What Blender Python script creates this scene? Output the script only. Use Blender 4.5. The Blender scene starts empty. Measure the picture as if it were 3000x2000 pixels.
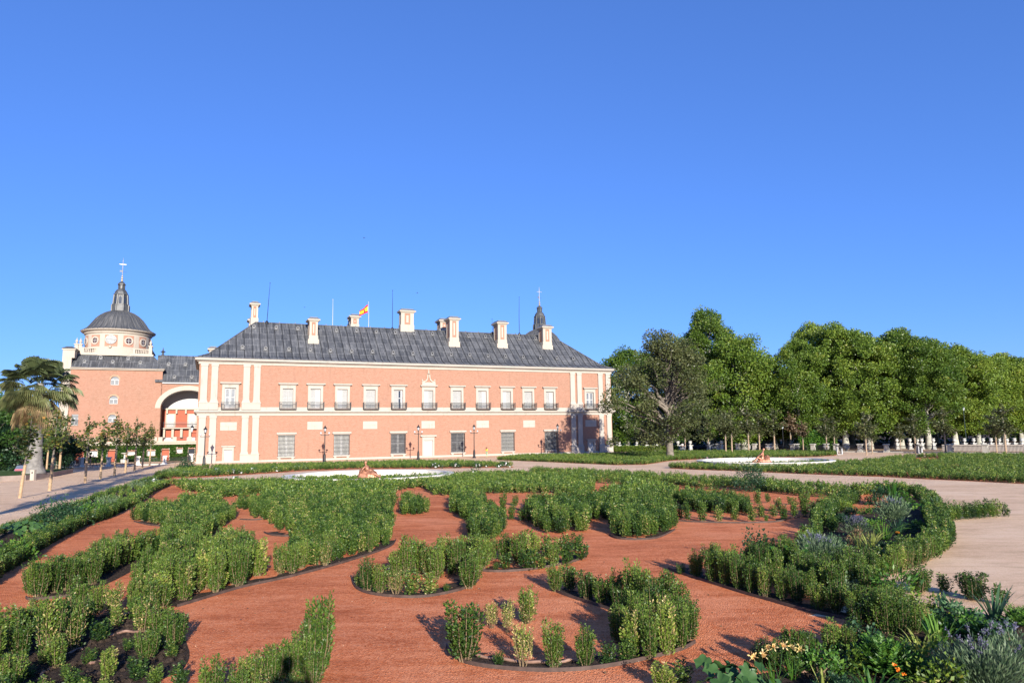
import bpy, bmesh, math, random
import numpy as np
from math import sin, cos, pi, radians, atan2, hypot, sqrt
rnd = random.Random(7); rng = np.random.default_rng(11)
C = bpy.context.scene.collection
scene = bpy.context.scene
# ------------------------------------------------------------------ camera
FPX, TH, RO, CH = 2050.0, 0.130, 0.0138, 3.3       # focal (px of 3000), pitch up, roll, height
cd = bpy.data.cameras.new('camera'); cam = bpy.data.objects.new('camera', cd); C.objects.link(cam)
cd.sensor_width = 36.0; cd.lens = FPX / 3000 * 36; cd.clip_start = 0.1; cd.clip_end = 6000
from mathutils import Matrix, Vector
cam.matrix_world = Matrix.Translation((0, 0, CH)) @ Matrix.Rotation(pi/2 + TH, 4, 'X') @ Matrix.Rotation(-RO, 4, 'Z')
scene.camera = cam
# ------------------------------------------------------------------ light
SUN_EL, SUN_AZ = radians(17.0), radians(-16.5)      # light travels towards azimuth -16.5 deg (left of +Y)
w = bpy.data.worlds.new('World'); scene.world = w; w.use_nodes = True
nt = w.node_tree; bg = nt.nodes['Background']
sky = nt.nodes.new('ShaderNodeTexSky'); sky.sky_type = 'NISHITA'; sky.sun_disc = False
sky.sun_elevation = SUN_EL; sky.sun_rotation = SUN_AZ + pi
sky.air_density = 1.0; sky.dust_density = 0.0; sky.ozone_density = 10.0; sky.altitude = 500
gm = nt.nodes.new('ShaderNodeGamma'); gm.inputs[1].default_value = 0.68; nt.links.new(sky.outputs[0], gm.inputs[0])
tn = nt.nodes.new('ShaderNodeVectorMath'); tn.operation = 'MULTIPLY'; nt.links.new(gm.outputs[0], tn.inputs[0]); tn.inputs[1].default_value = (0.84, 0.88, 1.26)
nt.links.new(tn.outputs[0], bg.inputs[0]); bg.inputs[1].default_value = 0.15
sl = bpy.data.lights.new('sun', 'SUN'); sl.energy = 5.0; sl.angle = radians(0.5); sl.color = (1.0, 0.93, 0.83)
sun = bpy.data.objects.new('sun', sl); C.objects.link(sun)
ldir = Vector((sin(SUN_AZ)*cos(SUN_EL), cos(SUN_AZ)*cos(SUN_EL), -sin(SUN_EL)))
sun.rotation_euler = ldir.to_track_quat('-Z', 'Y').to_euler(); sun.location = (8, -40, 30)
scene.view_settings.view_transform = 'Standard'; scene.view_settings.look = 'None'
scene.view_settings.exposure = 0.9; scene.view_settings.gamma = 1.0
# ------------------------------------------------------------------ measuring helpers (points of the place)
def ray(x, y):
    a = x-1500; b = 1000-y
    a2 = a*cos(RO)+b*sin(RO); b2 = -a*sin(RO)+b*cos(RO)
    return np.array([a2, FPX*cos(TH)-b2*sin(TH), FPX*sin(TH)+b2*cos(TH)])
def G(x, y, z=0.0):
    r = ray(x, y); t = (z-CH)/r[2]; return (t*r[0], t*r[1])
def hor(x): return 1000 + FPX*math.tan(TH)*1.0 - 0.0138*(x-1500)
def at(x, Y, y=None):                                # point at distance Y seen in column x; z from row y
    r = ray(x, 1300 if y is None else y); t = Y/r[1]
    return (t*r[0], Y, 0.0 if y is None else CH+t*r[2])
FA = np.array([-40.23717, 89.59009]); FD = np.array([0.916327, 0.400430]); FN = np.array([FD[1], -FD[0]])
FROT = atan2(FD[1], FD[0])
def F(x, y, off=0.0):                                # (s, z) on a plane parallel to the facade, off metres behind it
    r = ray(x, y); t = (FA@FN-off)/(r[:2]@FN); P = t*r[:2]; return float((P-FA)@FD), float(CH+t*r[2])
def W(s, off, z=0.0):                                # facade frame -> world
    p = FA+FD*s-FN*off; return (float(p[0]), float(p[1]), z)
def Z2(x, y): return 560+x*.3825, 800+y*.3827
def Z3(x, y): return 1150+x*.3826, 800+y*.3826
# ------------------------------------------------------------------ object helpers
def tag(o, label=None, cat=None, group=None, kind=None):
    if label: o['label'] = label
    if cat: o['category'] = cat
    if group: o['group'] = group
    if kind: o['kind'] = kind
    return o
def empty(name, loc=(0, 0, 0), rz=0.0, parent=None):
    o = bpy.data.objects.new(name, None); C.objects.link(o); o.location = loc; o.rotation_euler = (0, 0, rz)
    o.empty_display_size = 0.3
    if parent: o.parent = parent
    return o
def link(name, me, parent=None, loc=None, rz=None):
    o = bpy.data.objects.new(name, me); C.objects.link(o)
    if parent: o.parent = parent
    if loc is not None: o.location = loc
    if rz is not None: o.rotation_euler = (0, 0, rz)
    return o
def npmesh(name, V, Fc, mats, fv=None, smooth=False, mi=None):
    """V (n,3), Fc (m,k) all same k; fv per-face float attribute 'v'."""
    V = np.asarray(V, np.float32); Fc = np.asarray(Fc, np.int32); m, k = Fc.shape
    me = bpy.data.meshes.new(name)
    me.vertices.add(len(V)); me.vertices.foreach_set('co', V.ravel())
    me.loops.add(m*k); me.loops.foreach_set('vertex_index', Fc.ravel())
    me.polygons.add(m); me.polygons.foreach_set('loop_start', np.arange(0, m*k, k, dtype=np.int32))
    me.polygons.foreach_set('loop_total', np.full(m, k, np.int32))
    if mi is not None: me.polygons.foreach_set('material_index', np.asarray(mi, np.int32))
    me.update(calc_edges=True)
    if fv is not None:
        a = me.attributes.new('v', 'FLOAT', 'FACE'); a.data.foreach_set('value', np.asarray(fv, np.float32))
    for mm in (mats if isinstance(mats, (list, tuple)) else [mats]): me.materials.append(mm)
    if smooth: me.shade_smooth()
    return me
class MB:
    """collects shapes into one mesh"""
    def __init__(s): s.v = []; s.f = []; s.m = []; s.cur = 0
    def face(s, pts):
        n = len(s.v); s.v += [tuple(p) for p in pts]; s.f.append(tuple(range(n, n+len(pts)))); s.m.append(s.cur)
    def box(s, x0, x1, y0, y1, z0, z1, top=None):
        n = len(s.v); tx = ty = 0
        if top is not None: tx, ty = top
        s.v += [(x0,y0,z0),(x1,y0,z0),(x1,y1,z0),(x0,y1,z0),(x0+tx,y0+ty,z1),(x1-tx,y0+ty,z1),(x1-tx,y1-ty,z1),(x0+tx,y1-ty,z1)]
        for q in ((0,3,2,1),(4,5,6,7),(0,1,5,4),(1,2,6,5),(2,3,7,6),(3,0,4,7)):
            s.f.append(tuple(n+i for i in q)); s.m.append(s.cur)
    def lathe(s, prof, cx=0, cy=0, z0=0, n=16, sx=1, sy=1, rot=0.0):
        b = len(s.v)
        for r, z in prof:
            for i in range(n):
                a = 2*pi*i/n+rot; s.v.append((cx+r*cos(a)*sx, cy+r*sin(a)*sy, z0+z))
        for j in range(len(prof)-1):
            for i in range(n):
                i2 = (i+1) % n
                s.f.append((b+j*n+i, b+j*n+i2, b+(j+1)*n+i2, b+(j+1)*n+i)); s.m.append(s.cur)
        s.f.append(tuple(b+i for i in reversed(range(n)))); s.m.append(s.cur)
        s.f.append(tuple(b+(len(prof)-1)*n+i for i in range(n))); s.m.append(s.cur)
    def tube(s, pts, rad, n=6):
        pts = [Vector(p) for p in pts]; b = len(s.v); k = len(pts)
        rad = rad if isinstance(rad, (list, tuple)) else [rad]*k
        for j, p in enumerate(pts):
            d = (pts[min(j+1, k-1)]-pts[max(j-1, 0)]).normalized()
            u = d.cross(Vector((0, 0, 1)) if abs(d.z) < .9 else Vector((1, 0, 0))).normalized(); v = d.cross(u)
            for i in range(n):
                a = 2*pi*i/n; s.v.append(tuple(p+(u*cos(a)+v*sin(a))*rad[j]))
        for j in range(k-1):
            for i in range(n):
                i2 = (i+1) % n
                s.f.append((b+j*n+i, b+(j+1)*n+i, b+(j+1)*n+i2, b+j*n+i2)); s.m.append(s.cur)
        s.f.append(tuple(b+i for i in range(n))); s.m.append(s.cur)
        s.f.append(tuple(b+(k-1)*n+i for i in reversed(range(n)))); s.m.append(s.cur)
    def ball(s, c, r, n=10, sz=1.0):
        pr = [(r*sin(pi*i/6)+1e-4, -r*cos(pi*i/6)*sz) for i in range(7)]
        s.lathe(pr, c[0], c[1], c[2], n)
    def prism(s, poly, y0, y1):                     # polygon in xz extruded along y
        n = len(poly); b = len(s.v)
        s.v += [(x, y0, z) for x, z in poly]+[(x, y1, z) for x, z in poly]
        s.f.append(tuple(b+i for i in range(n))); s.m.append(s.cur)
        s.f.append(tuple(b+n+i for i in reversed(range(n)))); s.m.append(s.cur)
        for i in range(n):
            j = (i+1) % n; s.f.append((b+i, b+n+i, b+n+j, b+j)); s.m.append(s.cur)
    def mesh(s, name, mats, smooth=False):
        me = bpy.data.meshes.new(name); me.from_pydata(s.v, [], s.f)
        ms = mats if isinstance(mats, (list, tuple)) else [mats]
        for m in ms: me.materials.append(m)
        if len(ms) > 1: me.polygons.foreach_set('material_index', s.m)
        me.update()
        if smooth:
            me.shade_smooth()
            try: me.set_sharp_from_angle(angle=radians(40))
            except Exception: pass
        return me
    def build(s, name, mats, parent=None, loc=None, rz=None, smooth=False):
        return link(name, s.mesh(name, mats, smooth), parent, loc, rz)
def wall_holes(mb, x0, x1, z0, z1, holes, y=0.0, depth=0.25):
    xs = sorted({x0, x1} | {h[0] for h in holes} | {h[1] for h in holes}); zs = sorted({z0, z1} | {h[2] for h in holes} | {h[3] for h in holes})
    for i in range(len(xs)-1):
        for j in range(len(zs)-1):
            cx = (xs[i]+xs[i+1])/2; cz = (zs[j]+zs[j+1])/2
            if any(h[0] < cx < h[1] and h[2] < cz < h[3] for h in holes): continue
            mb.face([(xs[i], y, zs[j]), (xs[i+1], y, zs[j]), (xs[i+1], y, zs[j+1]), (xs[i], y, zs[j+1])])
    for a, b, c, d in holes:
        mb.face([(a, y, c), (a, y, d), (a, y+depth, d), (a, y+depth, c)])
        mb.face([(b, y, c), (b, y+depth, c), (b, y+depth, d), (b, y, d)])
        mb.face([(a, y, d), (b, y, d), (b, y+depth, d), (a, y+depth, d)])
        mb.face([(a, y, c), (a, y+depth, c), (b, y+depth, c), (b, y, c)])
# ------------------------------------------------------------------ materials
def mat(name, rough=0.8, spec=0.3):
    m = bpy.data.materials.new(name); m.use_nodes = True; n = m.node_tree
    b = n.nodes['Principled BSDF']; b.inputs['Roughness'].default_value = rough
    b.inputs['Specular IOR Level'].default_value = spec
    return m, n, b
def nd(n, t, **k):
    x = n.nodes.new(t)
    for a, b in k.items():
        if a in x.inputs.keys() if isinstance(a, str) else False: x.inputs[a].default_value = b
        else: setattr(x, a, b)
    return x
def ramp(n, fac, cols, interp='LINEAR'):
    r = n.nodes.new('ShaderNodeValToRGB'); e = r.color_ramp.elements; r.color_ramp.interpolation = interp
    while len(e) < len(cols): e.new(0.5)
    for i, (p, c) in enumerate(cols): e[i].position = p; e[i].color = (*c, 1)
    n.links.new(fac, r.inputs[0]); return r.outputs[0]
def noise(n, scale, detail=4, coord='Object', vec=None, rough=.6):
    x = n.nodes.new('ShaderNodeTexNoise'); x.inputs['Scale'].default_value = scale; x.inputs['Detail'].default_value = detail
    x.inputs['Roughness'].default_value = rough
    if vec is None:
        t = n.nodes.new('ShaderNodeTexCoord'); vec = t.outputs[coord]
    n.links.new(vec, x.inputs['Vector']); return x.outputs['Fac']
def mix(n, f, a, b, mode='MIX'):
    x = n.nodes.new('ShaderNodeMix'); x.data_type = 'RGBA'; x.blend_type = mode
    for s, v in ((x.inputs['Factor'], f), (x.inputs['A'], a), (x.inputs['B'], b)):
        if hasattr(v, 'is_linked'): n.links.new(v, s)
        elif isinstance(v, (int, float)): s.default_value = v
        else: s.default_value = (*v, 1)
    return x.outputs['Result']
def bump(n, b, h, dist=0.02, strength=1.0):
    x = n.nodes.new('ShaderNodeBump'); x.inputs['Distance'].default_value = dist; x.inputs['Strength'].default_value = strength
    n.links.new(h, x.inputs['Height']); n.links.new(x.outputs[0], b.inputs['Normal'])
def simple(name, col, rough=0.8, var=0.15, scale=3.0, spec=.3, metallic=0.0, bmp=0.0):
    m, n, b = mat(name, rough, spec); f = noise(n, scale)
    lo = tuple(c*(1-var) for c in col); hi = tuple(min(1, c*(1+var)) for c in col)
    n.links.new(ramp(n, f, [(.3, lo), (.7, hi)]), b.inputs['Base Color']); b.inputs['Metallic'].default_value = metallic
    if bmp: bump(n, b, noise(n, scale*6), bmp)
    return m
M = {}
def brickmat(name, c1, c2, mort):
    m, n, b = mat(name, 0.9, .15)
    tc = n.nodes.new('ShaderNodeTexCoord'); sp = n.nodes.new('ShaderNodeSeparateXYZ'); n.links.new(tc.outputs['Object'], sp.inputs[0])
    ad = n.nodes.new('ShaderNodeMath'); ad.operation = 'ADD'; n.links.new(sp.outputs[0], ad.inputs[0]); n.links.new(sp.outputs[1], ad.inputs[1])
    cb = n.nodes.new('ShaderNodeCombineXYZ'); n.links.new(ad.outputs[0], cb.inputs[0]); n.links.new(sp.outputs[2], cb.inputs[1])
    br = n.nodes.new('ShaderNodeTexBrick'); n.links.new(cb.outputs[0], br.inputs['Vector'])
    br.inputs['Color1'].default_value = (*c1, 1); br.inputs['Color2'].default_value = (*c2, 1); br.inputs['Mortar'].default_value = (*mort, 1)
    br.inputs['Scale'].default_value = 1.0; br.inputs['Brick Width'].default_value = .3; br.inputs['Row Height'].default_value = .095
    br.inputs['Mortar Size'].default_value = .012
    big = noise(n, .35, 5, vec=tc.outputs['Object']); st = noise(n, 2.5, 6, vec=tc.outputs['Object'])
    c = mix(n, ramp(n, big, [(.35, (0, 0, 0)), (.7, (.55,)*3)]), br.outputs['Color'], tuple(x*1.12 for x in c2))
    mz = n.nodes.new('ShaderNodeMapping'); mz.inputs['Scale'].default_value = (1.5, 1.5, .18); n.links.new(tc.outputs['Object'], mz.inputs[0]); sk = noise(n, 1.1, 6, vec=mz.outputs[0])
    c = mix(n, ramp(n, st, [(.5, (0, 0, 0)), (.75, (.5,)*3)]), c, (.235, .115, .075)); c = mix(n, ramp(n, sk, [(.55, (0, 0, 0)), (.75, (.55,)*3)]), c, (.24, .14, .10))
    n.links.new(c, b.inputs['Base Color']); bump(n, b, br.outputs['Fac'], .006, .4)
    return m
M['brick'] = brickmat('rose_brick', (.26, .125, .079), (.32, .165, .114), (.38, .26, .19))
M['redplaster'] = simple('red_plaster', (.36, .10, .06), .9, .08, 1.2)
def stonemat(name, col, dirt=(.45, .4, .32), sc=1.0):
    m, n, b = mat(name, .85, .2)
    tc = n.nodes.new('ShaderNodeTexCoord')
    f1 = noise(n, 1.2*sc, 6, vec=tc.outputs['Object']); mp = n.nodes.new('ShaderNodeMapping'); mp.inputs['Scale'].default_value = (1.2, 1.2, .25)
    n.links.new(tc.outputs['Object'], mp.inputs[0]); f2 = noise(n, 2.2*sc, 6, vec=mp.outputs[0])
    c = mix(n, ramp(n, f1, [(.35, (0, 0, 0)), (.75, (.5,)*3)]), col, tuple(x*.82 for x in col))
    c = mix(n, ramp(n, f2, [(.56, (0, 0, 0)), (.78, (.6,)*3)]), c, dirt)
    n.links.new(c, b.inputs['Base Color']); bump(n, b, noise(n, 14, 5, vec=tc.outputs['Object']), .01, .5)
    return m
M['stone'] = stonemat('limestone', (.40, .357, .305), (.23, .205, .17))
M['stone2'] = stonemat('pale_plaster', (.43, .375, .305), (.30, .265, .21))
M['white'] = simple('white_paint', (.42, .42, .41), .5, .04)
M['shutter'] = simple('louvre_shutter', (.34, .34, .325), .6, .12, 9)
M['grey'] = simple('grey_stone', (.42, .42, .42), .85, .15, 2)
M['iron'] = simple('black_iron', (.015, .016, .018), .45, .2, 5, .5)
M['greeniron'] = simple('dark_green_iron', (.012, .03, .025), .45, .2, 5, .5)
M['glass'], _n, _b = mat('window_glass', .08, .8); _b.inputs['Base Color'].default_value = (.03, .035, .045, 1)
M['copper'] = simple('gilt_metal', (.45, .40, .30), .45, .1, 4, .5, .5)
def roofmat():
    m, n, b = mat('lead_sheet_roof', .52, .45)
    tc = n.nodes.new('ShaderNodeTexCoord'); at_ = tc.outputs['Object']
    sp = n.nodes.new('ShaderNodeSeparateXYZ'); n.links.new(at_, sp.inputs[0])
    cb = n.nodes.new('ShaderNodeCombineXYZ'); n.links.new(sp.outputs[0], cb.inputs[0]); n.links.new(sp.outputs[2], cb.inputs[1])
    br = n.nodes.new('ShaderNodeTexBrick'); n.links.new(cb.outputs[0], br.inputs['Vector'])
    br.inputs['Color1'].default_value = (.055, .058, .062, 1); br.inputs['Color2'].default_value = (.105, .108, .112, 1); br.inputs['Mortar'].default_value = (.20, .20, .20, 1)
    br.inputs['Scale'].default_value = 1.0; br.inputs['Brick Width'].default_value = 1.02; br.inputs['Row Height'].default_value = .98
    br.inputs['Mortar Size'].default_value = .02; br.offset = .5; br.inputs['Bias'].default_value = -.1
    mp = n.nodes.new('ShaderNodeMapping'); mp.inputs['Scale'].default_value = (3.6, .3, .35); n.links.new(at_, mp.inputs[0])
    f = noise(n, 1.3, 7, vec=mp.outputs[0], rough=.7)
    c = mix(n, ramp(n, f, [(.5, (0, 0, 0)), (.74, (.75,)*3)]), br.outputs['Color'], (.24, .24, .235))
    f2 = noise(n, .8, 5, vec=at_); c = mix(n, ramp(n, f2, [(.4, (0, 0, 0)), (.7, (.6,)*3)]), c, (.035, .037, .04))
    n.links.new(c, b.inputs['Base Color']); bump(n, b, noise(n, 2.5, 4, vec=at_), .03, .6)
    return m
M['roof'] = roofmat()
M['seam'] = simple('dark_seam', (.022, .023, .025), .5, .3, 2)
M['lead'] = simple('lead', (.065, .068, .07), .5, .45, 1.6, .5)
def domemat():
    m, n, b = mat('lead_dome', .5, .45)
    tc = n.nodes.new('ShaderNodeTexCoord'); sp = n.nodes.new('ShaderNodeSeparateXYZ'); n.links.new(tc.outputs['Object'], sp.inputs[0])
    a = n.nodes.new('ShaderNodeMath'); a.operation = 'ARCTAN2'; n.links.new(sp.outputs[1], a.inputs[0]); n.links.new(sp.outputs[0], a.inputs[1])
    s = n.nodes.new('ShaderNodeMath'); s.operation = 'MULTIPLY'; n.links.new(a.outputs[0], s.inputs[0]); s.inputs[1].default_value = 12
    cb = n.nodes.new('ShaderNodeCombineXYZ'); n.links.new(s.outputs[0], cb.inputs[0]); z = n.nodes.new('ShaderNodeMath'); z.operation = 'MULTIPLY'
    n.links.new(sp.outputs[2], z.inputs[0]); z.inputs[1].default_value = .22; n.links.new(z.outputs[0], cb.inputs[1])
    f = noise(n, 1.6, 5, vec=cb.outputs[0], rough=.7)
    n.links.new(ramp(n, f, [(.3, (.03, .031, .034)), (.52, (.075, .077, .078)), (.75, (.20, .19, .175))]), b.inputs['Base Color'])
    return m
M['dome'] = domemat()
def gravel(name, c_lo, c_mid, c_hi, stone=90.0, bd=.012, patch=.35):
    m, n, b = mat(name, .95, .1)
    tc = n.nodes.new('ShaderNodeTexCoord'); o = tc.outputs['Object']
    v = n.nodes.new('ShaderNodeTexVoronoi'); v.inputs['Scale'].default_value = stone; n.links.new(o, v.inputs['Vector'])
    mpp = n.nodes.new('ShaderNodeMapping'); mpp.inputs['Scale'].default_value = (.55, 1.0, 1); mpp.inputs['Rotation'].default_value = (0, 0, .5); n.links.new(o, mpp.inputs[0]); big = noise(n, patch, 7, vec=mpp.outputs[0], rough=.68); mid = noise(n, 7, 5, vec=o)
    r = ramp(n, v.outputs['Color'], [(0.05, c_lo), (.45, c_mid), (.95, c_hi)])
    c = mix(n, .42, r, ramp(n, big, [(.38, c_lo), (.5, c_mid), (.63, c_hi)]))
    c = mix(n, ramp(n, mid, [(.4, (0, 0, 0)), (.75, (.4,)*3)]), c, c_hi)
    mq = n.nodes.new('ShaderNodeMapping'); mq.inputs['Scale'].default_value = (.5, 1.6, 1); mq.inputs['Rotation'].default_value = (0, 0, -.35); n.links.new(o, mq.inputs[0]); dr = noise(n, 1.3, 7, vec=mq.outputs[0], rough=.7)
    c = mix(n, ramp(n, dr, [(.5, (0, 0, 0)), (.7, (.6,)*3)]), c, tuple(x*.9 for x in c_lo)); c = mix(n, ramp(n, dr, [(.3, (.45,)*3), (.46, (0, 0, 0))]), c, c_hi)
    n.links.new(c, b.inputs['Base Color'])
    mx = n.nodes.new('ShaderNodeMath'); mx.operation = 'MULTIPLY_ADD'; n.links.new(mid, mx.inputs[0]); mx.inputs[1].default_value = .5
    n.links.new(v.outputs['Distance'], mx.inputs[2])
    bump(n, b, mx.outputs[0], bd, 1.0)
    return m
M['red'] = gravel('red_gravel', (.30, .062, .020), (.61, .172, .062), (.84, .35, .18), 42, .017, .28)
M['path'] = gravel('buff_gravel', (.48, .29, .165), (.74, .495, .305), (.85, .63, .43), 60, .010, .22)
M['soil'] = simple('dark_soil', (.085, .06, .045), .95, .6, 14, .1, bmp=.09)
M['grass'] = simple('lawn', (.06, .10, .025), .9, .35, 9, .1, bmp=.03)
M['edge'] = simple('rusty_edging', (.075, .05, .04), .75, .35, 6, .3)
M['hose'] = simple('brown_hose', (.24, .14, .10), .55, .3, 12, .4)
def leafmat(name, cols, transl=.3, rough=.45):
    """cols: ramp over the per-leaf value v (0..1)."""
    m = bpy.data.materials.new(name); m.use_nodes = True; n = m.node_tree; n.nodes.remove(n.nodes['Principled BSDF'])
    out = n.nodes['Material Output']
    a = n.nodes.new('ShaderNodeAttribute'); a.attribute_name = 'v'
    oi = n.nodes.new('ShaderNodeObjectInfo')
    c = ramp(n, a.outputs['Fac'], cols)
    hs = n.nodes.new('ShaderNodeHueSaturation'); n.links.new(c, hs.inputs['Color'])
    mr = n.nodes.new('ShaderNodeMapRange'); n.links.new(oi.outputs['Random'], mr.inputs[0]); mr.inputs[3].default_value = .75; mr.inputs[4].default_value = 1.25
    n.links.new(mr.outputs[0], hs.inputs['Value'])
    mr2 = n.nodes.new('ShaderNodeMapRange'); n.links.new(oi.outputs['Random'], mr2.inputs[0]); mr2.inputs[3].default_value = .51; mr2.inputs[4].default_value = .488
    n.links.new(mr2.outputs[0], hs.inputs['Hue'])
    p = n.nodes.new('ShaderNodeBsdfPrincipled'); p.inputs['Roughness'].default_value = rough; p.inputs['Specular IOR Level'].default_value = .35
    n.links.new(hs.outputs[0], p.inputs['Base Color'])
    t = n.nodes.new('ShaderNodeBsdfTranslucent'); n.links.new(hs.outputs[0], t.inputs['Color'])
    mx = n.nodes.new('ShaderNodeMixShader'); mx.inputs[0].default_value = transl
    n.links.new(p.outputs[0], mx.inputs[1]); n.links.new(t.outputs[0], mx.inputs[2]); n.links.new(mx.outputs[0], out.inputs[0])
    return m
DRY = (.50, .38, .17)
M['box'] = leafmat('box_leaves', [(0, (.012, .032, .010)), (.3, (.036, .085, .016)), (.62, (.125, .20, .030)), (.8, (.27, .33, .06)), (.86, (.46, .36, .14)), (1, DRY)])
M['plane'] = leafmat('plane_leaves', [(0, (.03, .065, .012)), (.4, (.10, .175, .022)), (.8, (.20, .27, .035)), (1, (.30, .27, .05))])
M['dull'] = leafmat('grey_green_leaves', [(0, (.025, .035, .014)), (.5, (.075, .095, .03)), (1, (.17, .17, .07))])
M['bright'] = leafmat('bright_green_leaves', [(0, (.02, .07, .012)), (.5, (.06, .16, .02)), (1, (.17, .29, .04))])
M['darkleaf'] = leafmat('dark_green_leaves', [(0, (.012, .04, .018)), (.6, (.035, .09, .035)), (1, (.10, .18, .07))])
M['silver'] = leafmat('silver_leaves', [(0, (.05, .10, .05)), (.6, (.15, .22, .11)), (1, (.27, .34, .19))])
M['lavender'] = leafmat('lavender_flowers', [(0, (.10, .10, .17)), (1, (.24, .23, .31))])
M['russet'] = leafmat('russet_leaves', [(0, (.09, .06, .04)), (.5, (.16, .11, .06)), (1, (.30, .20, .10))])
M['palm'] = leafmat('palm_leaves', [(0, (.04, .06, .03)), (.5, (.12, .15, .06)), (.8, (.24, .23, .10)), (1, (.32, .22, .12))])
M['autumn'] = leafmat('turning_leaves', [(0, (.03, .06, .015)), (.5, (.09, .12, .025)), (.8, (.22, .16, .03)), (1, (.42, .22, .05))])
M['petal_w'] = leafmat('white_petals', [(0, (.75, .75, .7)), (1, (.8, .78, .74))], .2)
M['petal_y'] = leafmat('pale_yellow_petals', [(0, (.72, .52, .16)), (1, (.78, .63, .30))], .3)
M['petal_o'] = leafmat('orange_petals', [(0, (.8, .22, .02)), (1, (.85, .4, .04))], .2)
M['petal_r'] = leafmat('red_petals', [(0, (.5, .02, .02)), (1, (.6, .1, .15))], .2)
M['twig'] = simple('twig_bark', (.20, .14, .08), .9, .3, 8)
M['bark'] = simple('grey_bark', (.17, .145, .115), .9, .4, 3, bmp=.04)
M['planebark'] = simple('pale_plane_bark', (.34, .33, .27), .85, .35, 1.5)
M['caned'] = simple('cane_wrap', (.38, .26, .15), .85, .25, 6)
M['palmtrunk'] = simple('grey_palm_trunk', (.20, .185, .165), .9, .35, 2.5, bmp=.05)
M['turq'] = simple('turquoise_print', (.20, .55, .50), .5, .25, 2.5)
M['planterwall'] = simple('brown_concrete', (.27, .21, .175), .9, .2, 1.5)
M['carblue'] = simple('dark_blue_paint', (.04, .06, .12), .3, .1, 2, .5)
M['petalred'] = simple('red_lens', (.55, .05, .07), .3, .1, 2, .5)
M['darkpane'] = simple('dark_pane', (.05, .018, .02), .3, .4, 3, .5)
M['brickpale'] = simple('salmon_render', (.37, .19, .13), .9, .08, 1.5)

M['petal_yg'] = leafmat('yellow_green_blades', [(0, (.14, .20, .04)), (1, (.36, .38, .10))], .3)
M['bluegreen'] = leafmat('blue_green_leaves', [(0, (.03, .08, .035)), (1, (.11, .21, .09))], .25)
M['petal_p'] = leafmat('pink_petals', [(0, (.6, .25, .35)), (1, (.75, .6, .62))], .2)
M['litter'] = leafmat('litter_chips', [(0, (.30, .12, .07)), (.5, (.45, .25, .15)), (1, (.62, .5, .36))], .05)

M['squash'] = leafmat('squash_leaves', [(0, (.025, .075, .02)), (1, (.085, .17, .045))], .25)
# ------------------------------------------------------------------ PALACE WING (facade frame: x along, y behind, z up)
PL = 61.39
palace = tag(empty('palace_wing', W(0, 0), FROT), 'long two-storey rose brick palace wing with white stone trim and grey lead hipped roof', 'palace')
WC = [3.8, 10.97, 14.58, 18.2, 22.1, 26.06, 30.55, 34.9, 38.9, 42.9, 46.5, 50.2, 57.4]     # upper windows
GC = [10.95, 18.2, 26.1, 35.0, 42.95, 50.25]                                              # grilled windows
DC = [(3.8, .47, 1.68), (30.5, .68, 2.42), (57.45, .47, 1.68)]                             # doors
holes = [(c-.68, c+.68, 6.98, 9.62) for c in WC]+[(c-1.03, c+1.03, .62, 3.44) for c in GC]+[(c-h, c+h, .02, z) for c, h, z in DC]
m = MB(); wall_holes(m, 0, PL, 0, 12.7, holes, 0, .3)
m.face([(0, 0, 0), (0, 14, 0), (0, 14, 12.7), (0, 0, 12.7)][::-1]); m.face([(PL, 0, 0), (PL, 0, 12.7), (PL, 14, 12.7), (PL, 14, 0)][::-1])
m.face([(0, 14, 0), (PL, 14, 0), (PL, 14, 12.7), (0, 14, 12.7)])
m.build('wall', M['brick'], palace)
m = MB()
m.box(-.12, PL+.12, -.12, 14.1, 12.68, 13.02); m.box(-.3, PL+.3, -.32, 14.2, 13.02, 13.16); m.box(-.55, PL+.55, -.62, 14.5, 13.16, 13.42)
m.build('cornice', M['stone'], palace)
m = MB()
m.box(-.08, PL+.08, -.10, 14.05, 6.02, 6.36); m.box(-.22, PL+.22, -.26, 14.1, 6.36, 6.5); m.box(-.42, PL+.42, -.48, 14.2, 6.5, 6.74)
m.box(-.1, PL+.1, -.14, 14.05, 6.74, 6.8)
for a, b in [(0.0, 2.75), (4.85, 9.9)]: pass
segs = []; e = 0.0
for c in WC: segs.append((e, c-1.02)); e = c+1.02
segs.append((e, PL))
for a, b in segs: m.box(a, b, -.09, .0, 6.8, 7.14)
m.build('string_course', M['stone'], palace)
m = MB(); m.box(-.05, PL+.05, -.13, 0, 0, .26)
for dcx, hh, zz in DC: pass
m.build('base_course', M['stone'], palace)
def pil(m, x0, x1, z0, z1, pr):
    m.box(x0, x1, -pr, 0.0, z0, z1)
for px0, px1 in ((.22, 2.26), (5.33, 7.42), (53.85, 55.86), (58.95, 61.17)):
    m = MB(); wd = .80
    for a, b in ((px0, px0+wd), (px1-wd, px1)):
        m.box(a, b, -.22, 0, 1.42, 6.02); m.box(a-.05, b+.05, -.27, -.222, 5.72, 6.0)
        m.box(a-.10, b+.10, -.30, 0, 1.05, 1.42, top=(.10, .06))
        m.box(a, b, -.22, 0, 8.1, 12.68); m.box(a-.05, b+.05, -.27, -.222, 12.4, 12.66)
        m.box(a-.12, b+.12, -.32, 0, 7.72, 8.1, top=(.12, .08))
    m.box(px0-.12, px1+.12, -.34, -.135, .0, .98); m.box(px0-.17, px1+.17, -.40, -.0, .98, 1.07)
    m.box(px0-.12, px1+.12, -.36, 0, 6.8, 7.62); m.box(px0-.16, px1+.16, -.41, 0, 7.62, 7.73)
    m.build('pilaster_pair', M['stone'], palace)
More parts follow.
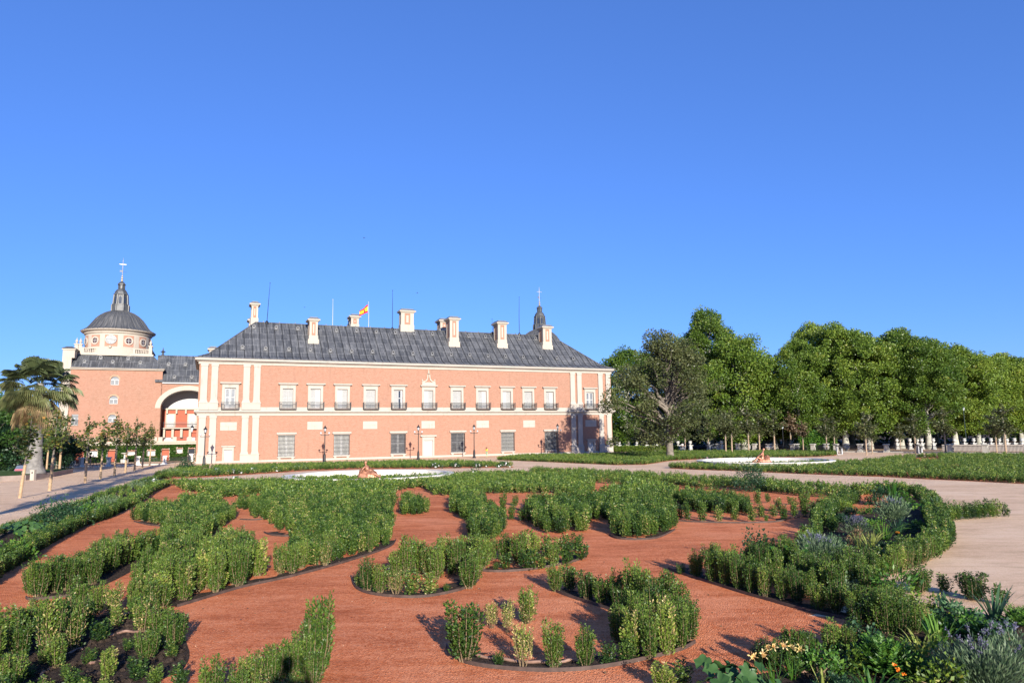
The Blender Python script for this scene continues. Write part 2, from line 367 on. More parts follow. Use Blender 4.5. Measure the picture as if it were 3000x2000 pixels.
for c, hw in ((3.74, 1.0), (14.6, 1.0), (22.1, 1.0), (30.5, 1.0), (38.93, 1.0), (46.58, 1.0), (57.45, 1.0)):
    m = MB(); m.box(c-hw, c+hw, -.045, 0, 4.67, 5.2); m.box(c-hw, c-.02, -.05, 0, 4.14, 4.66); m.box(c, c+hw, -.045, 0, 4.14, 4.66)
    m.build('stone_panel', M['stone'], palace)
def window_upper(i, c):
    fr = MB()
    for sx in (-1, 1):
        a, b = sorted((c+sx*.68, c+sx*1.0)); fr.box(a, b, -.10, .05, 6.98, 9.62)
    fr.box(c-1.0, c+1.0, -.10, .05, 9.62, 10.10); fr.box(c-.76, c+.76, -.13, -.102, 9.64, 9.74)
    fr.box(c-1.12, c+1.12, -.24, 0, 10.10, 10.2); fr.box(c-1.27, c+1.27, -.42, 0, 10.2, 10.36)
    o = fr.build('window', M['stone'], palace)
    if i == 6:
        g = MB(); g.box(c-1.0, c+1.0, -.2, 0, 10.36, 10.78)
        lft = [(-.95, 10.78), (-.42, 10.95), (-.2, 11.5), (-.12, 12.1), (-.04, 12.35), (.04, 12.35), (.12, 12.1), (.2, 11.5), (.42, 10.95), (.95, 10.78)]
        inn = [(.62, 10.80), (.28, 11.0), (.08, 11.5), (-.08, 11.5), (-.28, 11.0), (-.62, 10.80)]
        for k in range(9):
            a0, a1 = lft[k], lft[k+1]; n = 14
        g.prism([(c+x, z) for x, z in [(-.95, 10.78), (-.6, 10.8), (-.24, 11.02), (-.07, 11.55), (-.07, 12.0), (-.2, 11.9), (-.25, 11.35), (-.5, 11.0), (-.95, 10.92)]][::-1], -.16, 0)
        g.prism([(c-x, z) for x, z in [(-.95, 10.78), (-.6, 10.8), (-.24, 11.02), (-.07, 11.55), (-.07, 12.0), (-.2, 11.9), (-.25, 11.35), (-.5, 11.0), (-.95, 10.92)]], -.16, 0)
        g.lathe([(.02, 11.95), (.2, 12.05), (.2, 12.12), (.09, 12.2), (.12, 12.4), (.05, 12.55), (.01, 12.75)], c, -.1, 0, 8)
        for sx in (-1, 1): g.lathe([(.1, 10.78), (.06, 10.92), (.12, 11.02), (.1, 11.12), (.02, 11.22), (.01, 11.4)], c+sx*.92, -.1, 0, 8)
        g.build('ogee_pediment', M['stone2'], o)
    glassy = i in (0, 12)
    leaf_open = i == 5
    for k, sx in enumerate((-1, 1)):
        s = MB(); x0, x1 = (c-.66, c-.01) if sx < 0 else (c+.01, c+.66); y = .14
        if leaf_open and sx > 0:
            g = MB(); g.box(x0+.05, x1-.05, .24, .26, 7.0, 9.55); g.build('pane', M['glass'], o)
            s.box(x0, x0+.07, y, y+.08, 7.0, 9.6); s.box(x1-.28, x1, y, y+.08, 7.0, 9.6); s.box(x0, x1, y, y+.08, 9.5, 9.6); s.box(x0, x1, y, y+.08, 8.4, 8.5)
        elif glassy:
            g = MB(); g.box(x0+.1, x1-.1, y+.04, y+.06, 7.1, 9.5); g.build('pane', M['panegrey'], o)
            s.box(x0, x0+.14, y, y+.08, 6.99, 9.6); s.box(x1-.14, x1, y, y+.08, 6.99, 9.6)
            for z in (6.99, 8.35, 9.45): s.box(x0+.14, x1-.14, y, y+.08, z, z+.14)
            s.box(x0+.14, x1-.14, y, y+.08, 7.13, 7.5)
        else:
            s.box(x0, x0+.08, y, y+.07, 6.99, 9.6); s.box(x1-.08, x1, y, y+.07, 6.99, 9.6)
            for z in (6.99, 8.26, 9.5): s.box(x0+.08, x1-.08, y, y+.07, z, z+.1)
            for j in range(26):
                z = 7.12+j*.095
                if 8.2 < z+.04 < 8.36: continue
                s.face([(x0+.08, y+.02, z), (x1-.08, y+.02, z), (x1-.08, y+.06, z+.09), (x0+.08, y+.06, z+.09)])
            s.box(x0+.08, x1-.08, y+.065, y+.07, 7.0, 9.5)
        s.build('shutter', M['shutter'] if (i*7+k) % 3 else M['white'], o)
    b = MB(); yb = -.86; x0, x1 = c-1.06, c+1.06
    b.box(x0, x1, yb, yb+.04, 6.86, 6.9); b.box(x0, x1, yb-.01, yb+.05, 7.74, 7.79); b.box(x0, x1, yb, yb+.03, 7.05, 7.08); b.box(x0, x1, yb, yb+.03, 7.58, 7.61)
    n = 14
    for j in range(n+1):
        x = x0+(x1-x0)*j/n; r = .026 if j in (0, n) else .013
        b.box(x-r, x+r, yb-.005, yb+.035, 6.86, 7.88 if j in (0, n) else 7.76)
    for xx in (x0, x1):
        b.box(xx-.02, xx+.02, yb, 0, 7.74, 7.78); b.box(xx-.02, xx+.02, yb, 0, 6.87, 6.9)
        for j in range(1, 5): b.box(xx-.012, xx+.012, yb+j*.17, yb+j*.17+.024, 6.9, 7.74)
    b.box(x0, x1, yb, -.1, 6.81, 6.86)
    b.build('balcony_railing', M['iron'], o)
M['blind2'] = simple('grey_blind', (.2, .2, .2), .6, .35, 3)
M['blind'] = simple('dusty_blind', (.33, .33, .31), .7, .2, 4)
M['panegrey'] = simple('curtained_glass', (.15, .16, .17), .25, .35, 6, .6)
for i, c in enumerate(WC): window_upper(i, c)
for i, c in enumerate(GC):
    fr = MB(); fr.box(c-1.14, c+1.14, -.14, 0, 3.44, 3.56); fr.box(c-1.27, c+1.27, -.30, 0, 3.56, 3.78)
    fr.box(c-1.15, c+1.15, -.26, .0, .46, .62)
    for sx in (-1, 1): fr.box(c+sx*.85-.16, c+sx*.85+.16, -.2, 0, .22, .46)
    o = fr.build('window', M['stone'], palace)
    s = MB()
    for sx in (-1, 1):
        x0, x1 = (c-1.02, c-.02) if sx < 0 else (c+.02, c+1.02)
        s.box(x0, x0+.1, .2, .27, .62, 3.44); s.box(x1-.1, x1, .2, .27, .62, 3.44)
        for z in (.62, 2.0, 3.3): s.box(x0+.1, x1-.1, .2, .27, z, z+.14)
    s.build('frame', M['white'], o)
    g = MB(); g.box(c-1.0, c+1.0, .24, .26, .65, 3.42); g.build('pane', M['blind2'] if i in (2, 3, 5) else M['blind'], o)
    b = MB(); yb = -.22
    for j in range(14):
        x = c-1.04+2.08*j/13; b.box(x-.027, x+.027, yb, yb+.034, .66, 3.42)
    for z in (.7, 1.2, 1.72, 2.24, 2.76, 3.3): b.box(c-1.06, c+1.06, yb-.004, yb+.038, z, z+.032)
    for z in (.7, 3.3):
        for sx in (-1, 1): b.box(c+sx*1.05-.02, c+sx*1.05+.02, yb, .02, z, z+.04)
    b.build('window_grille', M['iron'], o)
for c, h, z in DC:
    fw = h+.22; fr = MB(); ft = z+(.34 if h < .6 else .42)
    for sx in (-1, 1): a, b = sorted((c+sx*h, c+sx*fw)); fr.box(a, b, -.15, .04, 0, z)
    fr.box(c-fw, c+fw, -.15, .04, z, ft)
    if h > .6: fr.box(c-fw-.04, c+fw+.04, -.17, 0, ft, ft+.1); fr.box(c-fw-.3, c+fw+.3, -.36, 0, ft+.12, ft+.34)
    else: fr.box(c-fw-.14, c+fw+.14, -.3, 0, ft, ft+.16)
    o = fr.build('door', M['stone'], palace)
    d = MB()
    for sx in (-1, 1):
        x0, x1 = (c-h, c-.008) if sx < 0 else (c+.008, c+h)
        d.box(x0, x1, .08, .12, .02, z)
        for za, zb in ((.15, z*.45), (z*.52, z-.12)): d.box(x0+.08, x1-.08, .068, .079, za, zb)
    d.build('door_leaf', M['white'], o)
# roof --------------------------------------------------------------
EV, RD, RZ = 13.42, 7.0, 19.45
def rz(off): off = max(off, -.6); return EV+(off+.6)*.42 if off < 1.0 else EV+1.6*.42+(off-1.0)*(RZ-EV-1.6*.42)/6.0
roof = MB()
x0, x1, y0, y1 = -.6, PL+.6, -.6, 14.6
def ring(o): return [(x0+.6+o, o), (x1-.6-o, o), (x1-.6-o, 14-o), (x0+.6+o, 14-o)]
levels = [-.6, 1.0, 7.0]; rings = [[(x, y, rz(l)) for x, y in ring(l)] for l in levels]
for a, b in zip(rings[:-1], rings[1:]):
    for i in range(4):
        j = (i+1) % 4; roof.face([a[i], a[j], b[j], b[i]])
roof.face([(x0, y0, EV), (x1, y0, EV), (x1, y1, EV), (x0, y1, EV)][::-1])
for yy in (-.66,): roof.box(x0-.05, x1+.05, yy, yy+.08, EV-.01, EV+.09)
# standing seams
seams = MB()
def seam(p, q, r=.045):
    seams.tube([p, q], r, 4)
s = .3
while s < PL:
    top = min(7.0, s, PL-s)
    if top > 1.0:
        seam((s, -.6, rz(-.6)+.03), (s, 1.0, rz(1.0)+.03)); seam((s, 1.0, rz(1.0)+.03), (s, top, rz(top)+.03))
    else: seam((s, -.6, rz(-.6)+.03), (s, top, rz(top)+.03))
    s += 1.02
for a, b in (((0, 0), (7, 7)), ((PL, 0), (PL-7, 7))):
    roof.tube([(a[0]+(-.6 if a[0] < 5 else .6), -.6, EV+.03), (1.0 if a[0] < 5 else PL-1, 1.0, rz(1)+.04), (b[0], b[1], RZ+.05)], .07, 6)
roof.tube([(7, 7, RZ+.05), (PL-7, 7, RZ+.05)], .08, 6)
for i in range(22): roof.box(8+i*2.2, 8.1+i*2.2, 6.95, 7.05, RZ+.1, RZ+.28)
roofo = roof.build('roof', M['roof'], palace); seams.build('roof_seams', M['seam'], roofo)
def solve_off(px, py, f=rz, lo=-.5, hi=7.0):
    best = None
    for k in range(150):
        o = lo+(hi-lo)*k/149; s_, z_ = F(px, py, o); d = abs(z_-f(o))
        if best is None or d < best[0]: best = (d, o, s_, z_)
    return best[1:]
# little round roof vents
vl = [Z2(x, y) for x, y in ((393, 575), (570, 585), (748, 590), (912, 595), (1066, 600), (1228, 603), (1388, 607), (1546, 615), (480, 418), (651, 425), (816, 431), (1112, 446), (1266, 449), (1416, 457), (1562, 461))]
vl += [Z3(x, y) for x, y in ((153, 621), (302, 624), (446, 629), (588, 632), (728, 638), (862, 642), (997, 647), (1128, 651), (1254, 655), (1380, 660), (163, 467), (304, 472), (580, 488), (708, 492), (967, 503), (1092, 508))]
def vent_mesh():
    v = MB(); n = 10
    pts = [(.26*cos(2*pi*i/n), .26*sin(2*pi*i/n)) for i in range(n)]; inn = [(.15*cos(2*pi*i/n), .15*sin(2*pi*i/n)) for i in range(n)]
    for i in range(n):
        j = (i+1) % n
        v.face([(pts[i][0], 0, pts[i][1]), (pts[j][0], 0, pts[j][1]), (inn[j][0], 0, inn[j][1]), (inn[i][0], 0, inn[i][1])])
        v.face([(pts[j][0], 0, pts[j][1]), (pts[i][0], 0, pts[i][1]), (pts[i][0], .55, pts[i][1]), (pts[j][0], .55, pts[j][1])])
        v.face([(inn[i][0], 0, inn[i][1]), (inn[j][0], 0, inn[j][1]), (inn[j][0], .2, inn[j][1]), (inn[i][0], .2, inn[i][1])])
    v.cur = 1; v.face([(x, .2, z) for x, z in inn])
    v.cur = 0; v.box(-.3, .3, -.1, .5, -.34, -.26)
    return v.mesh('roof_vent', [M['leadlight'], M['iron']])
M['leadlight'] = simple('pale_lead', (.135, .138, .145), .5, .3, 3)
vm = vent_mesh()
for px, py in vl:
    o, s_, z_ = solve_off(px, py); link('roof_vent', vm, roofo, (s_, o-.22, rz(o)+.16))
def chimney(parent, xa, xb, yb_, ytop, off, base_ext=0.0, dep=2.2, capz=None, panel=True, zlow=None):
    """xa,xb shaft edges px; front plane at off; built in facade frame"""
    sa = F(xa, (yb_+ytop)/2, off)[0]; sb = F(xb, (yb_+ytop)/2, off)[0]; zb = F((xa+xb)/2, yb_, off)[1]; zt = F((xa+xb)/2, ytop, off)[1]
    lo = zb if zlow is None else zlow
    c = MB(); y0, y1 = off, off+dep; e = base_ext; H = zt-zb
    if e: c.box(sa-e, sb+e, y0-.05, y1+.05, lo-.4, zb+.16*H); c.box(sa-.06, sb+.06, y0+.0, y1, zb+.16*H, zb+.30*H)
    else: c.box(sa-.08, sb+.08, y0-.02, y1, lo-1.6, zb+.22*H)
    z1 = zt-.75; z0 = zb+(.30 if e else .22)*H; pw = (sb-sa)*.27; pd = .05
    c.box(sa+pd, sb-pd, y0+pd, y1-pd, z0, z1)                       # core
    for a, b in ((sa, sa+pw), (sb-pw, sb)): c.box(a, b, y0, y0+pd*1.9, z0, z1); c.box(a, b, y1-pd*1.9, y1, z0, z1)
    for a, b in ((y0+pd*1.9, y0+.45), (y1-.45, y1-pd*1.9)): c.box(sa, sa+pd*.9, a, b, z0, z1); c.box(sb-pd*.9, sb, a, b, z0, z1)
    mid = (sa+sb)/2; w_ = (sb-sa)*.09; c.box(mid-w_, mid+w_, y0+.015, y0+pd-.004, z0+.35, z1-.3)
    c.box(sa-.04, sb+.04, y0-.04, y1+.04, z1, z1+.14)
    c.box(sa-.16, sb+.16, y0-.16, y1+.16, z1+.14, z1+.24); c.box(sa-.3, sb+.3, y0-.3, y1+.3, z1+.24, z1+.42)
    o = c.build('chimney', M['stone2'], parent)
    t = MB(); t.box(sa-.3, sb+.3, y0-.3, y1+.3, z1+.423, z1+.66, top=(.26, .26)); t.box(sa+.05, sb-.05, y0+.05, y1-.05, z1+.66, z1+.76)
    t.cur = 1
    t.build('chimney_cap', [M['leadlight'], M['leadlight']], palace if parent is palace else parent)
    q = MB()
    q.box(sa+pw+.002, mid-w_-.002, y0+pd-.012, y0+pd-.002, z0+.04, z1-.03); q.box(mid+w_+.002, sb-pw-.002, y0+pd-.012, y0+pd-.002, z0+.04, z1-.03)
    q.box(mid-w_, mid+w_, y0+pd-.012, y0+pd-.002, z0+.04, z0+.35); q.box(mid-w_, mid+w_, y0+pd-.012, y0+pd-.002, z1-.3, z1-.03)
    q.box(sa+pd-.012, sa+pd-.002, y0+.47, y1-.47, z0+.04, z1-.03)
    q.build('brick_panel', M['brick'], parent)
for (x, yb_), hw, yt, e in ((Z2(938, 538), 12.0, Z2(0, 335)[1], .18), (Z3(473, 562), 12.6, Z3(0, 330)[1], .22), (Z3(841, 572), 12.4, Z3(0, 363)[1], .18), (Z3(1186, 582), 12.2, Z3(0, 395)[1], .18)):
    o, s_, z_ = solve_off(x, yb_); chimney(roofo, x-hw, x+hw, yb_, yt, o, e, 2.0)
chimney(roofo, Z3(66, 0)[0], Z3(162, 0)[0], Z3(0, 430)[1], Z3(0, 272)[1], 6.6, 0, 1.3)
chimney(roofo, Z2(463, 0)[0], Z2(512, 0)[0], Z2(0, 378)[1], Z2(0, 215)[1], 7.4, 0, 1.8)
chimney(roofo, Z2(448, 0)[0], Z2(474, 0)[0], Z2(0, 400)[1], Z2(0, 338)[1], 11.5, 0, 1.6)
chimney(roofo, Z2(1226, 0)[0], Z2(1284, 0)[0], Z2(0, 412)[1], Z2(0, 312)[1], 8.6, 0, 1.8)
chimney(roofo, Z3(366, 0)[0], Z3(428, 0)[0], Z3(0, 445)[1], Z3(0, 345)[1], 9.0, 0, 1.8)
chimney(roofo, Z2(143, 0)[0], Z2(195, 0)[0], Z2(0, 612)[1], Z2(0, 560)[1], 12.0, 0, 1.8)
def rod(name, pb, pt, off, r, matk, parent, foot=True):
    sb_, zb = F(*pb, off); st, zt = F(*pt, off); t = MB()
    t.tube([(sb_, off, zb-.3), (sb_, off, (zb+zt)/2) if abs(sb_-st) < .2 else ((sb_+st)/2, off, (zb+zt)/2), (st, off, zt)], [r, r*.8, r*.45], 6); t.ball((st, off, zt), .07, 6)
    if foot: t.lathe([(.3, -.4), (.22, .05), (.06, .25)], sb_, off, zb-.02, 8)
    return t.build(name, M[matk], parent)
rod('lightning_rod', Z2(580, 374), Z2(605, 76), 7.0, .05, 'iron', roofo)
rod('lightning_rod', Z2(1541, 424), Z2(1543, 132), 7.0, .05, 'iron', roofo)
rod('lightning_rod', Z3(971, 466), Z3(970, 184), 7.0, .05, 'iron', roofo)
rod('lightning_rod', Z3(765, 458), Z3(762, 352), 7.6, .03, 'iron', roofo)
# flagpoles
fp = tag(empty('flagpole', W(0, 0), FROT), 'slim white flagpole behind the roof ridge, without a flag', 'flagpole')
rod('pole', Z2(1083, 404), Z2(1086, 202), 8.0, .05, 'white', fp, False)
o_, = (8.0,)
fp = tag(empty('flagpole', W(0, 0), FROT), 'white flagpole behind the roof ridge flying a red and yellow flag', 'flagpole')
rod('pole', Z2(1359, 415), Z2(1359, 222), 8.0, .055, 'white', fp, False)
s1, zt = F(*Z2(1353, 241), 8.0); s0, zt0 = F(*Z2(1288, 292), 8.0); _, zb = F(*Z2(1353, 304), 8.0); _, zb0 = F(*Z2(1292, 324), 8.0)
def flagmat():
    m, n, b = mat('flag_cloth', .8, .1); a = n.nodes.new('ShaderNodeAttribute'); a.attribute_name = 'v'
    n.links.new(ramp(n, a.outputs['Fac'], [(0, (.50, .02, .03)), (.25, (.80, .50, .03)), (.75, (.50, .02, .03))], 'CONSTANT'), b.inputs['Base Color']); return m
V = []; Fc = []; fv = []; nu, nv = 14, 16
for i in range(nu+1):
    u = i/nu
    for j in range(nv+1):
        v = j/nv; xx = s1+(s0-s1)*u; za = zb+(zb0-zb)*u+.06*sin(u*7); zc = zt+(zt0-zt)*u+.06*sin(u*7+1)
        V.append((xx, 8.0+.14*sin(u*9+v*1.5)*u, za+(zc-za)*v))
for i in range(nu):
    for j in range(nv):
        a = i*(nv+1)+j; Fc.append((a, a+nv+1, a+nv+2, a+1)); fv.append((j+.5)/nv)
link('flag', npmesh('flag', V, Fc, flagmat(), fv, True), fp)
cr = MB(); cs = s1+(s0-s1)*.42; cz = (zt+zt0+zb+zb0)/4
cr.prism([(cs-.13, cz+.12), (cs+.13, cz+.12), (cs+.12, cz-.1), (cs, cz-.2), (cs-.12, cz-.1)], 7.78, 7.8); cr.prism([(cs-.09, cz+.15), (cs+.09, cz+.15), (cs+.12, cz+.26), (cs, cz+.2), (cs-.12, cz+.26)], 7.78, 7.8)
cr.build('flag_emblem', simple('emblem_red', (.35, .05, .04), .8, .4, 30), fp)
# small white statue finial behind the chimney
sf, zf = F(*Z2(1212, 410), 12.0)
t = MB(); t.box(sf-.35, sf+.35, 11.7, 12.3, 13, zf+.3); t.lathe([(.3, .3), (.2, .7), (.3, 1.1), (.12, 1.5), (.16, 1.7), (.02, 1.85)], sf, 12, zf, 10)
t.build('finial_statue', M['stone2'], roofo)
# ------------------------------------------------------------------ CLOCK TOWER and left wing
TO = 20.0
tower = tag(empty('clock_tower', W(0, 0), FROT), 'brick clock tower block with round drum, grey ribbed lead dome and gilt cross', 'tower')
wh = [(-12.1, -11.0, 11.15, 12.45), (-12.12, -11.02, 8.35, 9.6), (-12.15, -11.05, 5.65, 6.85), (-16.75, -15.9, 5.3, 6.85)]
TX0, TX1 = -17.2, -5.25
t = MB(); wall_holes(t, TX0, TX1, 0, 13.35, [(a, b, c, d) for a, b, c, d in wh], TO, .3)
t.face([(TX1, TO, 0), (TX1, TO, 13.35), (TX1, TO+12, 13.35), (TX1, TO+12, 0)][::-1]); t.face([(TX0, TO, 0), (TX0, TO+12, 0), (TX0, TO+12, 13.35), (TX0, TO, 13.35)][::-1])
t.build('wall', M['brick'], tower)
M['panegrey2'] = simple('dusty_glass', (.12, .13, .14), .4, .35, 6, .3)
M['brickarch'] = simple('arch_brick', (.55, .27, .17), .9, .12, 4)
for k, (a, b, c, d) in enumerate(wh):
    cx = (a+b)/2; f = MB(); wdt = (b-a)/2
    if k < 3:
        n = 10; pts = [(cx+wdt*cos(pi*i/n), d-.45+.45*sin(pi*i/n)*1.0) for i in range(n+1)]
        out = [(cx+(wdt+.16)*cos(pi*i/n), d-.45+.62*sin(pi*i/n)) for i in range(n+1)]
        for i in range(n):                            # spandrel brick filling corners + arch ring
            f.face([(pts[i][0], TO-.03, pts[i][1]), (out[i][0], TO-.03, out[i][1]), (out[i+1][0], TO-.03, out[i+1][1]), (pts[i+1][0], TO-.03, pts[i+1][1])])
            f.face([(pts[i][0], TO-.03, pts[i][1]), (pts[i+1][0], TO-.03, pts[i+1][1]), (pts[i+1][0], TO+.12, pts[i+1][1]), (pts[i][0], TO+.12, pts[i][1])])
    else:
        f.box(a-.05, b+.05, TO-.05, TO, c-.1, c); 
    wo = f.build('window', M['brickarch'] if k < 3 else M['stone'], tower)
    s = MB(); s.box(a, b, TO+.1, TO+.2, c, c+.07); s.box(a, a+.06, TO+.1, TO+.2, c, d-.5); s.box(b-.06, b, TO+.1, TO+.2, c, d-.5); s.box(cx-.05, cx+.05, TO+.1, TO+.2, c, d-.5); s.box(a, b, TO+.1, TO+.2, d-.62 if k < 3 else d-.1, d-.47 if k < 3 else d)
    if k == 3: s.box(a, b, TO+.1, TO+.2, c+.6, c+.75)
    s.build('frame', M['white'], wo)
    g = MB(); g.box(a, b, TO+.16, TO+.18, c, d); g.build('pane', M['panegrey2'], wo)
    if k == 3:
        b_ = MB()
        for j in range(9): x = a+(b-a)*j/8; b_.box(x-.012, x+.012, TO-.12, TO-.1, c-.1, c+.75)
        b_.box(a-.03, b+.03, TO-.13, TO-.09, c+.72, c+.77); b_.build('window_grille', M['iron'], wo)
t = MB(); t.box(TX0-.1, TX1+.15, TO-.25, TO, 13.35, 13.5); t.box(TX0-.1, TX1+.25, TO-.45, TO+12, 13.5, 13.62); t.build('cornice', M['stone2'], tower)
# tower lower lead roof, from eave up to the balustrade
t = MB(); ya, yb2 = TO-.5, TO+2.6; zA, zB = 13.62, 16.0
t.face([(TX0, ya, zA), (TX1+.3, ya, zA), (TX1-1.75, yb2, zB), (TX0, yb2, zB)]); t.face([(TX1+.3, ya, zA), (TX1+.3, TO+12, zA), (TX1-1.75, TO+10, zB), (TX1-1.75, yb2, zB)])
s = TX0+.3
while s < TX1-.2:
    tt = min(1.0, (TX1+.3-s)/2.05); t.tube([(s, ya, zA+.03), (s, ya+(yb2-ya)*tt, zA+(zB-zA)*tt+.03)], .035, 4); s += .92
t.tube([(TX1+.3, ya, zA+.03), (TX1-1.75, yb2, zB+.03)], .06, 5)
lr = t.build('roof', M['roof'], tower)
for px, py in (Z4 for Z4 in ()): pass
for px, py in [(160+x/3.92, 1000+y/3.92) for x, y in ((346, 237), (532, 195), (670, 243), (848, 203), (987, 250))]:
    f = lambda o: zA+(o-ya)*(zB-zA)/(yb2-ya)
    o, s_, z_ = solve_off(px, py, f, ya, yb2); link('roof_vent', vm, lr, (s_, o-.22, z_+.14))
# balustrade
DC_ = (-12.05, TO+6.3)                                 # dome centre
BX0, BX1, BY = -16.55, -7.0, TO+2.3
t = MB(); t.box(BX0-.2, BX1+.2, BY-.15, BY+.45, 15.75, 16.05); t.box(BX0, BX1, BY, BY+.3, 16.05, 16.15); t.box(BX0, BX1, BY, BY+.3, 16.72, 16.86)
for x in (BX0, -11.9, BX1-.5): t.box(x, x+.5, BY-.03, BY+.33, 16.05, 16.88)
for x in (-14.3, -9.6): t.box(x, x+.3, BY-.02, BY+.32, 16.05, 16.87)
t.box(BX1-.3, BX1, BY, TO+11, 16.05, 16.15); t.box(BX1-.3, BX1, BY, TO+11, 16.72, 16.86); t.box(BX1-.3, BX1+.0, BY, TO+11, 15.6, 16.05)
t.box(BX0+.0, BX1-.3, BY+.3, TO+11, 15.55, 15.95)
bal = t.build('balustrade', M['stone2'], tower)
bprof = [(.05, 0), (.07, .05), (.05, .1), (.10, .22), (.085, .32), (.045, .45), (.07, .53), (.07, .57)]
bm_ = MB(); bm_.lathe(bprof, 0, 0, 0, 6); bme = bm_.mesh('baluster', M['stone2'], True)
x = BX0+.62
while x < BX1-.55:
    if not (-12.0 < x < -11.35 or -14.4 < x < -13.95 or -9.7 < x < -9.25): link('baluster', bme, bal, (x, BY+.15, 16.15))
    x += .235
t = MB()                                               # drum
t.lathe([(4.65, 15.7), (4.65, 16.9), (4.5, 16.95), (4.5, 19.1), (4.7, 19.2), (4.75, 19.45), (5.0, 19.5), (5.15, 19.62), (5.15, 19.78)], *DC_, 0, 48)
drum = t.build('drum', M['stone2'], tower, smooth=True)
t = MB()
import itertools
def drum_pt(phi, r, z): return (DC_[0]+r*sin(phi), DC_[1]-r*cos(phi), z)
for k in range(-3, 4):
    ph = radians(-6.5+30*k); hwid = radians(14.2 if k == 0 else 12.0) *.78
    n = 8; zt_, zb_ = 18.85, 17.1
    for i in range(n):
        a = ph-hwid+2*hwid*i/n; b = ph-hwid+2*hwid*(i+1)/n
        t.face([drum_pt(a, 4.515, zb_), drum_pt(b, 4.515, zb_), drum_pt(b, 4.515, zt_), drum_pt(a, 4.515, zt_)])
t.build('brick_panel', M['brickpale'] if 'brickpale' in M else M['brick'], drum)
for k in (-2, -1, 1, 2):
    ph = radians(-6.5+30*k); c = Vector(drum_pt(ph, 4.53, 18.0)); nrm = Vector((sin(ph), -cos(ph), 0)); tx = Vector((cos(ph), sin(ph), 0))
    t = MB(); n = 20
    def P(r, a, d): q = c+tx*(r*cos(a))+Vector((0, 0, 1))*(r*sin(a))+nrm*d; return tuple(q)
    for i in range(n):
        a = 2*pi*i/n; b = 2*pi*(i+1)/n
        t.face([P(.64, a, .07), P(.64, b, .07), P(.42, b, .07), P(.42, a, .07)]); t.face([P(.64, b, .07), P(.64, a, .07), P(.64, a, -.1), P(.64, b, -.1)])
        t.face([P(.42, a, .07), P(.42, b, .07), P(.42, b, 0.02), P(.42, a, 0.02)])
    ow = t.build('round_window', M['stone2'], drum)
    g = MB(); g.face([P(.42, 2*pi*i/n, .025) for i in range(n)]); g.build('pane', M['darkpane'] if 'darkpane' in M else M['glass'], ow)
    g = MB()
    g.face([P(.42, 1.46, .04), P(.42, pi-1.46, .04), P(.42, -pi+1.46, .04), P(.42, -1.46, .04)]); g.face([P(.42, .1, .04), P(.42, pi-.1, .04), P(.42, pi+.1, .04), P(.42, -.1, .04)])
    g.build('glazing_bar', M['shutter'], ow)
# clock
ph = radians(-6.5); c = Vector(drum_pt(ph, 4.60, 18.12)); nrm = Vector((sin(ph), -cos(ph), 0)); tx = Vector((cos(ph), sin(ph), 0)); up = Vector((0, 0, 1)); KX = 1.09
def P(x, z, d): return tuple(c+tx*(x*KX)+up*z+nrm*d)
t = MB(); n = 32; R = .70
t.face([P(R*cos(2*pi*i/n), R*sin(2*pi*i/n), .05) for i in range(n)])
for i in range(n):
    a = 2*pi*i/n; b = 2*pi*(i+1)/n; t.face([P(R*cos(b), R*sin(b), .05), P(R*cos(a), R*sin(a), .05), P(R*cos(a), R*sin(a), -.25), P(R*cos(b), R*sin(b), -.25)])
clk = t.build('clock_face', M['shutter'], drum)
ROM = ['XII', 'I', 'II', 'III', 'IIII', 'V', 'VI', 'VII', 'VIII', 'IX', 'X', 'XI']
t = MB()
def stroke(p, q, wd_, d=.056):
    p = Vector((*p, 0)); q = Vector((*q, 0)); u = (q-p).normalized(); s = Vector((-u.y, u.x, 0))*wd_/2
    t.face([P((p-s).x, (p-s).y, d), P((q-s).x, (q-s).y, d), P((q+s).x, (q+s).y, d), P((p+s).x, (p+s).y, d)])
for i, s_ in enumerate(ROM):
    a = pi/2-2*pi*i/12; cw = {'I': .055, 'V': .10, 'X': .10}; tot = sum(cw[ch] for ch in s_); xx = -tot/2
    er = Vector((cos(a), sin(a), 0)); et = Vector((sin(a), -cos(a), 0))
    def L(x, y): q = er*(.54+y)+et*x; return (q.x, q.y)
    for ch in s_:
        w_ = cw[ch]; m_ = xx+w_/2
        if ch == 'I': stroke(L(m_, -.08), L(m_, .08), .022)
        elif ch == 'V': stroke(L(m_-.035, .08), L(m_, -.08), .022); stroke(L(m_+.035, .08), L(m_, -.08), .014)
        else: stroke(L(m_-.035, .08), L(m_+.035, -.08), .022); stroke(L(m_+.035, .08), L(m_-.035, -.08), .014)
        xx += w_
t.build('clock_numerals', M['iron'], clk)
t = MB()
stroke((.12, -.015), (-.62, .03), .04, .075); stroke((-.1, .01), (.42, -.045), .06, .085); stroke((.42, -.045), (.72, -.06), .03, .085)
t.build('clock_hands', M['iron'], clk)
t = MB(); t.ball(drum_pt(radians(-7), 4.75, 16.98), .22, 8); t.build('clock_ornament', M['stone2'], clk)
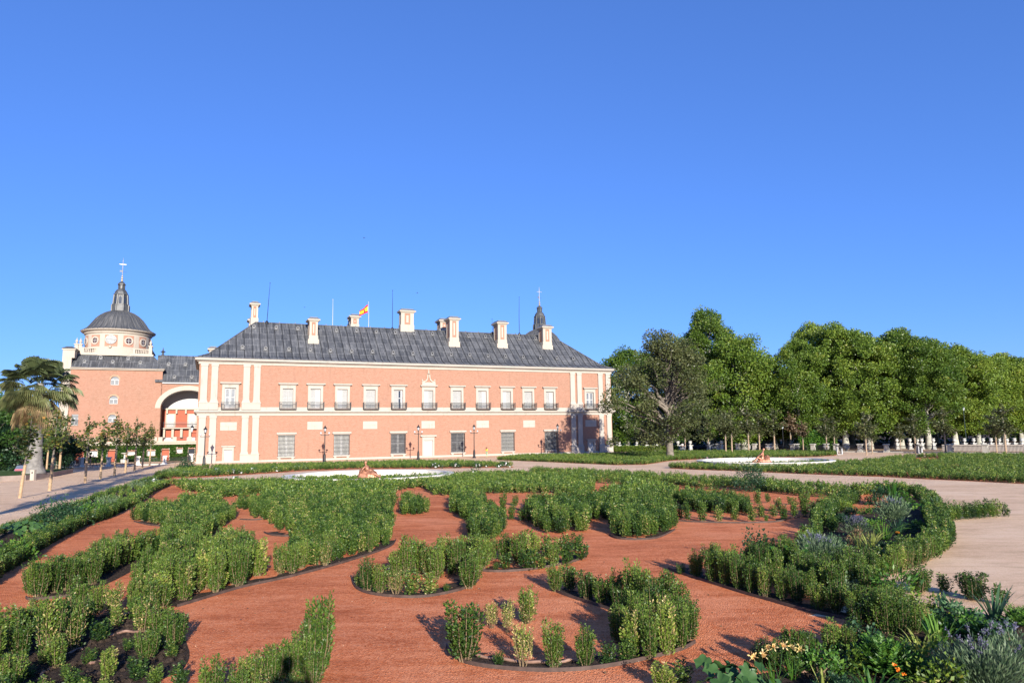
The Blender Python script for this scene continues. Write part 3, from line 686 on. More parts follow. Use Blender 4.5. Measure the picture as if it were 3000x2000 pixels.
# dome, lantern and cross (at DC_), reused for the far tower
def dome_set(parent, cx, cy, z0, scale=1.0, detail=True):
    d = MB(); k = scale
    prof = [(5.2, 0), (4.9, .16), (4.45, .45), (4.1, .85), (3.75, 1.4), (3.3, 2.05), (2.75, 2.6), (2.1, 3.05), (1.5, 3.3), (1.2, 3.4)]
    d.lathe([(r*k, z*k) for r, z in prof], 0, 0, 0, 64)
    for i in range(40):
        a = 2*pi*i/40; d.tube([(r*k*cos(a)*1.003, r*k*sin(a)*1.003, z*k+.02) for r, z in prof], .04*k, 4)
    d.build('dome', M['dome'], parent, (cx, cy, z0), smooth=False)
    l = MB(); n = 8; r0 = pi/8
    l.lathe([(r*k, z*k) for r, z in [(1.28, 3.25), (1.28, 3.5), (1.2, 3.52), (1.2, 4.35), (1.27, 4.38), (1.27, 4.48), (.98, 4.5), (.92, 5.95), (1.1, 6.02), (1.12, 6.15), (1.0, 6.2), (.92, 6.5), (.7, 6.85), (.46, 7.02), (.44, 7.05), (.40, 7.62), (.6, 7.68), (.6, 7.78), (.5, 7.95), (.3, 8.15), (.1, 8.25)]], 0, 0, 0, n, rot=r0)
    for i in range(8):
        a = 2*pi*i/8+r0
        l.tube([(1.28*k*cos(a), 1.28*k*sin(a), 3.4*k), (1.28*k*cos(a), 1.28*k*sin(a), 4.45*k)], .11*k, 5)
        l.tube([(1.12*k*cos(a), 1.12*k*sin(a), 4.5*k), (1.0*k*cos(a), 1.0*k*sin(a), 6.0*k)], .12*k, 5)
        l.tube([(.46*k*cos(a), .46*k*sin(a), 7.05*k), (.46*k*cos(a), .46*k*sin(a), 7.65*k)], .05*k, 4)
    lo_ = l.build('lantern', M['lead'], parent, (cx, cy, z0))
    l = MB()
    for i in range(8):
        a = 2*pi*i/8; ca, sa_ = cos(a), sin(a); r = .93*k; hw = .19*k; tx_ = (-sa_, ca)
        pts = [(-1, 4.6), (1, 4.6), (1, 5.5), (.6, 5.72), (0, 5.8), (-.6, 5.72), (-1, 5.5)]
        l.face([(r*ca+tx_[0]*hw*u, r*sa_+tx_[1]*hw*u, z*k) for u, z in pts])
    l.build('lantern_window', M['glass'], lo_)
    f = MB()
    for z, r in ((8.42, .2), (8.78, .18), (9.1, .14)): f.ball((0, 0, z*k), r*k, 10)
    f.tube([(0, 0, 8.2*k), (0, 0, 9.2*k), (0, 0, 11.2*k), (0, 0, 12.1*k)], [.07*k, .05*k, .05*k, .012*k], 6)
    f.box(-.46*k, .46*k, -.02*k, .02*k, 11.02*k, 11.07*k); f.box(-.025*k, .025*k, -.02*k, .02*k, 10.6*k, 11.5*k)
    for p in ((-.62, 11.04), (.62, 11.04), (0, 11.6), (0, 10.62)): f.ball((p[0]*k*.8, 0, p[1]*k), .06*k, 6)
    f.build('cross', M['copper'], parent, (cx, cy, z0))
    f = MB(); f.prism([(-.42*k, 10.08*k), (-.34*k, 9.95*k), (-.42*k, 9.82*k), (0, 9.8*k), (0, 10.04*k)][::-1], -.015, .015); f.tube([(0, 0, 9.85*k), (.55*k, 0, 9.78*k)], .02*k, 5)
    f.build('weathervane', M['lead'], parent, (cx, cy, z0))
dome_set(tower, DC_[0], DC_[1], 19.72)
# finials on the balustrade corners
for x, y in ((BX0-.6, BY+.7), (BX0-.1, BY+.7), (BX1-.25, BY+.15), (BX1-.25, BY+1.2)):
    t = MB(); t.box(x-.22, x+.22, y-.22, y+.22, 16.0, 17.3); t.box(x-.32, x+.32, y-.32, y+.32, 17.3, 17.42)
    t.lathe([(.2, 17.42), (.1, 17.55), (.2, 17.75), (.16, 17.95), (.05, 18.15), (.01, 18.4)], x, y, 0, 8); t.build('finial', M['stone2'], tower)
t = MB(); t.lathe([(.1, 15.6), (.22, 15.9), (.3, 16.2), (.12, 16.4), (.2, 16.7), (.42, 16.75), (.12, 16.95), (.02, 17.5)], TX1-.35, TO+4.5, 0, 8); t.build('finial', M['lead'], tower)
# white pilaster strip at the tower's left corner, with a pier on top
t = MB()
xa = -18.35; xb = -17.2
t.box(xa, xb, TO-.1, TO+12, 7.4, 15.0); t.box(xa-.1, xb+.02, TO-.25, TO+12, 7.0, 7.4); t.box(xa-.35, xb+.02, TO-.4, TO+12, 6.1, 7.0); t.box(xa-.6, xb+.02, TO-.55, TO+12, 5.6, 6.05); t.box(xa-.45, xb+.02, TO-.2, TO+12, 1.5, 5.6)
t.box(xa, xb+.35, TO-.1, TO+3.4, 15.0, 16.15); t.box(xa-.12, xb+.45, TO-.22, TO+3.5, 16.15, 16.35); t.build('corner_pier', M['stone2'], tower)
t = MB(); t.box(xa-.2, xb+.55, TO-.3, TO+3.6, 16.353, 16.7, top=(.6, .6)); t.build('pier_cap', M['lead'], tower)
# ---------------- arched link wing between tower and palace
AX0, AX1 = TX1, 6.0
linkw = tag(empty('arched_wing', W(0, 0), FROT), 'low brick wing with a tall arched niche and grey roof between clock tower and palace', 'building wing')
acx, aw, asp = -1.6, 3.75, 7.75; arise = 2.75       # intrados centre, half width, spring height, rise
def arch_pts(w_, r_, n=24): return [(acx+w_*cos(pi-pi*i/n), asp+r_*sin(pi*i/n)) for i in range(n+1)]
t = MB(); A = arch_pts(aw, arise); top = 11.45
t.face([(AX0, TO, 0), (acx-aw, TO, 0), (acx-aw, TO, asp), (AX0, TO, asp)]); t.face([(acx+aw, TO, 0), (AX1, TO, 0), (AX1, TO, asp), (acx+aw, TO, asp)])
t.face([(AX0, TO, asp), A[0] and (A[0][0], TO, A[0][1]), (A[0][0], TO, top), (AX0, TO, top)]); t.face([(A[-1][0], TO, asp), (AX1, TO, asp), (AX1, TO, top), (A[-1][0], TO, top)])
for i in range(24): t.face([(A[i][0], TO, A[i][1]), (A[i+1][0], TO, A[i+1][1]), (A[i+1][0], TO, top), (A[i][0], TO, top)])
t.build('wall', M['brick'], linkw)
t = MB(); B = arch_pts(aw+.72, arise+.68); ND = 3.6
for i in range(24): t.face([(A[i][0], TO-.06, A[i][1]), (A[i+1][0], TO-.06, A[i+1][1]), (B[i+1][0], TO-.06, B[i+1][1]), (B[i][0], TO-.06, B[i][1])]); t.face([(A[i+1][0], TO-.06, A[i+1][1]), (A[i][0], TO-.06, A[i][1]), (A[i][0], TO+.02, A[i][1]), (A[i+1][0], TO+.02, A[i+1][1])])
t.build('arch', M['stone2'], linkw)
t = MB()                                               # vault
for i in range(24): t.face([(A[i][0], TO+.02, A[i][1]), (A[i+1][0], TO+.02, A[i+1][1]), (A[i+1][0], TO+ND, A[i+1][1]), (A[i][0], TO+ND, A[i][1])])
t.face([(a, TO+ND, z) for a, z in A]); t.build('vault', M['white'], linkw)
t = MB(); t.face([(acx-aw, TO+ND-.3, 2), (acx+aw, TO+ND-.3, 2), (acx+aw, TO+ND-.3, 7.75), (acx-aw, TO+ND-.3, 7.75)])
for sx in (-1, 1): t.face([(acx+sx*aw, TO, 2), (acx+sx*aw, TO, asp), (acx+sx*aw, TO+ND, asp), (acx+sx*aw, TO+ND, 2)])
t.build('niche_wall', M['redplaster'], linkw)
t = MB(); t.box(acx-aw, acx+aw, TO+ND-.6, TO+ND-.3, 7.62, 7.85)
for i in range(6): x = acx-aw+.7+i*1.32; t.box(x, x+.24, TO+ND-.75, TO+ND-.3, 7.0, 7.62, top=(0, 0)); 
t.build('niche_cornice', M['stone2'], linkw)
for x in (-4.55, -1.5):
    f = MB(); f.box(x-.15, x+1.25, TO+ND-.36, TO+ND-.3, 4.9, 7.0); o = f.build('window', M['stone2'], linkw)
    s = MB()
    for a in (x+.05, x+.56):
        s.box(a, a+.48, TO+ND-.42, TO+ND-.36, 4.9, 6.85)
        for j in range(3): s.box(a+.06+j*.14, a+.13+j*.14, TO+ND-.435, TO+ND-.421, 5.7, 6.75)
    s.build('shutter', M['white'], o)
t = MB(); t.box(-5.35, .55, TO+ND-1.2, TO+ND-.3, 4.68, 4.84)
for i in range(5): x = -5.0+i*1.22; t.box(x, x+.34, TO+ND-.95, TO+ND-.3, 3.3, 4.68)
bo = t.build('balcony', M['stone2'], linkw)
t = MB(); 
for j in range(40): x = -5.3+j*.147; t.box(x-.014, x+.014, TO+ND-1.18, TO+ND-1.15, 4.84, 5.62)
t.box(-5.33, .5, TO+ND-1.19, TO+ND-1.14, 5.6, 5.66); t.build('railing', M['iron'], bo)
t = MB(); t.box(-1.6, -.4, TO+ND-.35, TO+ND-.3, 2.4, 3.3); t.box(-4.8, -3.5, TO+ND-.34, TO+ND-.3, 2.5, 3.35); t.build('door', M['white'], linkw)
t = MB(); t.box(AX0+.02, AX1, TO-.3, TO+8, 11.45, 11.65); t.build('cornice', M['white'], linkw)
t = MB(); t.face([(AX0-1, TO-.4, 11.66), (AX1, TO-.4, 11.66), (AX1, TO+4.2, 16.2), (AX0-1, TO+4.2, 16.2)]); t.face([(AX1, TO+4.2, 16.2), (AX1, TO+9, 11.6), (AX0-1, TO+9, 11.6), (AX0-1, TO+4.2, 16.2)])
s = AX0+.4
while s < AX1: t.tube([(s, TO-.4, 11.69), (s, TO+4.2, 16.23)], .035, 4); s += .9
lr2 = t.build('roof', M['roof'], linkw)
for px, py in [(160+x/3.92, 1000+y/3.92) for x, y in ((1312, 268),)]+[(x*.4848, 720+y*.4848) for x, y in ((1019, 720), (1121, 721), (1054, 797), (1159, 798))]:
    f = lambda o: 11.66+(o-TO+.4)*4.54/4.6
    o, s_, z_ = solve_off(px, py, f, TO-.3, TO+4); link('roof_vent', vm, lr2, (s_, o-.22, z_+.16))
# ---------------- ivy clad garden arcade with terrace on top
AO = 16.5
arc = tag(empty('garden_arcade', W(0, 0), FROT), 'low arcade with arched openings under a white terrace balustrade, in front of the clock tower', 'arcade')
ops = [(-15.0, .55, 1.85), (-13.3, .5, 1.9, .75), (-11.0, .55, 1.85), (-8.6, .55, 1.7, .9), (-6.05, .5, 1.75, .75), (-4.2, .5, 1.85), (-2.35, .38, 1.95, 1.05), (-.75, .42, 1.9)]
hol = [(o[0]-o[1], o[0]+o[1], (o[3] if len(o) > 3 else .02), o[2]-.25) for o in ops]
t = MB(); wall_holes(t, -18.6, 3.0, 0, 2.35, hol, AO, .35); t.face([(-18.6, AO, 0), (-18.6, TO, 0), (-18.6, TO, 2.35), (-18.6, AO, 2.35)]); t.build('wall', M['brick'], arc)
t = MB(); t.box(-19.0, 3.0, AO-.35, TO+.0-.01, 2.35, 2.62); t.box(-19.15, 3.0, AO-.5, AO, 2.62, 2.72); t.build('terrace', M['stone2'], arc)
t = MB()
for x in (-19.0, -16.4, -13.6, -10.8, -8.1, -5.9, -5.2, -3.35, -1.35, .4): t.box(x, x+.55, AO-.3, AO+.1, 2.72, 3.42)
t.box(-19, 1, AO-.28, AO+.08, 2.72, 2.84)
bo = t.build('balustrade', M['stone2'], arc)
t = MB(); t.box(-19, 1, AO-.12, AO-.07, 3.33, 3.38)
x = -19.0
while x < 1: t.box(x-.014, x+.014, AO-.11, AO-.08, 2.84, 3.35); x += .16
t.build('railing', M['iron'], bo)
for k, o in enumerate(ops):
    cx, hw_, zt_ = o[:3]; zb_ = o[3] if len(o) > 3 else .02; n = 10
    f = MB(); pts = [(cx+hw_*cos(pi*i/n), zt_-.25+.25*sin(pi*i/n)) for i in range(n+1)]
    out = [(cx+(hw_+.12)*cos(pi*i/n), zt_-.25+.37*sin(pi*i/n)) for i in range(n+1)]
    for i in range(n): f.face([(pts[i][0], AO-.05, pts[i][1]), (out[i][0], AO-.05, out[i][1]), (out[i+1][0], AO-.05, out[i+1][1]), (pts[i+1][0], AO-.05, pts[i+1][1])])
    for sx in (-1, 1): a, b = sorted((cx+sx*hw_, cx+sx*(hw_+.12))); f.box(a, b, AO-.05, AO+.1, zb_, zt_-.25)
    oo = f.build('arched_opening', M['stone2'], arc)
    g = MB(); g.box(cx-hw_-.02, cx+hw_+.02, AO+.33, AO+.37, zb_, zt_); g.build('door_panel' if len(o) == 3 else 'shutter', M['white'] if len(o) > 3 else (M['glass'] if k == 7 else M['redplaster']), oo)
# far tower behind the palace roof
far = tag(empty('far_tower', W(0, 0), FROT), 'second lead dome with lantern and weathervane behind the right end of the palace roof', 'tower')
FO = 23.3; sL, zc = F(1582.0, 980, FO+1.2); s_e, z_e = F(1660.5, 1017.0, FO)
sc_ = 1.0; z0f = z_e-.05; fcx, fcy = sL, FO+1.2
t = MB(); t.lathe([(4.6, -z0f), (4.6, -.6), (4.75, -.45), (5.15, -.2), (5.15, .02)], fcx, fcy, z0f, 48); t.build('drum', M['stone2'], far, smooth=True)
dome_set(far, fcx, fcy, z0f, sc_)
print('FAR', sL, z_e, F(1582, 969, FO+1.2), F(1582, 902, FO+1.2), F(1582, 850, FO+1.2))
# ------------------------------------------------------------------ GROUND
def sheet(name, poly, z, matk, holes=None, kind='structure', label=None, cat=None):
    bm = bmesh.new(); vs = [bm.verts.new((x, y, z)) for x, y in poly]; f = bm.faces.new(vs)
    if f.normal.z < 0: f.normal_flip()
    bm.normal_update(); bmesh.ops.triangulate(bm, faces=bm.faces[:])
    for f in bm.faces:
        if f.normal.z < 0: f.normal_flip()
    me = bpy.data.meshes.new(name); bm.to_mesh(me); bm.free(); me.materials.append(M[matk]); o = link(name, me); o['kind'] = kind
    if label: tag(o, label, cat)
    return o
def GP(pts, hr=0.0):
    """ground polygon from (x, y[, 't']) measurements; 't' = y is a plant top, hr = plant height / eye height"""
    out = []
    for p in pts:
        y = p[1]
        if len(p) > 2: h = hor(p[0]); y = h+(y-h)/(1-hr)
        out.append(G(p[0], y))
    return out
def smooth_poly(poly, it=2):
    for _ in range(it):
        q = []
        for i in range(len(poly)):
            a, b = poly[i], poly[(i+1) % len(poly)]
            q += [(a[0]*.75+b[0]*.25, a[1]*.75+b[1]*.25), (a[0]*.25+b[0]*.75, a[1]*.25+b[1]*.75)]
        poly = q
    return poly
sheet('ground', [(-2500, -400), (2500, -400), (2500, 3500), (-2500, 3500)], 0, 'path')
main_poly = GP([(-300, 1760), (-60, 1600), (38, 1556), (150, 1515), (255, 1478), (352, 1438), (430, 1412), (475, 1397), (600, 1412), (730, 1408), (850, 1404), (1000, 1401), (1180, 1398), (1300, 1394), (1400, 1388), (1552, 1379), (1700, 1385), (1850, 1393), (2000, 1402), (2132, 1412), (2260, 1420), (2400, 1432), (2500, 1438), (2600, 1440), (2690, 1455), (2733, 1475), (2741, 1510), (2743, 1540), (2762, 1570), (2764, 1585), (2745, 1610), (2700, 1640), (2625, 1672), (2570, 1700), (2620, 1735)])+[(5.2, 13.0), (8, 12.4), (8.5, 9), (7, 5.5), (0, 4.5), (-7, 4.5), (-14, 9)]
sheet('red_gravel_ground', main_poly, .004, 'red')
nb1 = GP([(446, 1403), (600, 1398), (760, 1388), (900, 1379), (1050, 1374), (1200, 1373), (1400, 1370), (1507, 1369), (1500, 1366), (1350, 1357), (1200, 1356), (1000, 1361), (880, 1364), (700, 1368), (600, 1371), (520, 1376), (470, 1388)])
sheet('red_gravel_bed', nb1, .004, 'red')
nb2 = GP([(1455, 1347), (1608, 1353), (1800, 1362), (1889, 1361), (1966, 1349), (2042, 1345), (2250, 1341), (2400, 1337), (2450, 1334), (2450, 1327), (2100, 1325), (2000, 1325), (1700, 1336), (1524, 1337)])
sheet('red_gravel_bed', nb2, .004, 'red')
nb3 = GP([(1961, 1372), (2055, 1376), (2170, 1380), (2400, 1390), (2579, 1396), (2706, 1403), (2859, 1410), (3000, 1417), (3150, 1424), (3150, 1340), (3000, 1337), (2757, 1335), (2642, 1342), (2560, 1352), (2489, 1358), (2400, 1360), (2300, 1362), (2055, 1365), (1970, 1367)])
sheet('red_gravel_bed', nb3, .004, 'red')
# lawns round the basins and left of the palm
def disc(c, r, n=48, sy=1): return [(c[0]+r*cos(2*pi*i/n), c[1]+r*sin(2*pi*i/n)*sy) for i in range(n)]
FC1, FC2 = (-10.5, 51.8), (23.4, 66.3)
sheet('lawn_ring', disc(FC1, 7.6), .006, 'grass'); sheet('lawn_ring', disc(FC2, 7.6), .006, 'grass')
sheet('lawn', [W(-20, 13.5)[:2], W(3, 13.5)[:2], W(3, 18)[:2], W(-20, 18)[:2]], .006, 'grass')
sheet('far_ground', [(-60, 121), (300, 92), (400, 500), (-200, 500)], .006, 'soil')
# ------------------------------------------------------------------ BASINS
def basin(c, lab):
    t = MB(); n = 72
    def ringp(r, z):
        return [(c[0]+r*cos(2*pi*i/n), c[1]+r*sin(2*pi*i/n), z) for i in range(n)]
    pr = [(6.15, 0), (6.15, .1), (6.0, .14), (6.0, .36), (6.12, .42), (6.12, .5), (5.6, .5), (5.6, .42), (5.62, .06)]
    rs = [ringp(*p) for p in pr]
    for a, b in zip(rs[:-1], rs[1:]):
        for i in range(n): j = (i+1) % n; t.face([a[i], a[j], b[j], b[i]])
    root = tag(empty('fountain_basin', (0, 0, 0)), lab, 'basin')
    t.build('rim', M['marble'], root)
    t = MB(); t.face([(c[0]+5.62*cos(2*pi*i/n), c[1]+5.62*sin(2*pi*i/n), .07) for i in range(n)]); t.build('floor', M['marble'], root)
    return root
M['marble'] = simple('white_basin_stone', (.62, .58, .51), .7, .22, .9)
basin(FC1, 'round white stone basin in front of the palace, crouching terracotta figure on it')
basin(FC2, 'round white stone basin on the right before the fence and trees')
# ------------------------------------------------------------------ LEAF TOOLS
def leafquads(P, D, L, Wd, roll=None):
    """P base points, D unit directions, L lengths, Wd widths -> V, F of diamonds"""
    n = len(P); D = D/np.linalg.norm(D, axis=1, keepdims=True)
    R = rng.normal(size=(n, 3)); S = np.cross(D, R); S /= np.linalg.norm(S, axis=1, keepdims=True)+1e-9
    L = np.asarray(L).reshape(-1, 1)*np.ones((n, 1)); Wd = np.asarray(Wd).reshape(-1, 1)*np.ones((n, 1))
    N = np.cross(D, S)
    a = P; c = P+D*L; m = P+D*L*.5+N*L*.06
    V = np.stack([a, m-S*Wd*.5, c, m+S*Wd*.5], 1).reshape(-1, 3); Fc = np.arange(4*n).reshape(n, 4)
    return V, Fc
def unit(n):
    v = rng.normal(size=(n, 3)); return v/np.linalg.norm(v, axis=1, keepdims=True)
# box shrub, unit height 1
def shrub_arrays(ns, per, wide=.3, leaf=.055, seed=0, dry=0.0, dark=0.0, low=.12, sparse=0.0):
    rs = np.random.default_rng(seed); Ps = []; Ds = []; Vs = []; stems = []
    for k in range(ns):
        a = 2*pi*(k+rs.random()*.8)/ns; rr = wide*sqrt(rs.random())*.95; H = (.58+.42*rs.random())*(1-.35*(rr/wide)**2*rs.random())
        b = np.array([cos(a)*rr*.35, sin(a)*rr*.35, 0]); tip = np.array([cos(a)*rr, sin(a)*rr, H]); mid = (b+tip)/2+np.array([cos(a), sin(a), 0])*rr*.22
        n = per; t = low+(1-low)*rs.random(n)**.85; t = t[:, None]
        c = (1-t)**2*b+2*t*(1-t)*mid+t*t*tip
        off = rs.normal(size=(n, 3)); off[:, 2] *= .6; off /= np.linalg.norm(off, axis=1, keepdims=True)
        r = (.028+.075*rs.random((n, 1)))*(1.0-.35*t)*(wide/.3)**.5
        P = c+off*r; d = off*np.array([1, 1, .5])+np.array([0, 0, .75])
        Ps.append(P); Ds.append(d); stems.append((b, mid, tip))
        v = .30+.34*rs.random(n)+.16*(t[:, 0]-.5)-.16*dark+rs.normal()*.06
        if dry > 0:
            f = rs.random(n) < dry*(1.35-t[:, 0])*(.4+1.2*rs.random()); v[f] = .80+.2*rs.random(f.sum())
        Vs.append(np.clip(v, 0, 1))
    P = np.concatenate(Ps); D = np.concatenate(Ds); v = np.concatenate(Vs)
    if sparse: keep = rs.random(len(P)) > sparse; P, D, v = P[keep], D[keep], v[keep]
    lv = leaf*(.7+.6*rs.random(len(P)))
    V, Fc = leafquads(P, D, lv, lv*.55)
    V[:, 2] = np.maximum(V[:, 2], .005)
    return V, Fc, v, stems
def stem_mesh(name, stems, matk='twig', r=.009):
    t = MB()
    for b, m_, tp in stems:
        t.tube([tuple(b), tuple((b+m_)/2*.98+np.array([0, 0, .0])), tuple(m_), tuple((m_+tp)/2), tuple(tp)], [r*1.2, r, r*.8, r*.5, r*.25], 4)
    return t.mesh(name, M[matk])
VAR = []                                              # (foliage, stems, state)
spec = [('green', 13, 130, .27, 0, 0, 0), ('green', 15, 120, .30, 0, 0, 0), ('green', 11, 140, .24, .02, 0, 0), ('dark', 14, 130, .28, 0, .9, 0), ('dark', 12, 130, .25, 0, .7, 0),
        ('bright', 9, 120, .22, 0, -.9, 0), ('pale', 14, 115, .27, .16, -.1, 0), ('pale', 12, 110, .25, .22, 0, .1), ('yellow', 10, 100, .24, .5, -.3, .3), ('dry', 10, 70, .22, 1.3, -.3, .35)]
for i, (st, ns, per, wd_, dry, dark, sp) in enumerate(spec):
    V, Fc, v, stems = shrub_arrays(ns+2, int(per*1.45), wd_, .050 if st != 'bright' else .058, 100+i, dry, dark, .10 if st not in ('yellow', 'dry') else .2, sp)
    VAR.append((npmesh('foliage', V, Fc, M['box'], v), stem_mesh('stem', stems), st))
LOW = []
for i in range(6):                                    # light versions for the far hedging
    V, Fc, v, _ = shrub_arrays(9, 16, .33, .15, 300+i, .04 if i < 4 else .2, 0.2*(i % 3)-.2, .08); LOW.append((V, v))
MID = []
for i in range(8):
    V, Fc, v, _ = shrub_arrays(11, 58, .27, .082, 400+i, [0, 0, .03, .05, .12, 0, .25, .02][i], [.3, .1, 0, .5, 0, .8, -.1, .2][i], .08); MID.append((V, v))
shrubs = []                                           # (x, y, height, width factor, variety state or None, bed name)
def inpoly(x, y, poly):
    c = False; j = len(poly)-1
    for i in range(len(poly)):
        xi, yi = poly[i]; xj, yj = poly[j]
        if (yi > y) != (yj > y) and x < (xj-xi)*(y-yi)/(yj-yi)+xi: c = not c
        j = i
    return c
def fill(poly, d, h, bed, hv=.16, keep=1.0, states=None, jit=.32, avoid=()):
    xs = [p[0] for p in poly]; ys = [p[1] for p in poly]; y = min(ys); r = 0
    while y < max(ys):
        x = min(xs)+(r % 2)*d*.5
        while x < max(xs):
            px = x+rnd.uniform(-jit, jit)*d; py = y+rnd.uniform(-jit, jit)*d
            if rnd.random() < keep and inpoly(px, py, poly) and not any(inpoly(px, py, a) for a in avoid):
                shrubs.append((px, py, h*1.08*(rnd.uniform(1-hv, 1+hv) if rnd.random() > .12 else rnd.uniform(.62, 1.28)), rnd.uniform(.72, 1.1), rnd.choice(states) if states else None, bed))
            x += d
        y += d*.87; r += 1
def row(pts, d, h, bed, rows=1, gap=.32, hv=.14, keep=1.0, states=None, side=1):
    for k in range(rows):
        carry = rnd.uniform(0, d)
        for a, b in zip(pts[:-1], pts[1:]):
            dx, dy = b[0]-a[0], b[1]-a[1]; L = hypot(dx, dy)
            if L < 1e-6: continue
            ux, uy = dx/L, dy/L; t = carry
            while t < L:
                if rnd.random() < keep:
                    shrubs.append((a[0]+ux*t-uy*gap*k*side+rnd.uniform(-.05, .05), a[1]+uy*t+ux*gap*k*side+rnd.uniform(-.05, .05), h*rnd.uniform(1-hv, 1+hv), rnd.uniform(.9, 1.12), rnd.choice(states) if states else None, bed))
                t += d*rnd.uniform(.85, 1.15)
            carry = t-L
BIGB = ('the muddy bottom left bed',)
def one(x, yb, yt, wpx, st, bed):
    gx, gy = G(x, yb); k = sqrt(gy*gy+CH*CH)
    h = (yb-yt)*gy/FPX*1.02
    # top of plant leans away from the foreshortening of a high viewpoint
    zt_ = CH-(yt-hor(x))*gy/FPX; h = max(.15, zt_)*(1.42 if bed in (BIGB or ()) else 1.19)
    shrubs.append((gx, gy, h, (wpx*gy/FPX)/(h*.52)*1.0, st, bed))
# ---- nearest bushes one by one (column, foot row, top row, width)
BL = 'the muddy bottom left bed'
for a in ((22, 1901, 1780, 88, 'green'), (70, 1885, 1778, 55, 'dark'), (140, 1928, 1757, 66, 'pale'), (215, 1905, 1748, 62, 'pale'), (225, 1800, 1703, 55, 'dark'), (282, 1798, 1712, 48, 'green'), (330, 1800, 1705, 50, 'pale'),
          (290, 1880, 1800, 58, 'bright'), (262, 1945, 1875, 60, 'green'), (312, 1985, 1885, 52, 'bright'), (192, 1992, 1918, 50, 'bright'), (25, 2035, 1905, 80, 'green'), (82, 1988, 1922, 52, 'bright'), (130, 1945, 1885, 60, 'dark'), (165, 1955, 1850, 62, 'green'), (55, 1935, 1815, 64, 'green'), (245, 1852, 1755, 58, 'green'), (175, 1850, 1745, 55, 'dark'), (100, 1838, 1752, 50, 'green'), (215, 2030, 1935, 60, 'dark'), (60, 2085, 1985, 70, 'green'), (265, 2085, 1990, 60, 'green'), (340, 1835, 1762, 46, 'yellow'), (-20, 2090, 1960, 90, 'dark'), (160, 2090, 1995, 60, 'pale'),
          (374, 1905, 1852, 34, 'bright'), (240, 2045, 1955, 62, 'green'), (305, 2035, 1955, 60, 'yellow'), (-40, 1960, 1830, 80, 'green'), (-30, 1880, 1790, 70, 'dark'), (110, 2060, 1960, 70, 'green')): one(*a, BL)
BC = 'the crowded left column'
for a in ((412, 1762, 1690, 50, 'dark'), (442, 1790, 1692, 58, 'pale'), (474, 1778, 1682, 55, 'green'), (420, 1850, 1730, 70, 'pale'), (470, 1862, 1765, 60, 'green'), (512, 1898, 1775, 62, 'dark'), (503, 1925, 1850, 48, 'dry'),
          (430, 1932, 1830, 60, 'green'), (400, 1992, 1890, 60, 'green'), (455, 2005, 1915, 60, 'pale'), (440, 2055, 1962, 60, 'green'), (530, 2012, 1910, 64, 'green'), (500, 1842, 1758, 55, 'green'), (395, 1812, 1730, 50, 'pale'), (450, 1905, 1815, 55, 'dark'), (500, 2070, 1985, 60, 'green'), (370, 2060, 1975, 60, 'green')): one(*a, BC)
BF = 'the bottom edge clump'
for a in ((620, 2085, 1897, 76, 'green'), (735, 2035, 1882, 66, 'pale'), (700, 2065, 1925, 60, 'green'), (800, 2012, 1862, 64, 'green'), (852, 2002, 1848, 64, 'green'), (892, 1988, 1822, 62, 'dark'), (935, 1972, 1745, 74, 'green'), (868, 2060, 1935, 62, 'bright'), (800, 2085, 1960, 64, 'dark'), (932, 2055, 1960, 62, 'dark'), (770, 2060, 1940, 60, 'pale'), (905, 1940, 1835, 58, 'green'), (915, 2010, 1880, 60, 'green')): one(*a, BF)
BH = 'the round sunlit bed'
for a in ((1362, 1936, 1745, 108, 'dark'), (1462, 1948, 1876, 46, 'bright'), (1440, 1840, 1740, 42, 'yellow'), (1488, 1852, 1736, 44, 'yellow'), (1545, 1826, 1707, 58, 'pale'), (1532, 1952, 1798, 62, 'yellow'), (1622, 1960, 1804, 56, 'green'), (1717, 1954, 1822, 62, 'dark'), (1782, 1944, 1850, 46, 'bright'),
          (1628, 1733, 1640, 48, 'green'), (1672, 1730, 1642, 50, 'dark'), (1720, 1754, 1658, 54, 'dark'), (1766, 1768, 1682, 55, 'green'), (1802, 1774, 1660, 50, 'green'), (1745, 1742, 1672, 50, 'dark'), (1852, 1792, 1638, 66, 'green'), (1882, 1802, 1658, 58, 'green'), (1952, 1802, 1664, 62, 'green'), (1822, 1790, 1700, 52, 'dark'), (1912, 1790, 1690, 52, 'green')): one(*a, BH)
BJ = 'the dense round bed clump'
for a in ((1812, 1882, 1754, 62, 'green'), (1850, 1922, 1762, 62, 'bright'), (1902, 1932, 1772, 64, 'green'), (1952, 1918, 1756, 62, 'bright'), (1992, 1902, 1750, 60, 'green'), (2018, 1880, 1750, 58, 'dark'), (1836, 1938, 1842, 50, 'green'), (1886, 1902, 1740, 60, 'green'), (1938, 1872, 1724, 58, 'yellow'), (1982, 1862, 1732, 56, 'green'), (1872, 1862, 1720, 58, 'green'), (1922, 1834, 1692, 58, 'dark'), (1986, 1832, 1692, 58, 'green'), (2010, 1850, 1725, 55, 'green'), (1845, 1842, 1720, 52, 'dark'), (1960, 1890, 1760, 55, 'green')): one(*a, BJ)
BK = 'the pair before the squash leaves'
for a in ((1945, 2022, 1910, 78, 'bright'), (2000, 2010, 1905, 60, 'dark')): one(*a, BK)
BI = 'the round-ended middle bed'
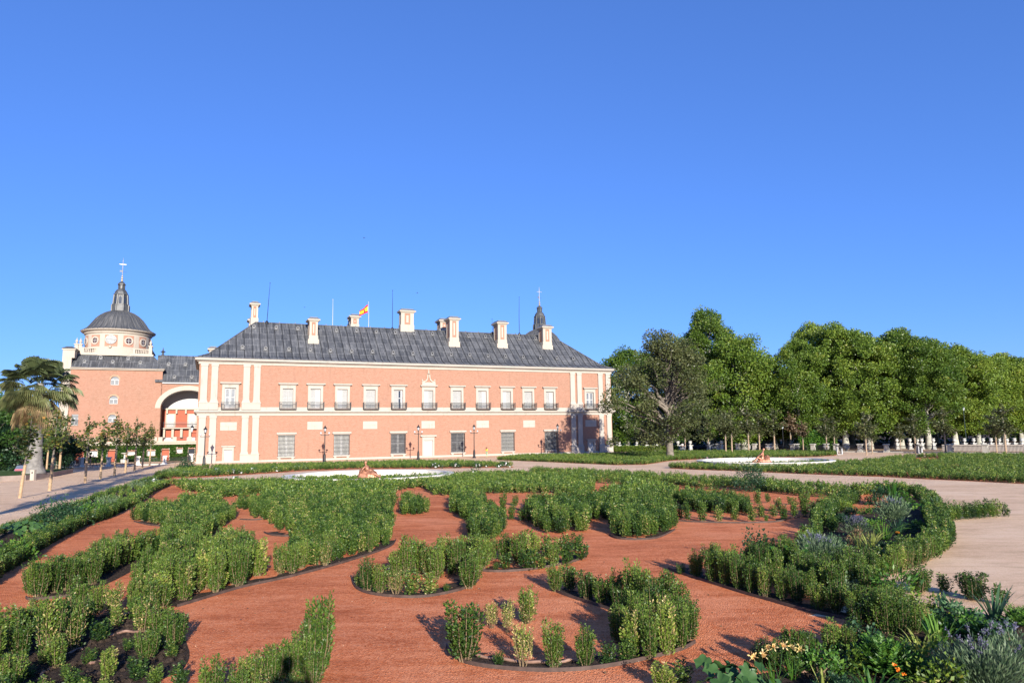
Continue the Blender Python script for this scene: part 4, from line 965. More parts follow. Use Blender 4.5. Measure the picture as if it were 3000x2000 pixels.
for a in ((1052, 1716, 1666, 42, 'green'), (1076, 1730, 1632, 46, 'dark'), (1112, 1737, 1645, 50, 'green'), (1160, 1740, 1655, 52, 'yellow'), (1204, 1742, 1660, 50, 'pale'), (1258, 1742, 1666, 50, 'yellow'), (1308, 1733, 1690, 22, 'bright'), (1320, 1684, 1641, 26, 'bright'), (1376, 1724, 1622, 58, 'dark'), (1392, 1700, 1602, 54, 'green'),
          (1280, 1697, 1602, 50, 'green'), (1255, 1692, 1586, 50, 'pale'), (1190, 1692, 1572, 52, 'green'), (1226, 1684, 1576, 50, 'green'), (1160, 1692, 1606, 50, 'green'), (1300, 1672, 1562, 48, 'pale'), (1340, 1684, 1578, 50, 'green'), (1412, 1666, 1566, 50, 'green'), (1392, 1652, 1562, 50, 'pale'), (1452, 1669, 1633, 22, 'bright'), (1482, 1667, 1610, 44, 'green'), (1545, 1669, 1592, 50, 'dark'), (1584, 1667, 1612, 48, 'pale'),
          (1622, 1658, 1576, 48, 'green'), (1662, 1652, 1580, 48, 'green'), (1700, 1642, 1570, 46, 'green'), (1520, 1652, 1560, 48, 'green'), (1560, 1642, 1556, 48, 'bright'), (1602, 1632, 1560, 48, 'green'), (1652, 1628, 1560, 46, 'green'), (1440, 1642, 1562, 44, 'green'), (1480, 1642, 1564, 46, 'dark'), (1360, 1640, 1562, 46, 'green'), (1330, 1650, 1570, 46, 'pale'), (1690, 1612, 1555, 44, 'green'), (1540, 1618, 1548, 44, 'green')): one(*a, BI)
BY_ = 'the right path hedge'
for a in ((1994, 1682, 1636, 26, 'dark'), (2040, 1690, 1604, 46, 'green'), (2090, 1708, 1596, 46, 'dark'), (2122, 1717, 1602, 46, 'green'), (2164, 1728, 1620, 46, 'dark'), (2200, 1737, 1636, 46, 'dark'), (2240, 1748, 1642, 44, 'pale'), (2290, 1757, 1655, 46, 'green'), (2336, 1765, 1664, 46, 'dark'), (2400, 1786, 1690, 56, 'green'), (2452, 1796, 1692, 56, 'dark'), (2500, 1806, 1700, 56, 'green'),
          (2105, 1692, 1590, 46, 'green'), (2150, 1705, 1600, 46, 'green'), (2190, 1712, 1610, 46, 'green'), (2225, 1722, 1622, 46, 'dark'), (2320, 1745, 1650, 46, 'dark'), (2370, 1752, 1660, 50, 'green')): one(*a, BY_)
BZ = 'the group beside the lilies'
for a in ((2242, 1950, 1847, 50, 'dark'), (2272, 1962, 1850, 50, 'dark'), (2312, 1952, 1812, 54, 'dark'), (2352, 1957, 1818, 58, 'dark'), (2382, 1942, 1832, 52, 'dark'), (2442, 1928, 1802, 56, 'green'), (2482, 1905, 1806, 56, 'dark'), (2215, 1935, 1860, 40, 'dark'), (2462, 1900, 1812, 50, 'dark'), (2330, 1980, 1880, 50, 'dark')): one(*a, BZ)
BA = 'the block behind the ferns'
for a in ((2520, 1840, 1735, 58, 'dark'), (2560, 1850, 1712, 60, 'green'), (2600, 1858, 1716, 60, 'green'), (2640, 1862, 1730, 60, 'dark'), (2680, 1855, 1735, 60, 'green'), (2705, 1840, 1740, 56, 'yellow'), (2540, 1812, 1705, 56, 'green'), (2590, 1818, 1700, 56, 'dark'), (2650, 1822, 1712, 56, 'green'), (2500, 1862, 1782, 56, 'pale'), (2620, 1795, 1698, 56, 'dark')): one(*a, BA)
for a, nm in (((2697, 1737, 1650, 66, 'dark'), 'leftmost of four dark box bushes in a row on the buff gravel at right'), ((2767, 1737, 1667, 56, 'dark'), 'second from the left of four dark box bushes in a row on the buff gravel at right'), ((2850, 1757, 1660, 78, 'dark'), 'largest of four dark box bushes in a row on the buff gravel at right'), ((2930, 1772, 1695, 66, 'dark'), 'rightmost of four dark box bushes in a row on the buff gravel at right')): one(*a, '@'+nm)
# ---- hedges and filled beds further back
bL = 'the left border hedge'
outerL = GP([(-60, 1600), (38, 1552), (150, 1513), (255, 1476), (352, 1438), (430, 1411), (478, 1400)])
innerL = GP([(-60, 1735), (0, 1690), (60, 1650), (150, 1592), (247, 1541), (320, 1517), (398, 1479), (450, 1441), (492, 1423)])
row(outerL, .34, .42, bL, 1, hv=.12); row(innerL, .30, .52, bL, 2, .3, hv=.12, side=1, states=['green', 'green', 'dark', 'bright'])
fill(GP([(38, 1560), (150, 1522), (352, 1442), (470, 1410), (440, 1436), (300, 1500), (150, 1560), (60, 1610)]), .55, .36, bL, keep=.45)
bE = 'the left wedge bed'
row(GP([(97, 1752), (180, 1724), (265, 1700), (330, 1668), (413, 1634), (478, 1622)]), .34, .72, bE, 2, .36, hv=.14, states=['green', 'dark', 'bright', 'pale', 'green'])
row(GP([(100, 1750), (190, 1728), (258, 1712), (325, 1706)]), .36, .72, bE, 1, hv=.1, states=['dark', 'green'])
for a in ((303, 1640, 1562, 26, 'green'), (340, 1628, 1552, 30, 'pale'), (430, 1652, 1590, 30, 'green')): one(*a, bE)
def bedfill(pts, hr, d, h, bed, **k): fill(GP(pts, hr), d, h, bed, **k)
c1 = 'the left scroll bed'
bedfill([(392, 1524), (430, 1534), (470, 1538), (505, 1541), (525, 1575), (560, 1610), (600, 1600), (632, 1562), (660, 1545), (684, 1524), (690, 1508), (640, 1497), (600, 1500), (540, 1500), (470, 1497), (400, 1503)], .17, .36, .58, c1, hv=.12)
bedfill([(480, 1545), (520, 1560), (600, 1610), (600, 1650), (480, 1650)], .2, .40, .68, c1)
bedfill([(385, 1795), (500, 1772), (590, 1750), (715, 1716), (768, 1698), (743, 1662), (725, 1628), (700, 1610), (651, 1616), (600, 1645), (480, 1640), (480, 1700), (395, 1740)], .2, .36, .74, 'the broad left bed', hv=.2, keep=.84, states=['green', 'green', 'pale', 'dark', 'bright'])
bedfill([(523, 1488), (600, 1488), (652, 1481), (640, 1466), (536, 1470)], .16, .34, .50, c1)
bB = 'the back hedge'
bedfill([(493, 1419), (518, 1424), (535, 1440), (600, 1445), (640, 1460), (697, 1456), (773, 1446), (1160, 1440), (1233, 1427), (1261, 1447), (1290, 1454), (1312, 1452), (1480, 1446), (1567, 1446), (1640, 1446), (1700, 1462), (1741, 1450), (1741, 1418), (1685, 1396), (1613, 1399), (1544, 1396), (1400, 1396), (1300, 1402), (1180, 1408), (1000, 1411), (850, 1414), (600, 1422)], .16, .37, .48, bB, keep=.86)
bedfill([(690, 1494), (727, 1496), (740, 1518), (772, 1519), (775, 1474), (700, 1477)], .16, .4, .55, c1)
bM = 'the wide central bed'
bedfill([(774, 1448), (776, 1552), (855, 1562), (858, 1600), (845, 1640), (832, 1660), (762, 1699), (830, 1690), (920, 1668), (1000, 1646), (1090, 1618), (1140, 1600), (1156, 1583), (1152, 1540), (1140, 1510), (1158, 1480), (1154, 1430), (1000, 1412)], .2, .39, .58, bM, keep=.86, hv=.2, states=['green', 'pale', 'pale', 'green', 'green', 'yellow', 'dark'])
bedfill([(1172, 1511), (1253, 1504), (1245, 1490), (1215, 1474), (1180, 1472)], .18, .38, .6, 'the small triangular clump')
bO = 'the centre right bed'
bedfill([(1316, 1466), (1322, 1508), (1353, 1520), (1389, 1536), (1372, 1572), (1400, 1592), (1450, 1580), (1480, 1553), (1478, 1535), (1430, 1500), (1420, 1480), (1410, 1462)], .19, .38, .62, bO, hv=.1, states=['green', 'dark', 'green', 'pale'])
for a in ((1510, 1482, 1446, 20, 'pale'), (1498, 1522, 1470, 22, 'green'), (1473, 1500, 1440, 20, 'green'), (1532, 1526, 1482, 26, 'pale'), (1450, 1512, 1470, 24, 'dark')): one(*a, bO)
bedfill([(1540, 1505), (1545, 1535), (1583, 1561), (1628, 1567), (1685, 1562), (1733, 1559), (1737, 1524), (1782, 1524), (1800, 1518), (1810, 1480), (1740, 1475), (1700, 1478), (1640, 1484), (1560, 1486)], .19, .40, .66, bO, keep=.92, hv=.12)
bU = 'the rounded right bed'
bedfill([(1788, 1560), (1800, 1572), (1850, 1576), (1915, 1574), (1948, 1563), (1974, 1549), (1976, 1500), (1960, 1487), (1900, 1492), (1840, 1484), (1800, 1500)], .2, .36, .66, bU, hv=.12)
bedfill([(1800, 1470), (1860, 1480), (1960, 1480), (1990, 1475), (1983, 1450), (1940, 1430), (1860, 1420), (1826, 1422), (1826, 1446), (1760, 1452)], .17, .38, .56, bU, keep=.92)
bV = 'the sparse right row'
for a in ((1994, 1520, 1470, 20, 'dark'), (2014, 1525, 1468, 24, 'yellow'), (2060, 1528, 1468, 26, 'pale'), (2106, 1530, 1478, 26, 'dry'), (2153, 1525, 1477, 28, 'green'), (2202, 1530, 1470, 26, 'yellow'), (2245, 1528, 1500, 14, 'bright'), (2296, 1524, 1470, 24, 'pale'), (2267, 1515, 1474, 26, 'dry'), (2230, 1517, 1470, 26, 'dry'), (2328, 1515, 1458, 24, 'pale'), (2358, 1512, 1434, 24, 'green'),
          (2221, 1478, 1432, 24, 'pale'), (2249, 1472, 1438, 16, 'dark'), (2281, 1497, 1455, 22, 'dark'), (2315, 1478, 1450, 18, 'green'), (2385, 1510, 1464, 26, 'dark'), (2410, 1512, 1458, 30, 'green')): one(*a, bV)
bedfill([(1990, 1478), (2040, 1504), (2120, 1508), (2190, 1507), (2206, 1490), (2150, 1474), (2070, 1468), (2010, 1460)], .18, .38, .6, bV, states=['green', 'dark', 'green', 'pale'])
bR = 'the buff path hedge'
row(GP([(1552, 1386), (1685, 1392), (1741, 1414), (1800, 1417), (1915, 1413), (2017, 1428), (2063, 1434), (2157, 1432), (2234, 1436), (2260, 1442), (2350, 1453), (2400, 1456), (2490, 1460)]), .34, .5, bR, 1, hv=.1)
bedfill([(1552, 1385), (1685, 1391), (1720, 1404), (1800, 1414), (1915, 1410), (2017, 1425), (2140, 1430), (2260, 1440), (2350, 1450), (2490, 1457), (2560, 1450), (2400, 1430), (2260, 1420), (2132, 1412), (2000, 1402), (1850, 1393), (1700, 1385), (1560, 1380)], .16, .42, .46, bR, keep=.7)
bX = 'the curved flower bed'
row(GP([(2520, 1452), (2600, 1442), (2680, 1458), (2712, 1480), (2722, 1515), (2728, 1545), (2742, 1575), (2735, 1600), (2690, 1632), (2620, 1660), (2545, 1682), (2480, 1690)]), .32, .62, bX, 2, .34, hv=.1, states=['dark', 'green', 'pale'])
row(GP([(2440, 1560), (2425, 1535), (2440, 1508), (2470, 1490), (2520, 1470)]), .34, .62, bX, 2, .36, hv=.12, states=['dark', 'green', 'pale'])
row(GP([(2350, 1640), (2370, 1600), (2400, 1570)]), .36, .62, bX, 1, states=['green', 'pale'])
row(GP([(2745, 1532), (2790, 1526), (2860, 1520), (2950, 1512)]), .36, .62, bX, 2, .38, hv=.14, states=['dark', 'dark', 'green'])
fill(GP([(2160, 1690), (2300, 1725), (2460, 1770), (2560, 1790), (2560, 1710), (2480, 1700), (2400, 1690), (2300, 1660), (2220, 1650)]), .42, .66, BY_, keep=.75, states=['dark', 'green'])
# far beds
fill(GP([(448, 1401), (600, 1396), (760, 1386), (900, 1377), (1050, 1372), (1200, 1371), (1400, 1368), (1505, 1367), (1500, 1365), (1350, 1357), (1200, 1356), (1000, 1362), (880, 1364), (700, 1369), (600, 1372), (520, 1378), (470, 1390)]), .42, .44, 'far', hv=.15, keep=.9, avoid=[GP([(592, 1374), (628, 1372), (628, 1382), (592, 1384)])])
fill(nb2, .46, .44, 'far', hv=.12, keep=.9, avoid=[GP([(1660, 1345), (1720, 1346), (1720, 1350), (1660, 1349)]), GP([(1800, 1350), (1830, 1350), (1830, 1355), (1800, 1355)])])
fill(nb3, .46, .44, 'far', hv=.14, keep=.84, avoid=[GP([(2678, 1341), (2760, 1342), (2752, 1354), (2684, 1354)]), GP([(2780, 1372), (2830, 1374), (2825, 1380), (2780, 1380)])])
row(GP([(1961, 1371), (2055, 1375), (2170, 1379), (2400, 1389), (2579, 1395), (2706, 1402), (2859, 1409), (3000, 1416), (3100, 1421)]), .36, .44, 'far', 1)
row(GP([(1455, 1347), (1608, 1353), (1800, 1361), (1889, 1360), (1966, 1348)]), .36, .44, 'far', 1)
# ---- write them: the 300 that show largest are bushes of their own, the others one mass of hedging
def showsize(s):
    x, y, h = s[:3]
    if y < 4 or abs(x/y) > .80: return 0
    return h/y
shrubs.sort(key=showsize, reverse=True)
near, rest = shrubs[:300], shrubs[300:]
ST = {k: [v for v in VAR if v[2] == k] for k in ('green', 'dark', 'bright', 'pale', 'yellow', 'dry')}
adj = {'green': 'mid green', 'dark': 'dark green', 'bright': 'bright fresh green', 'pale': 'pale yellowish', 'yellow': 'half-dried straggly', 'dry': 'withered tan'}
protos = {}
bycat = {}
for s in near: bycat.setdefault((s[5], s[4]), []).append(s)
lab_items = []
for k, s in enumerate(near):
    x, y, h, wf, st, bed = s
    if st is None: st = rnd.choice(['green', 'green', 'green', 'dark', 'pale'])
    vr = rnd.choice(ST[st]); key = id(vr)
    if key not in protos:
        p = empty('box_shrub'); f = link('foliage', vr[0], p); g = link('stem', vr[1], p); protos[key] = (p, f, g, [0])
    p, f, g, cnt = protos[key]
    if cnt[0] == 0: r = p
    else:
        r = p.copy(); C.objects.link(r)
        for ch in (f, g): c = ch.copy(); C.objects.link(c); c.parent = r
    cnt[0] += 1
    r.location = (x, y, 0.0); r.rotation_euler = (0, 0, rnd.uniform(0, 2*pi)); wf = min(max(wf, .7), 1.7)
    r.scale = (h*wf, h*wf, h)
    if bed.startswith('@'): tag(r, bed[1:], 'shrub', 'four box bushes on the buff gravel')
    else: lab_items.append((r, st, bed, x/y))
ORD = ['first', 'second', 'third', 'fourth', 'fifth', 'sixth', 'seventh', 'eighth', 'ninth', 'tenth', 'eleventh', 'twelfth', 'thirteenth', 'fourteenth', 'fifteenth', 'sixteenth', 'seventeenth', 'eighteenth', 'nineteenth', 'twentieth']
for key in {(i[1], i[2]) for i in lab_items}:
    L = sorted([i for i in lab_items if (i[1], i[2]) == key], key=lambda i: i[3]); st, bed = key
    for k, i in enumerate(L):
        if len(L) == 1: lb = f'the only {adj[st]} box bush in {bed}'
        elif k < 20: lb = f'{ORD[k]} from left of the {adj[st]} box bushes in {bed}'
        elif len(L)-1-k < 20: lb = f'{ORD[len(L)-1-k]} from right of the {adj[st]} box bushes in {bed}'
        else: lb = f'{adj[st]} box bush in the middle stretch of {bed}'
        tag(i[0], lb, 'shrub', f'box bushes in {bed}')
def write_mass(items, lib, name, label):
    Vs, Fs, vs = [], [], []; nvt = 0
    for s in items:
        V, v = lib[rnd.randrange(len(lib))] if s[4] not in ('yellow', 'dry') else lib[-2]
        a = rnd.uniform(0, 2*pi); ca, sa_ = cos(a), sin(a); h = s[2]; wf = min(max(s[3], .8), 1.5)
        X = V.copy(); x = (X[:, 0]*ca-X[:, 1]*sa_)*h*wf+s[0]; y = (X[:, 0]*sa_+X[:, 1]*ca)*h*wf+s[1]
        X[:, 0] = x; X[:, 1] = y; X[:, 2] *= h
        Vs.append(X); n = len(X)//4; Fs.append(np.arange(4*n).reshape(n, 4)+nvt); nvt += len(X)
        vs.append(np.clip(v+rnd.uniform(-.22, .10), 0, 1))
    if not Vs: return
    o = link(name, npmesh(name, np.concatenate(Vs), np.concatenate(Fs), M['box'], np.concatenate(vs)))
    tag(o, label, 'hedging', kind='stuff'); return o
rest = [s for s in rest if s[1] > 4 and abs(s[0]/s[1]) < .95]
mid = [s for s in rest if s[1] < 34]; farr = [s for s in rest if s[1] >= 34]
print('SHRUBS', len(shrubs), len(near), 'mid', len(mid), 'far', len(farr), 'near ymax', max(s[1] for s in near))
write_two = [(s, MID) for s in mid]
Vm = []
o1 = write_mass(mid, MID, 'box_hedging', 'box hedging filling the middle of the parterre beds behind the nearest bushes')
o2 = write_mass(farr, LOW, 'distant_box_hedging', 'low box hedging in the farthest beds before the palace and fence')
# ------------------------------------------------------------------ EDGING, HOSES, SOIL
def ribbon(name, pts, h, th, z=0.0, matk='edge'):
    t = MB()
    for i in range(len(pts)-1):
        a, b = pts[i], pts[i+1]; dx, dy = b[0]-a[0], b[1]-a[1]; L = hypot(dx, dy)+1e-9; nx, ny = -dy/L*th/2, dx/L*th/2
        A = [(a[0]-nx, a[1]-ny), (b[0]-nx, b[1]-ny), (b[0]+nx, b[1]+ny), (a[0]+nx, a[1]+ny)]; n = len(t.v)
        t.v += [(x, y, z) for x, y in A]+[(x, y, z+h) for x, y in A]
        for q in ((4, 5, 6, 7), (0, 1, 5, 4), (2, 3, 7, 6), (1, 2, 6, 5), (3, 0, 4, 7)): t.f.append(tuple(n+i for i in q)); t.m.append(0)
    return t.build(name, M[matk])
def smooth_line(p, it=2):
    for _ in range(it):
        q = [p[0]]
        for a, b in zip(p[:-1], p[1:]): q += [(a[0]*.75+b[0]*.25, a[1]*.75+b[1]*.25), (a[0]*.25+b[0]*.75, a[1]*.25+b[1]*.75)]
        q.append(p[-1]); p = q
    return p
def soilstrip(line, width, z=.010):
    off = []
    for i, p in enumerate(line):
        a = line[max(i-1, 0)]; b = line[min(i+1, len(line)-1)]; dx, dy = b[0]-a[0], b[1]-a[1]; L = hypot(dx, dy)+1e-9
        ww = width*(1+.25*sin(i*1.7)); off.append((p[0]-dy/L*ww, p[1]+dx/L*ww))
    t = MB()
    for i in range(len(line)-1): t.face([(*line[i], z), (*line[i+1], z), (*off[i+1], z+.004), (*off[i], z+.004)])
    o = t.build('soil_border', M['soil']); o['kind'] = 'structure'; return o
EDG = [([(1308, 1895), (1320, 1915), (1345, 1937), (1400, 1953), (1500, 1964), (1620, 1969), (1750, 1961), (1880, 1936), (2000, 1906), (2037, 1884)], .42, 'dark curved edging strip round the front of the round bed at the bottom centre'),
       ([(1615, 1728), (1650, 1743), (1700, 1760), (1760, 1778), (1800, 1792)], .34, 'thin dark edging strip running diagonally behind the round bed bushes'),
       ([(1028, 1690), (1036, 1722), (1075, 1740), (1150, 1750), (1230, 1752), (1300, 1742), (1370, 1724), (1403, 1700)], .5, 'dark edging strip round the rounded end of the middle bed'),
       ([(1403, 1672), (1450, 1677), (1550, 1671), (1600, 1663), (1700, 1643), (1724, 1622)], .4, 'dark edging strip under the right part of the middle bed'),
       ([(520, 1778), (590, 1757), (640, 1741), (720, 1718), (830, 1696), (920, 1673), (1000, 1651), (1090, 1623), (1150, 1600), (1160, 1582)], .45, 'long dark edging strip along the front of the central beds'),
       ([(75, 1752), (82, 1759), (130, 1756), (200, 1747), (252, 1740)], .5, 'short brown edging strip at the tip of the narrow wedge bed'),
       ([(1958, 1668), (2000, 1684), (2089, 1711), (2179, 1740), (2246, 1758), (2313, 1778), (2380, 1794), (2446, 1808), (2510, 1822)], .5, 'dark edging strip along the right-hand red path'),
       ([(773, 1560), (790, 1568), (830, 1572), (858, 1570)], .5, 'small rounded edging strip left of the central bed'),
       ([(1785, 1567), (1800, 1578), (1851, 1582), (1915, 1580), (1948, 1569), (1978, 1552)], .4, 'dark edging strip round the rounded bed right of centre'),
       ([(1978, 1526), (2060, 1531), (2180, 1533), (2296, 1529), (2310, 1517), (2400, 1513)], .3, 'thin edging strip in front of the sparse bush row at right'),
       ([(2740, 1535), (2766, 1572), (2767, 1585), (2745, 1612), (2702, 1642), (2630, 1673), (2575, 1692)][::-1], .5, 'dark edging strip between the curved flower bed and buff gravel'),
       ([(392, 1528), (430, 1538), (470, 1542), (500, 1543)], .4, 'pale edging strip below the left scroll bed'),
       ([(702, 1522), (740, 1524), (768, 1522)], .3, 'tiny edging strip beside the left scroll bed')]
for pts, wd_, lab in EDG:
    ln = smooth_line(GP(pts)); soilstrip(ln, wd_)
    tag(ribbon('bed_edging', ln, .06, .016), lab, 'edging', 'bed edging strips')
sheet('muddy_soil', smooth_poly(GP([(-80, 1905), (60, 1868), (110, 1860), (200, 1815), (330, 1803), (400, 1770), (520, 1790), (545, 1880), (560, 1925), (530, 1970), (420, 2010), (340, 2060), (300, 2110), (-100, 2110)])), .012, 'soil')
sheet('bed_soil', smooth_poly(GP([(2480, 1545), (2520, 1500), (2640, 1470), (2712, 1500), (2725, 1560), (2735, 1590), (2690, 1625), (2560, 1670), (2460, 1690), (2340, 1680), (2370, 1600), (2400, 1530), (2430, 1480), (2500, 1455)])), .010, 'soil')
sheet('bed_soil', smooth_poly(GP([(2060, 2060), (2180, 1975), (2400, 1960), (2470, 1900), (2540, 1850), (2600, 1800), (2640, 1775), (2740, 1775), (2850, 1790), (3000, 1830), (3100, 1900), (3100, 2150), (2060, 2150)])), .012, 'soil')
sheet('bed_soil', innerL+[(x-.0, y) for x, y in outerL[::-1]], .010, 'soil')
sheet('bed_soil', smooth_poly(GP([(88, 1750), (250, 1735), (340, 1700), (472, 1624), (470, 1612), (340, 1630), (180, 1710)])), .010, 'soil')
wm, _n, _b = mat('puddle_water', .03, .6); _b.inputs['Base Color'].default_value = (.05, .045, .04, 1); M['water'] = wm
sheet('puddle_water', smooth_poly(GP([(338, 1850), (352, 1846), (362, 1850), (356, 1856), (342, 1857)])), .018, 'water'); sheet('puddle_water', smooth_poly(GP([(328, 1920), (342, 1917), (345, 1922), (332, 1926)])), .018, 'water')
def hose(pts, lab, r=.022, z=.03):
    ln = smooth_line(GP(pts)); t = MB(); t.tube([(x, y, z+.01*sin(i)) for i, (x, y) in enumerate(ln)], r, 7)
    tag(t.build('irrigation_hose', M['hose'], smooth=True), lab, 'hose', 'irrigation hoses lying on the soil')
hose([(312, 1870), (345, 1858), (380, 1852), (405, 1856)], 'pinkish hose lying beside the small puddle at lower left')
hose([(130, 1995), (118, 1985), (128, 1972), (160, 1955), (200, 1915), (240, 1905)], 'hose bent in a loop on dark soil at bottom left')
hose([(262, 1950), (290, 1940), (310, 1945), (330, 1925)], 'short hose curving between the bushes in the muddy bed')
hose([(330, 1820), (350, 1808), (385, 1798)], 'straight hose piece above the muddy bed')
hose([(1395, 1925), (1440, 1932), (1500, 1940), (1570, 1946), (1640, 1944), (1680, 1938)], 'long brown hose along the inside of the round bed edging')
hose([(1455, 1828), (1480, 1832), (1500, 1828)], 'short brown pipe between the two straggly bushes in the round bed')
hose([(1868, 1912), (1885, 1906)], 'stub of brown pipe under the dense clump of the round bed', .03, .05)
hose([(2305, 1985), (2350, 1975), (2400, 1962), (2440, 1950)], 'brown pipe behind the pale yellow lilies')
hose([(2690, 1975), (2730, 1960), (2760, 1945)], 'dark pipe on the shaded soil near the lavender')
# ------------------------------------------------------------------ TREES
def unit_rs(rs, n):
    v = rs.normal(size=(n, 3)); return v/np.linalg.norm(v, axis=1, keepdims=True)
def treemesh(h, rx, crown0, ncl, per, leaf, seed, trunkr, matk, barkk, shape='round', clr=.9, limbs=10, lean=0.0, vmean=.45, spread=1.0, fill_=.55):
    rs = np.random.default_rng(seed); R = random.Random(seed); tr = MB()
    pts = [(0, 0, 0), (lean*h*.1, 0, crown0*.6), (lean*h*.2, .1, crown0+(h-crown0)*.35), (lean*h*.25, 0, h*.86)]
    tr.tube(pts, [trunkr*1.15, trunkr*.85, trunkr*.55, trunkr*.12], 9)
    cz = (crown0+h)/2; hz = (h-crown0)/2
    cl = []
    for i in range(ncl):
        a = R.uniform(0, 2*pi); u = R.uniform(-1, 1); rad = (fill_+(1-fill_)*R.random())
        if shape == 'round': pr = sqrt(max(0, 1-u*u))*(1+.15*sin(3*a+seed))
        elif shape == 'pear': pr = (1.0 if u < -.1 else max(.12, 1-(u+.1)*.72))*(1+.2*sin(3*a+.5))
        elif shape == 'cone': pr = min(1.0, (1-u)*.78+.13)*(1+.30*sin(3*a+.2)*max(0, u))
        else: pr = min(1, sqrt(max(0, 1-(abs(u)**2.6))))*(1+.12*sin(2*a+seed))
        p = np.array([cos(a)*pr*rx*rad*spread, sin(a)*pr*rx*rad*spread, cz+u*hz*(.75+.25*R.random())]); cl.append(p)
    cl = np.array(cl); cl[:, 0] += lean*h*.2
    P = []; D = []; v = []
    for p in cl:
        s = clr*(.5+.9*R.random()); n = int(per*(.6+.8*R.random())*s); q = unit_rs(rs, n)*(rs.random((n, 1))**.5)*np.array([s, s, s*.72])*1.15
        P.append(p+q); d = q/ (np.linalg.norm(q, axis=1, keepdims=True)+1e-6)+rs.normal(size=(n, 3))*.8+np.array([0, 0, -.1]); D.append(d)
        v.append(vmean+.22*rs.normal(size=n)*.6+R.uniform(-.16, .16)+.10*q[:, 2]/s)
    P = np.concatenate(P); D = np.concatenate(D); v = np.clip(np.concatenate(v), 0, 1)
    P[:, 2] = np.maximum(P[:, 2], crown0*.55)
    L = leaf*(.6+.8*rs.random(len(P))); V, Fc = leafquads(P, D, L, L*.75)
    ids = list(range(len(cl))); R.shuffle(ids)
    for i in ids[:limbs]:
        p = cl[i]; z0 = max(crown0*.7, min(p[2]-.5, p[2]*.62)); s = Vector((lean*z0*.2, 0, z0)); e = Vector(p); m_ = (s+e)/2+Vector((R.uniform(-.4, .4), R.uniform(-.4, .4), R.uniform(-.2, .8)))
        j = lambda q, a: q+Vector((R.uniform(-a, a), R.uniform(-a, a), R.uniform(-a, a)*.7))
        tr.tube([tuple(s), tuple(j(s*.7+m_*.3, .25)), tuple(j(s*.35+m_*.65, .4)), tuple(m_), tuple(j(m_*.5+e*.5, .5)), tuple(e)], [trunkr*.42, trunkr*.34, trunkr*.26, trunkr*.2, trunkr*.12, trunkr*.04], 5)
    return npmesh('crown', V, Fc, M[matk], v), tr.mesh('trunk', M[barkk], True)
def tree(name, loc, meshes, label, cat='tree', rz=0, scale=1.0, group=None, sx=None):
    r = tag(empty(name, loc, rz), label, cat, group); link('crown', meshes[0], r); link('trunk', meshes[1], r)
    r.scale = (sx or scale, sx or scale, scale); return r
def col_at(x, Y): p = at(x, Y); return (p[0], Y, 0)
# big trees beside the palace
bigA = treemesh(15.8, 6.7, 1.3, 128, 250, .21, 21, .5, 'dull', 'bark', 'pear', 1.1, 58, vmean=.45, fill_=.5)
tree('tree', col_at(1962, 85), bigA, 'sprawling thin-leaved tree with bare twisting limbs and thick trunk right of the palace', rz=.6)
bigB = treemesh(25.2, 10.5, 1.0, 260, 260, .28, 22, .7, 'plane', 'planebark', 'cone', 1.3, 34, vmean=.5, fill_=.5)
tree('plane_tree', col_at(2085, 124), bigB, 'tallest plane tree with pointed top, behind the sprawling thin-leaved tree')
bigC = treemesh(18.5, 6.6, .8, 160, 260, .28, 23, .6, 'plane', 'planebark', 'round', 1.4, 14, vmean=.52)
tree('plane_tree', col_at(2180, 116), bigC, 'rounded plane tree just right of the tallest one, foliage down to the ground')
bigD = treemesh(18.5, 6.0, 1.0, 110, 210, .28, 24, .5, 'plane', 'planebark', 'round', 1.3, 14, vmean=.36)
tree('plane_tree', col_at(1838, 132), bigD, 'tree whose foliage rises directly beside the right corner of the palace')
tree('plane_tree', col_at(1900, 138), bigD, 'darker tree between the palace corner and the sprawling tree', rz=2, scale=1.0)
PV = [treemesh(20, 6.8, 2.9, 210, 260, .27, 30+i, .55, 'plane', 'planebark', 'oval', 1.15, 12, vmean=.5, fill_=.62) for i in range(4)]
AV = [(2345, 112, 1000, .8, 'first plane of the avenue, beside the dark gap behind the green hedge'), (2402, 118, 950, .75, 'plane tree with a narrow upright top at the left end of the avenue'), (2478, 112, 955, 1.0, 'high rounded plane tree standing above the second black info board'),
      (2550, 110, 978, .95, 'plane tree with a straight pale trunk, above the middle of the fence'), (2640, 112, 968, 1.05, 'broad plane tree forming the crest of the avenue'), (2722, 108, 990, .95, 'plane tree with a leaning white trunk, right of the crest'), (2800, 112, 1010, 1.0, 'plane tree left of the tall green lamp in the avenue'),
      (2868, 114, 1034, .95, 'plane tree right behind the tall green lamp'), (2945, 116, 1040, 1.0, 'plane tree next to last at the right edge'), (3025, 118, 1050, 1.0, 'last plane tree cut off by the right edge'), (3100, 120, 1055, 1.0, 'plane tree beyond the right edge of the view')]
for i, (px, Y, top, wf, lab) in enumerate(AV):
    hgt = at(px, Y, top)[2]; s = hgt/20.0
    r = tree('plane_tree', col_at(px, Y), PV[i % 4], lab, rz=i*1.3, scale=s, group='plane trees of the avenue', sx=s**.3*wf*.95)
for i in range(15):
    px = 2250+i*62; Y = 132+(i % 3)*8; topy = np.interp(px, [2250, 2320, 2400, 2480, 2700, 2900, 3150], [1150, 1120, 1040, 990, 1005, 1050, 1065]); s = at(px, Y, topy)[2]/20.0
    tree('plane_tree', col_at(px, Y), PV[(i*3+1) % 4], 'plane tree of the shaded second row behind the avenue front', rz=i*2.1, scale=s, group='second row of plane trees', sx=s**.3)
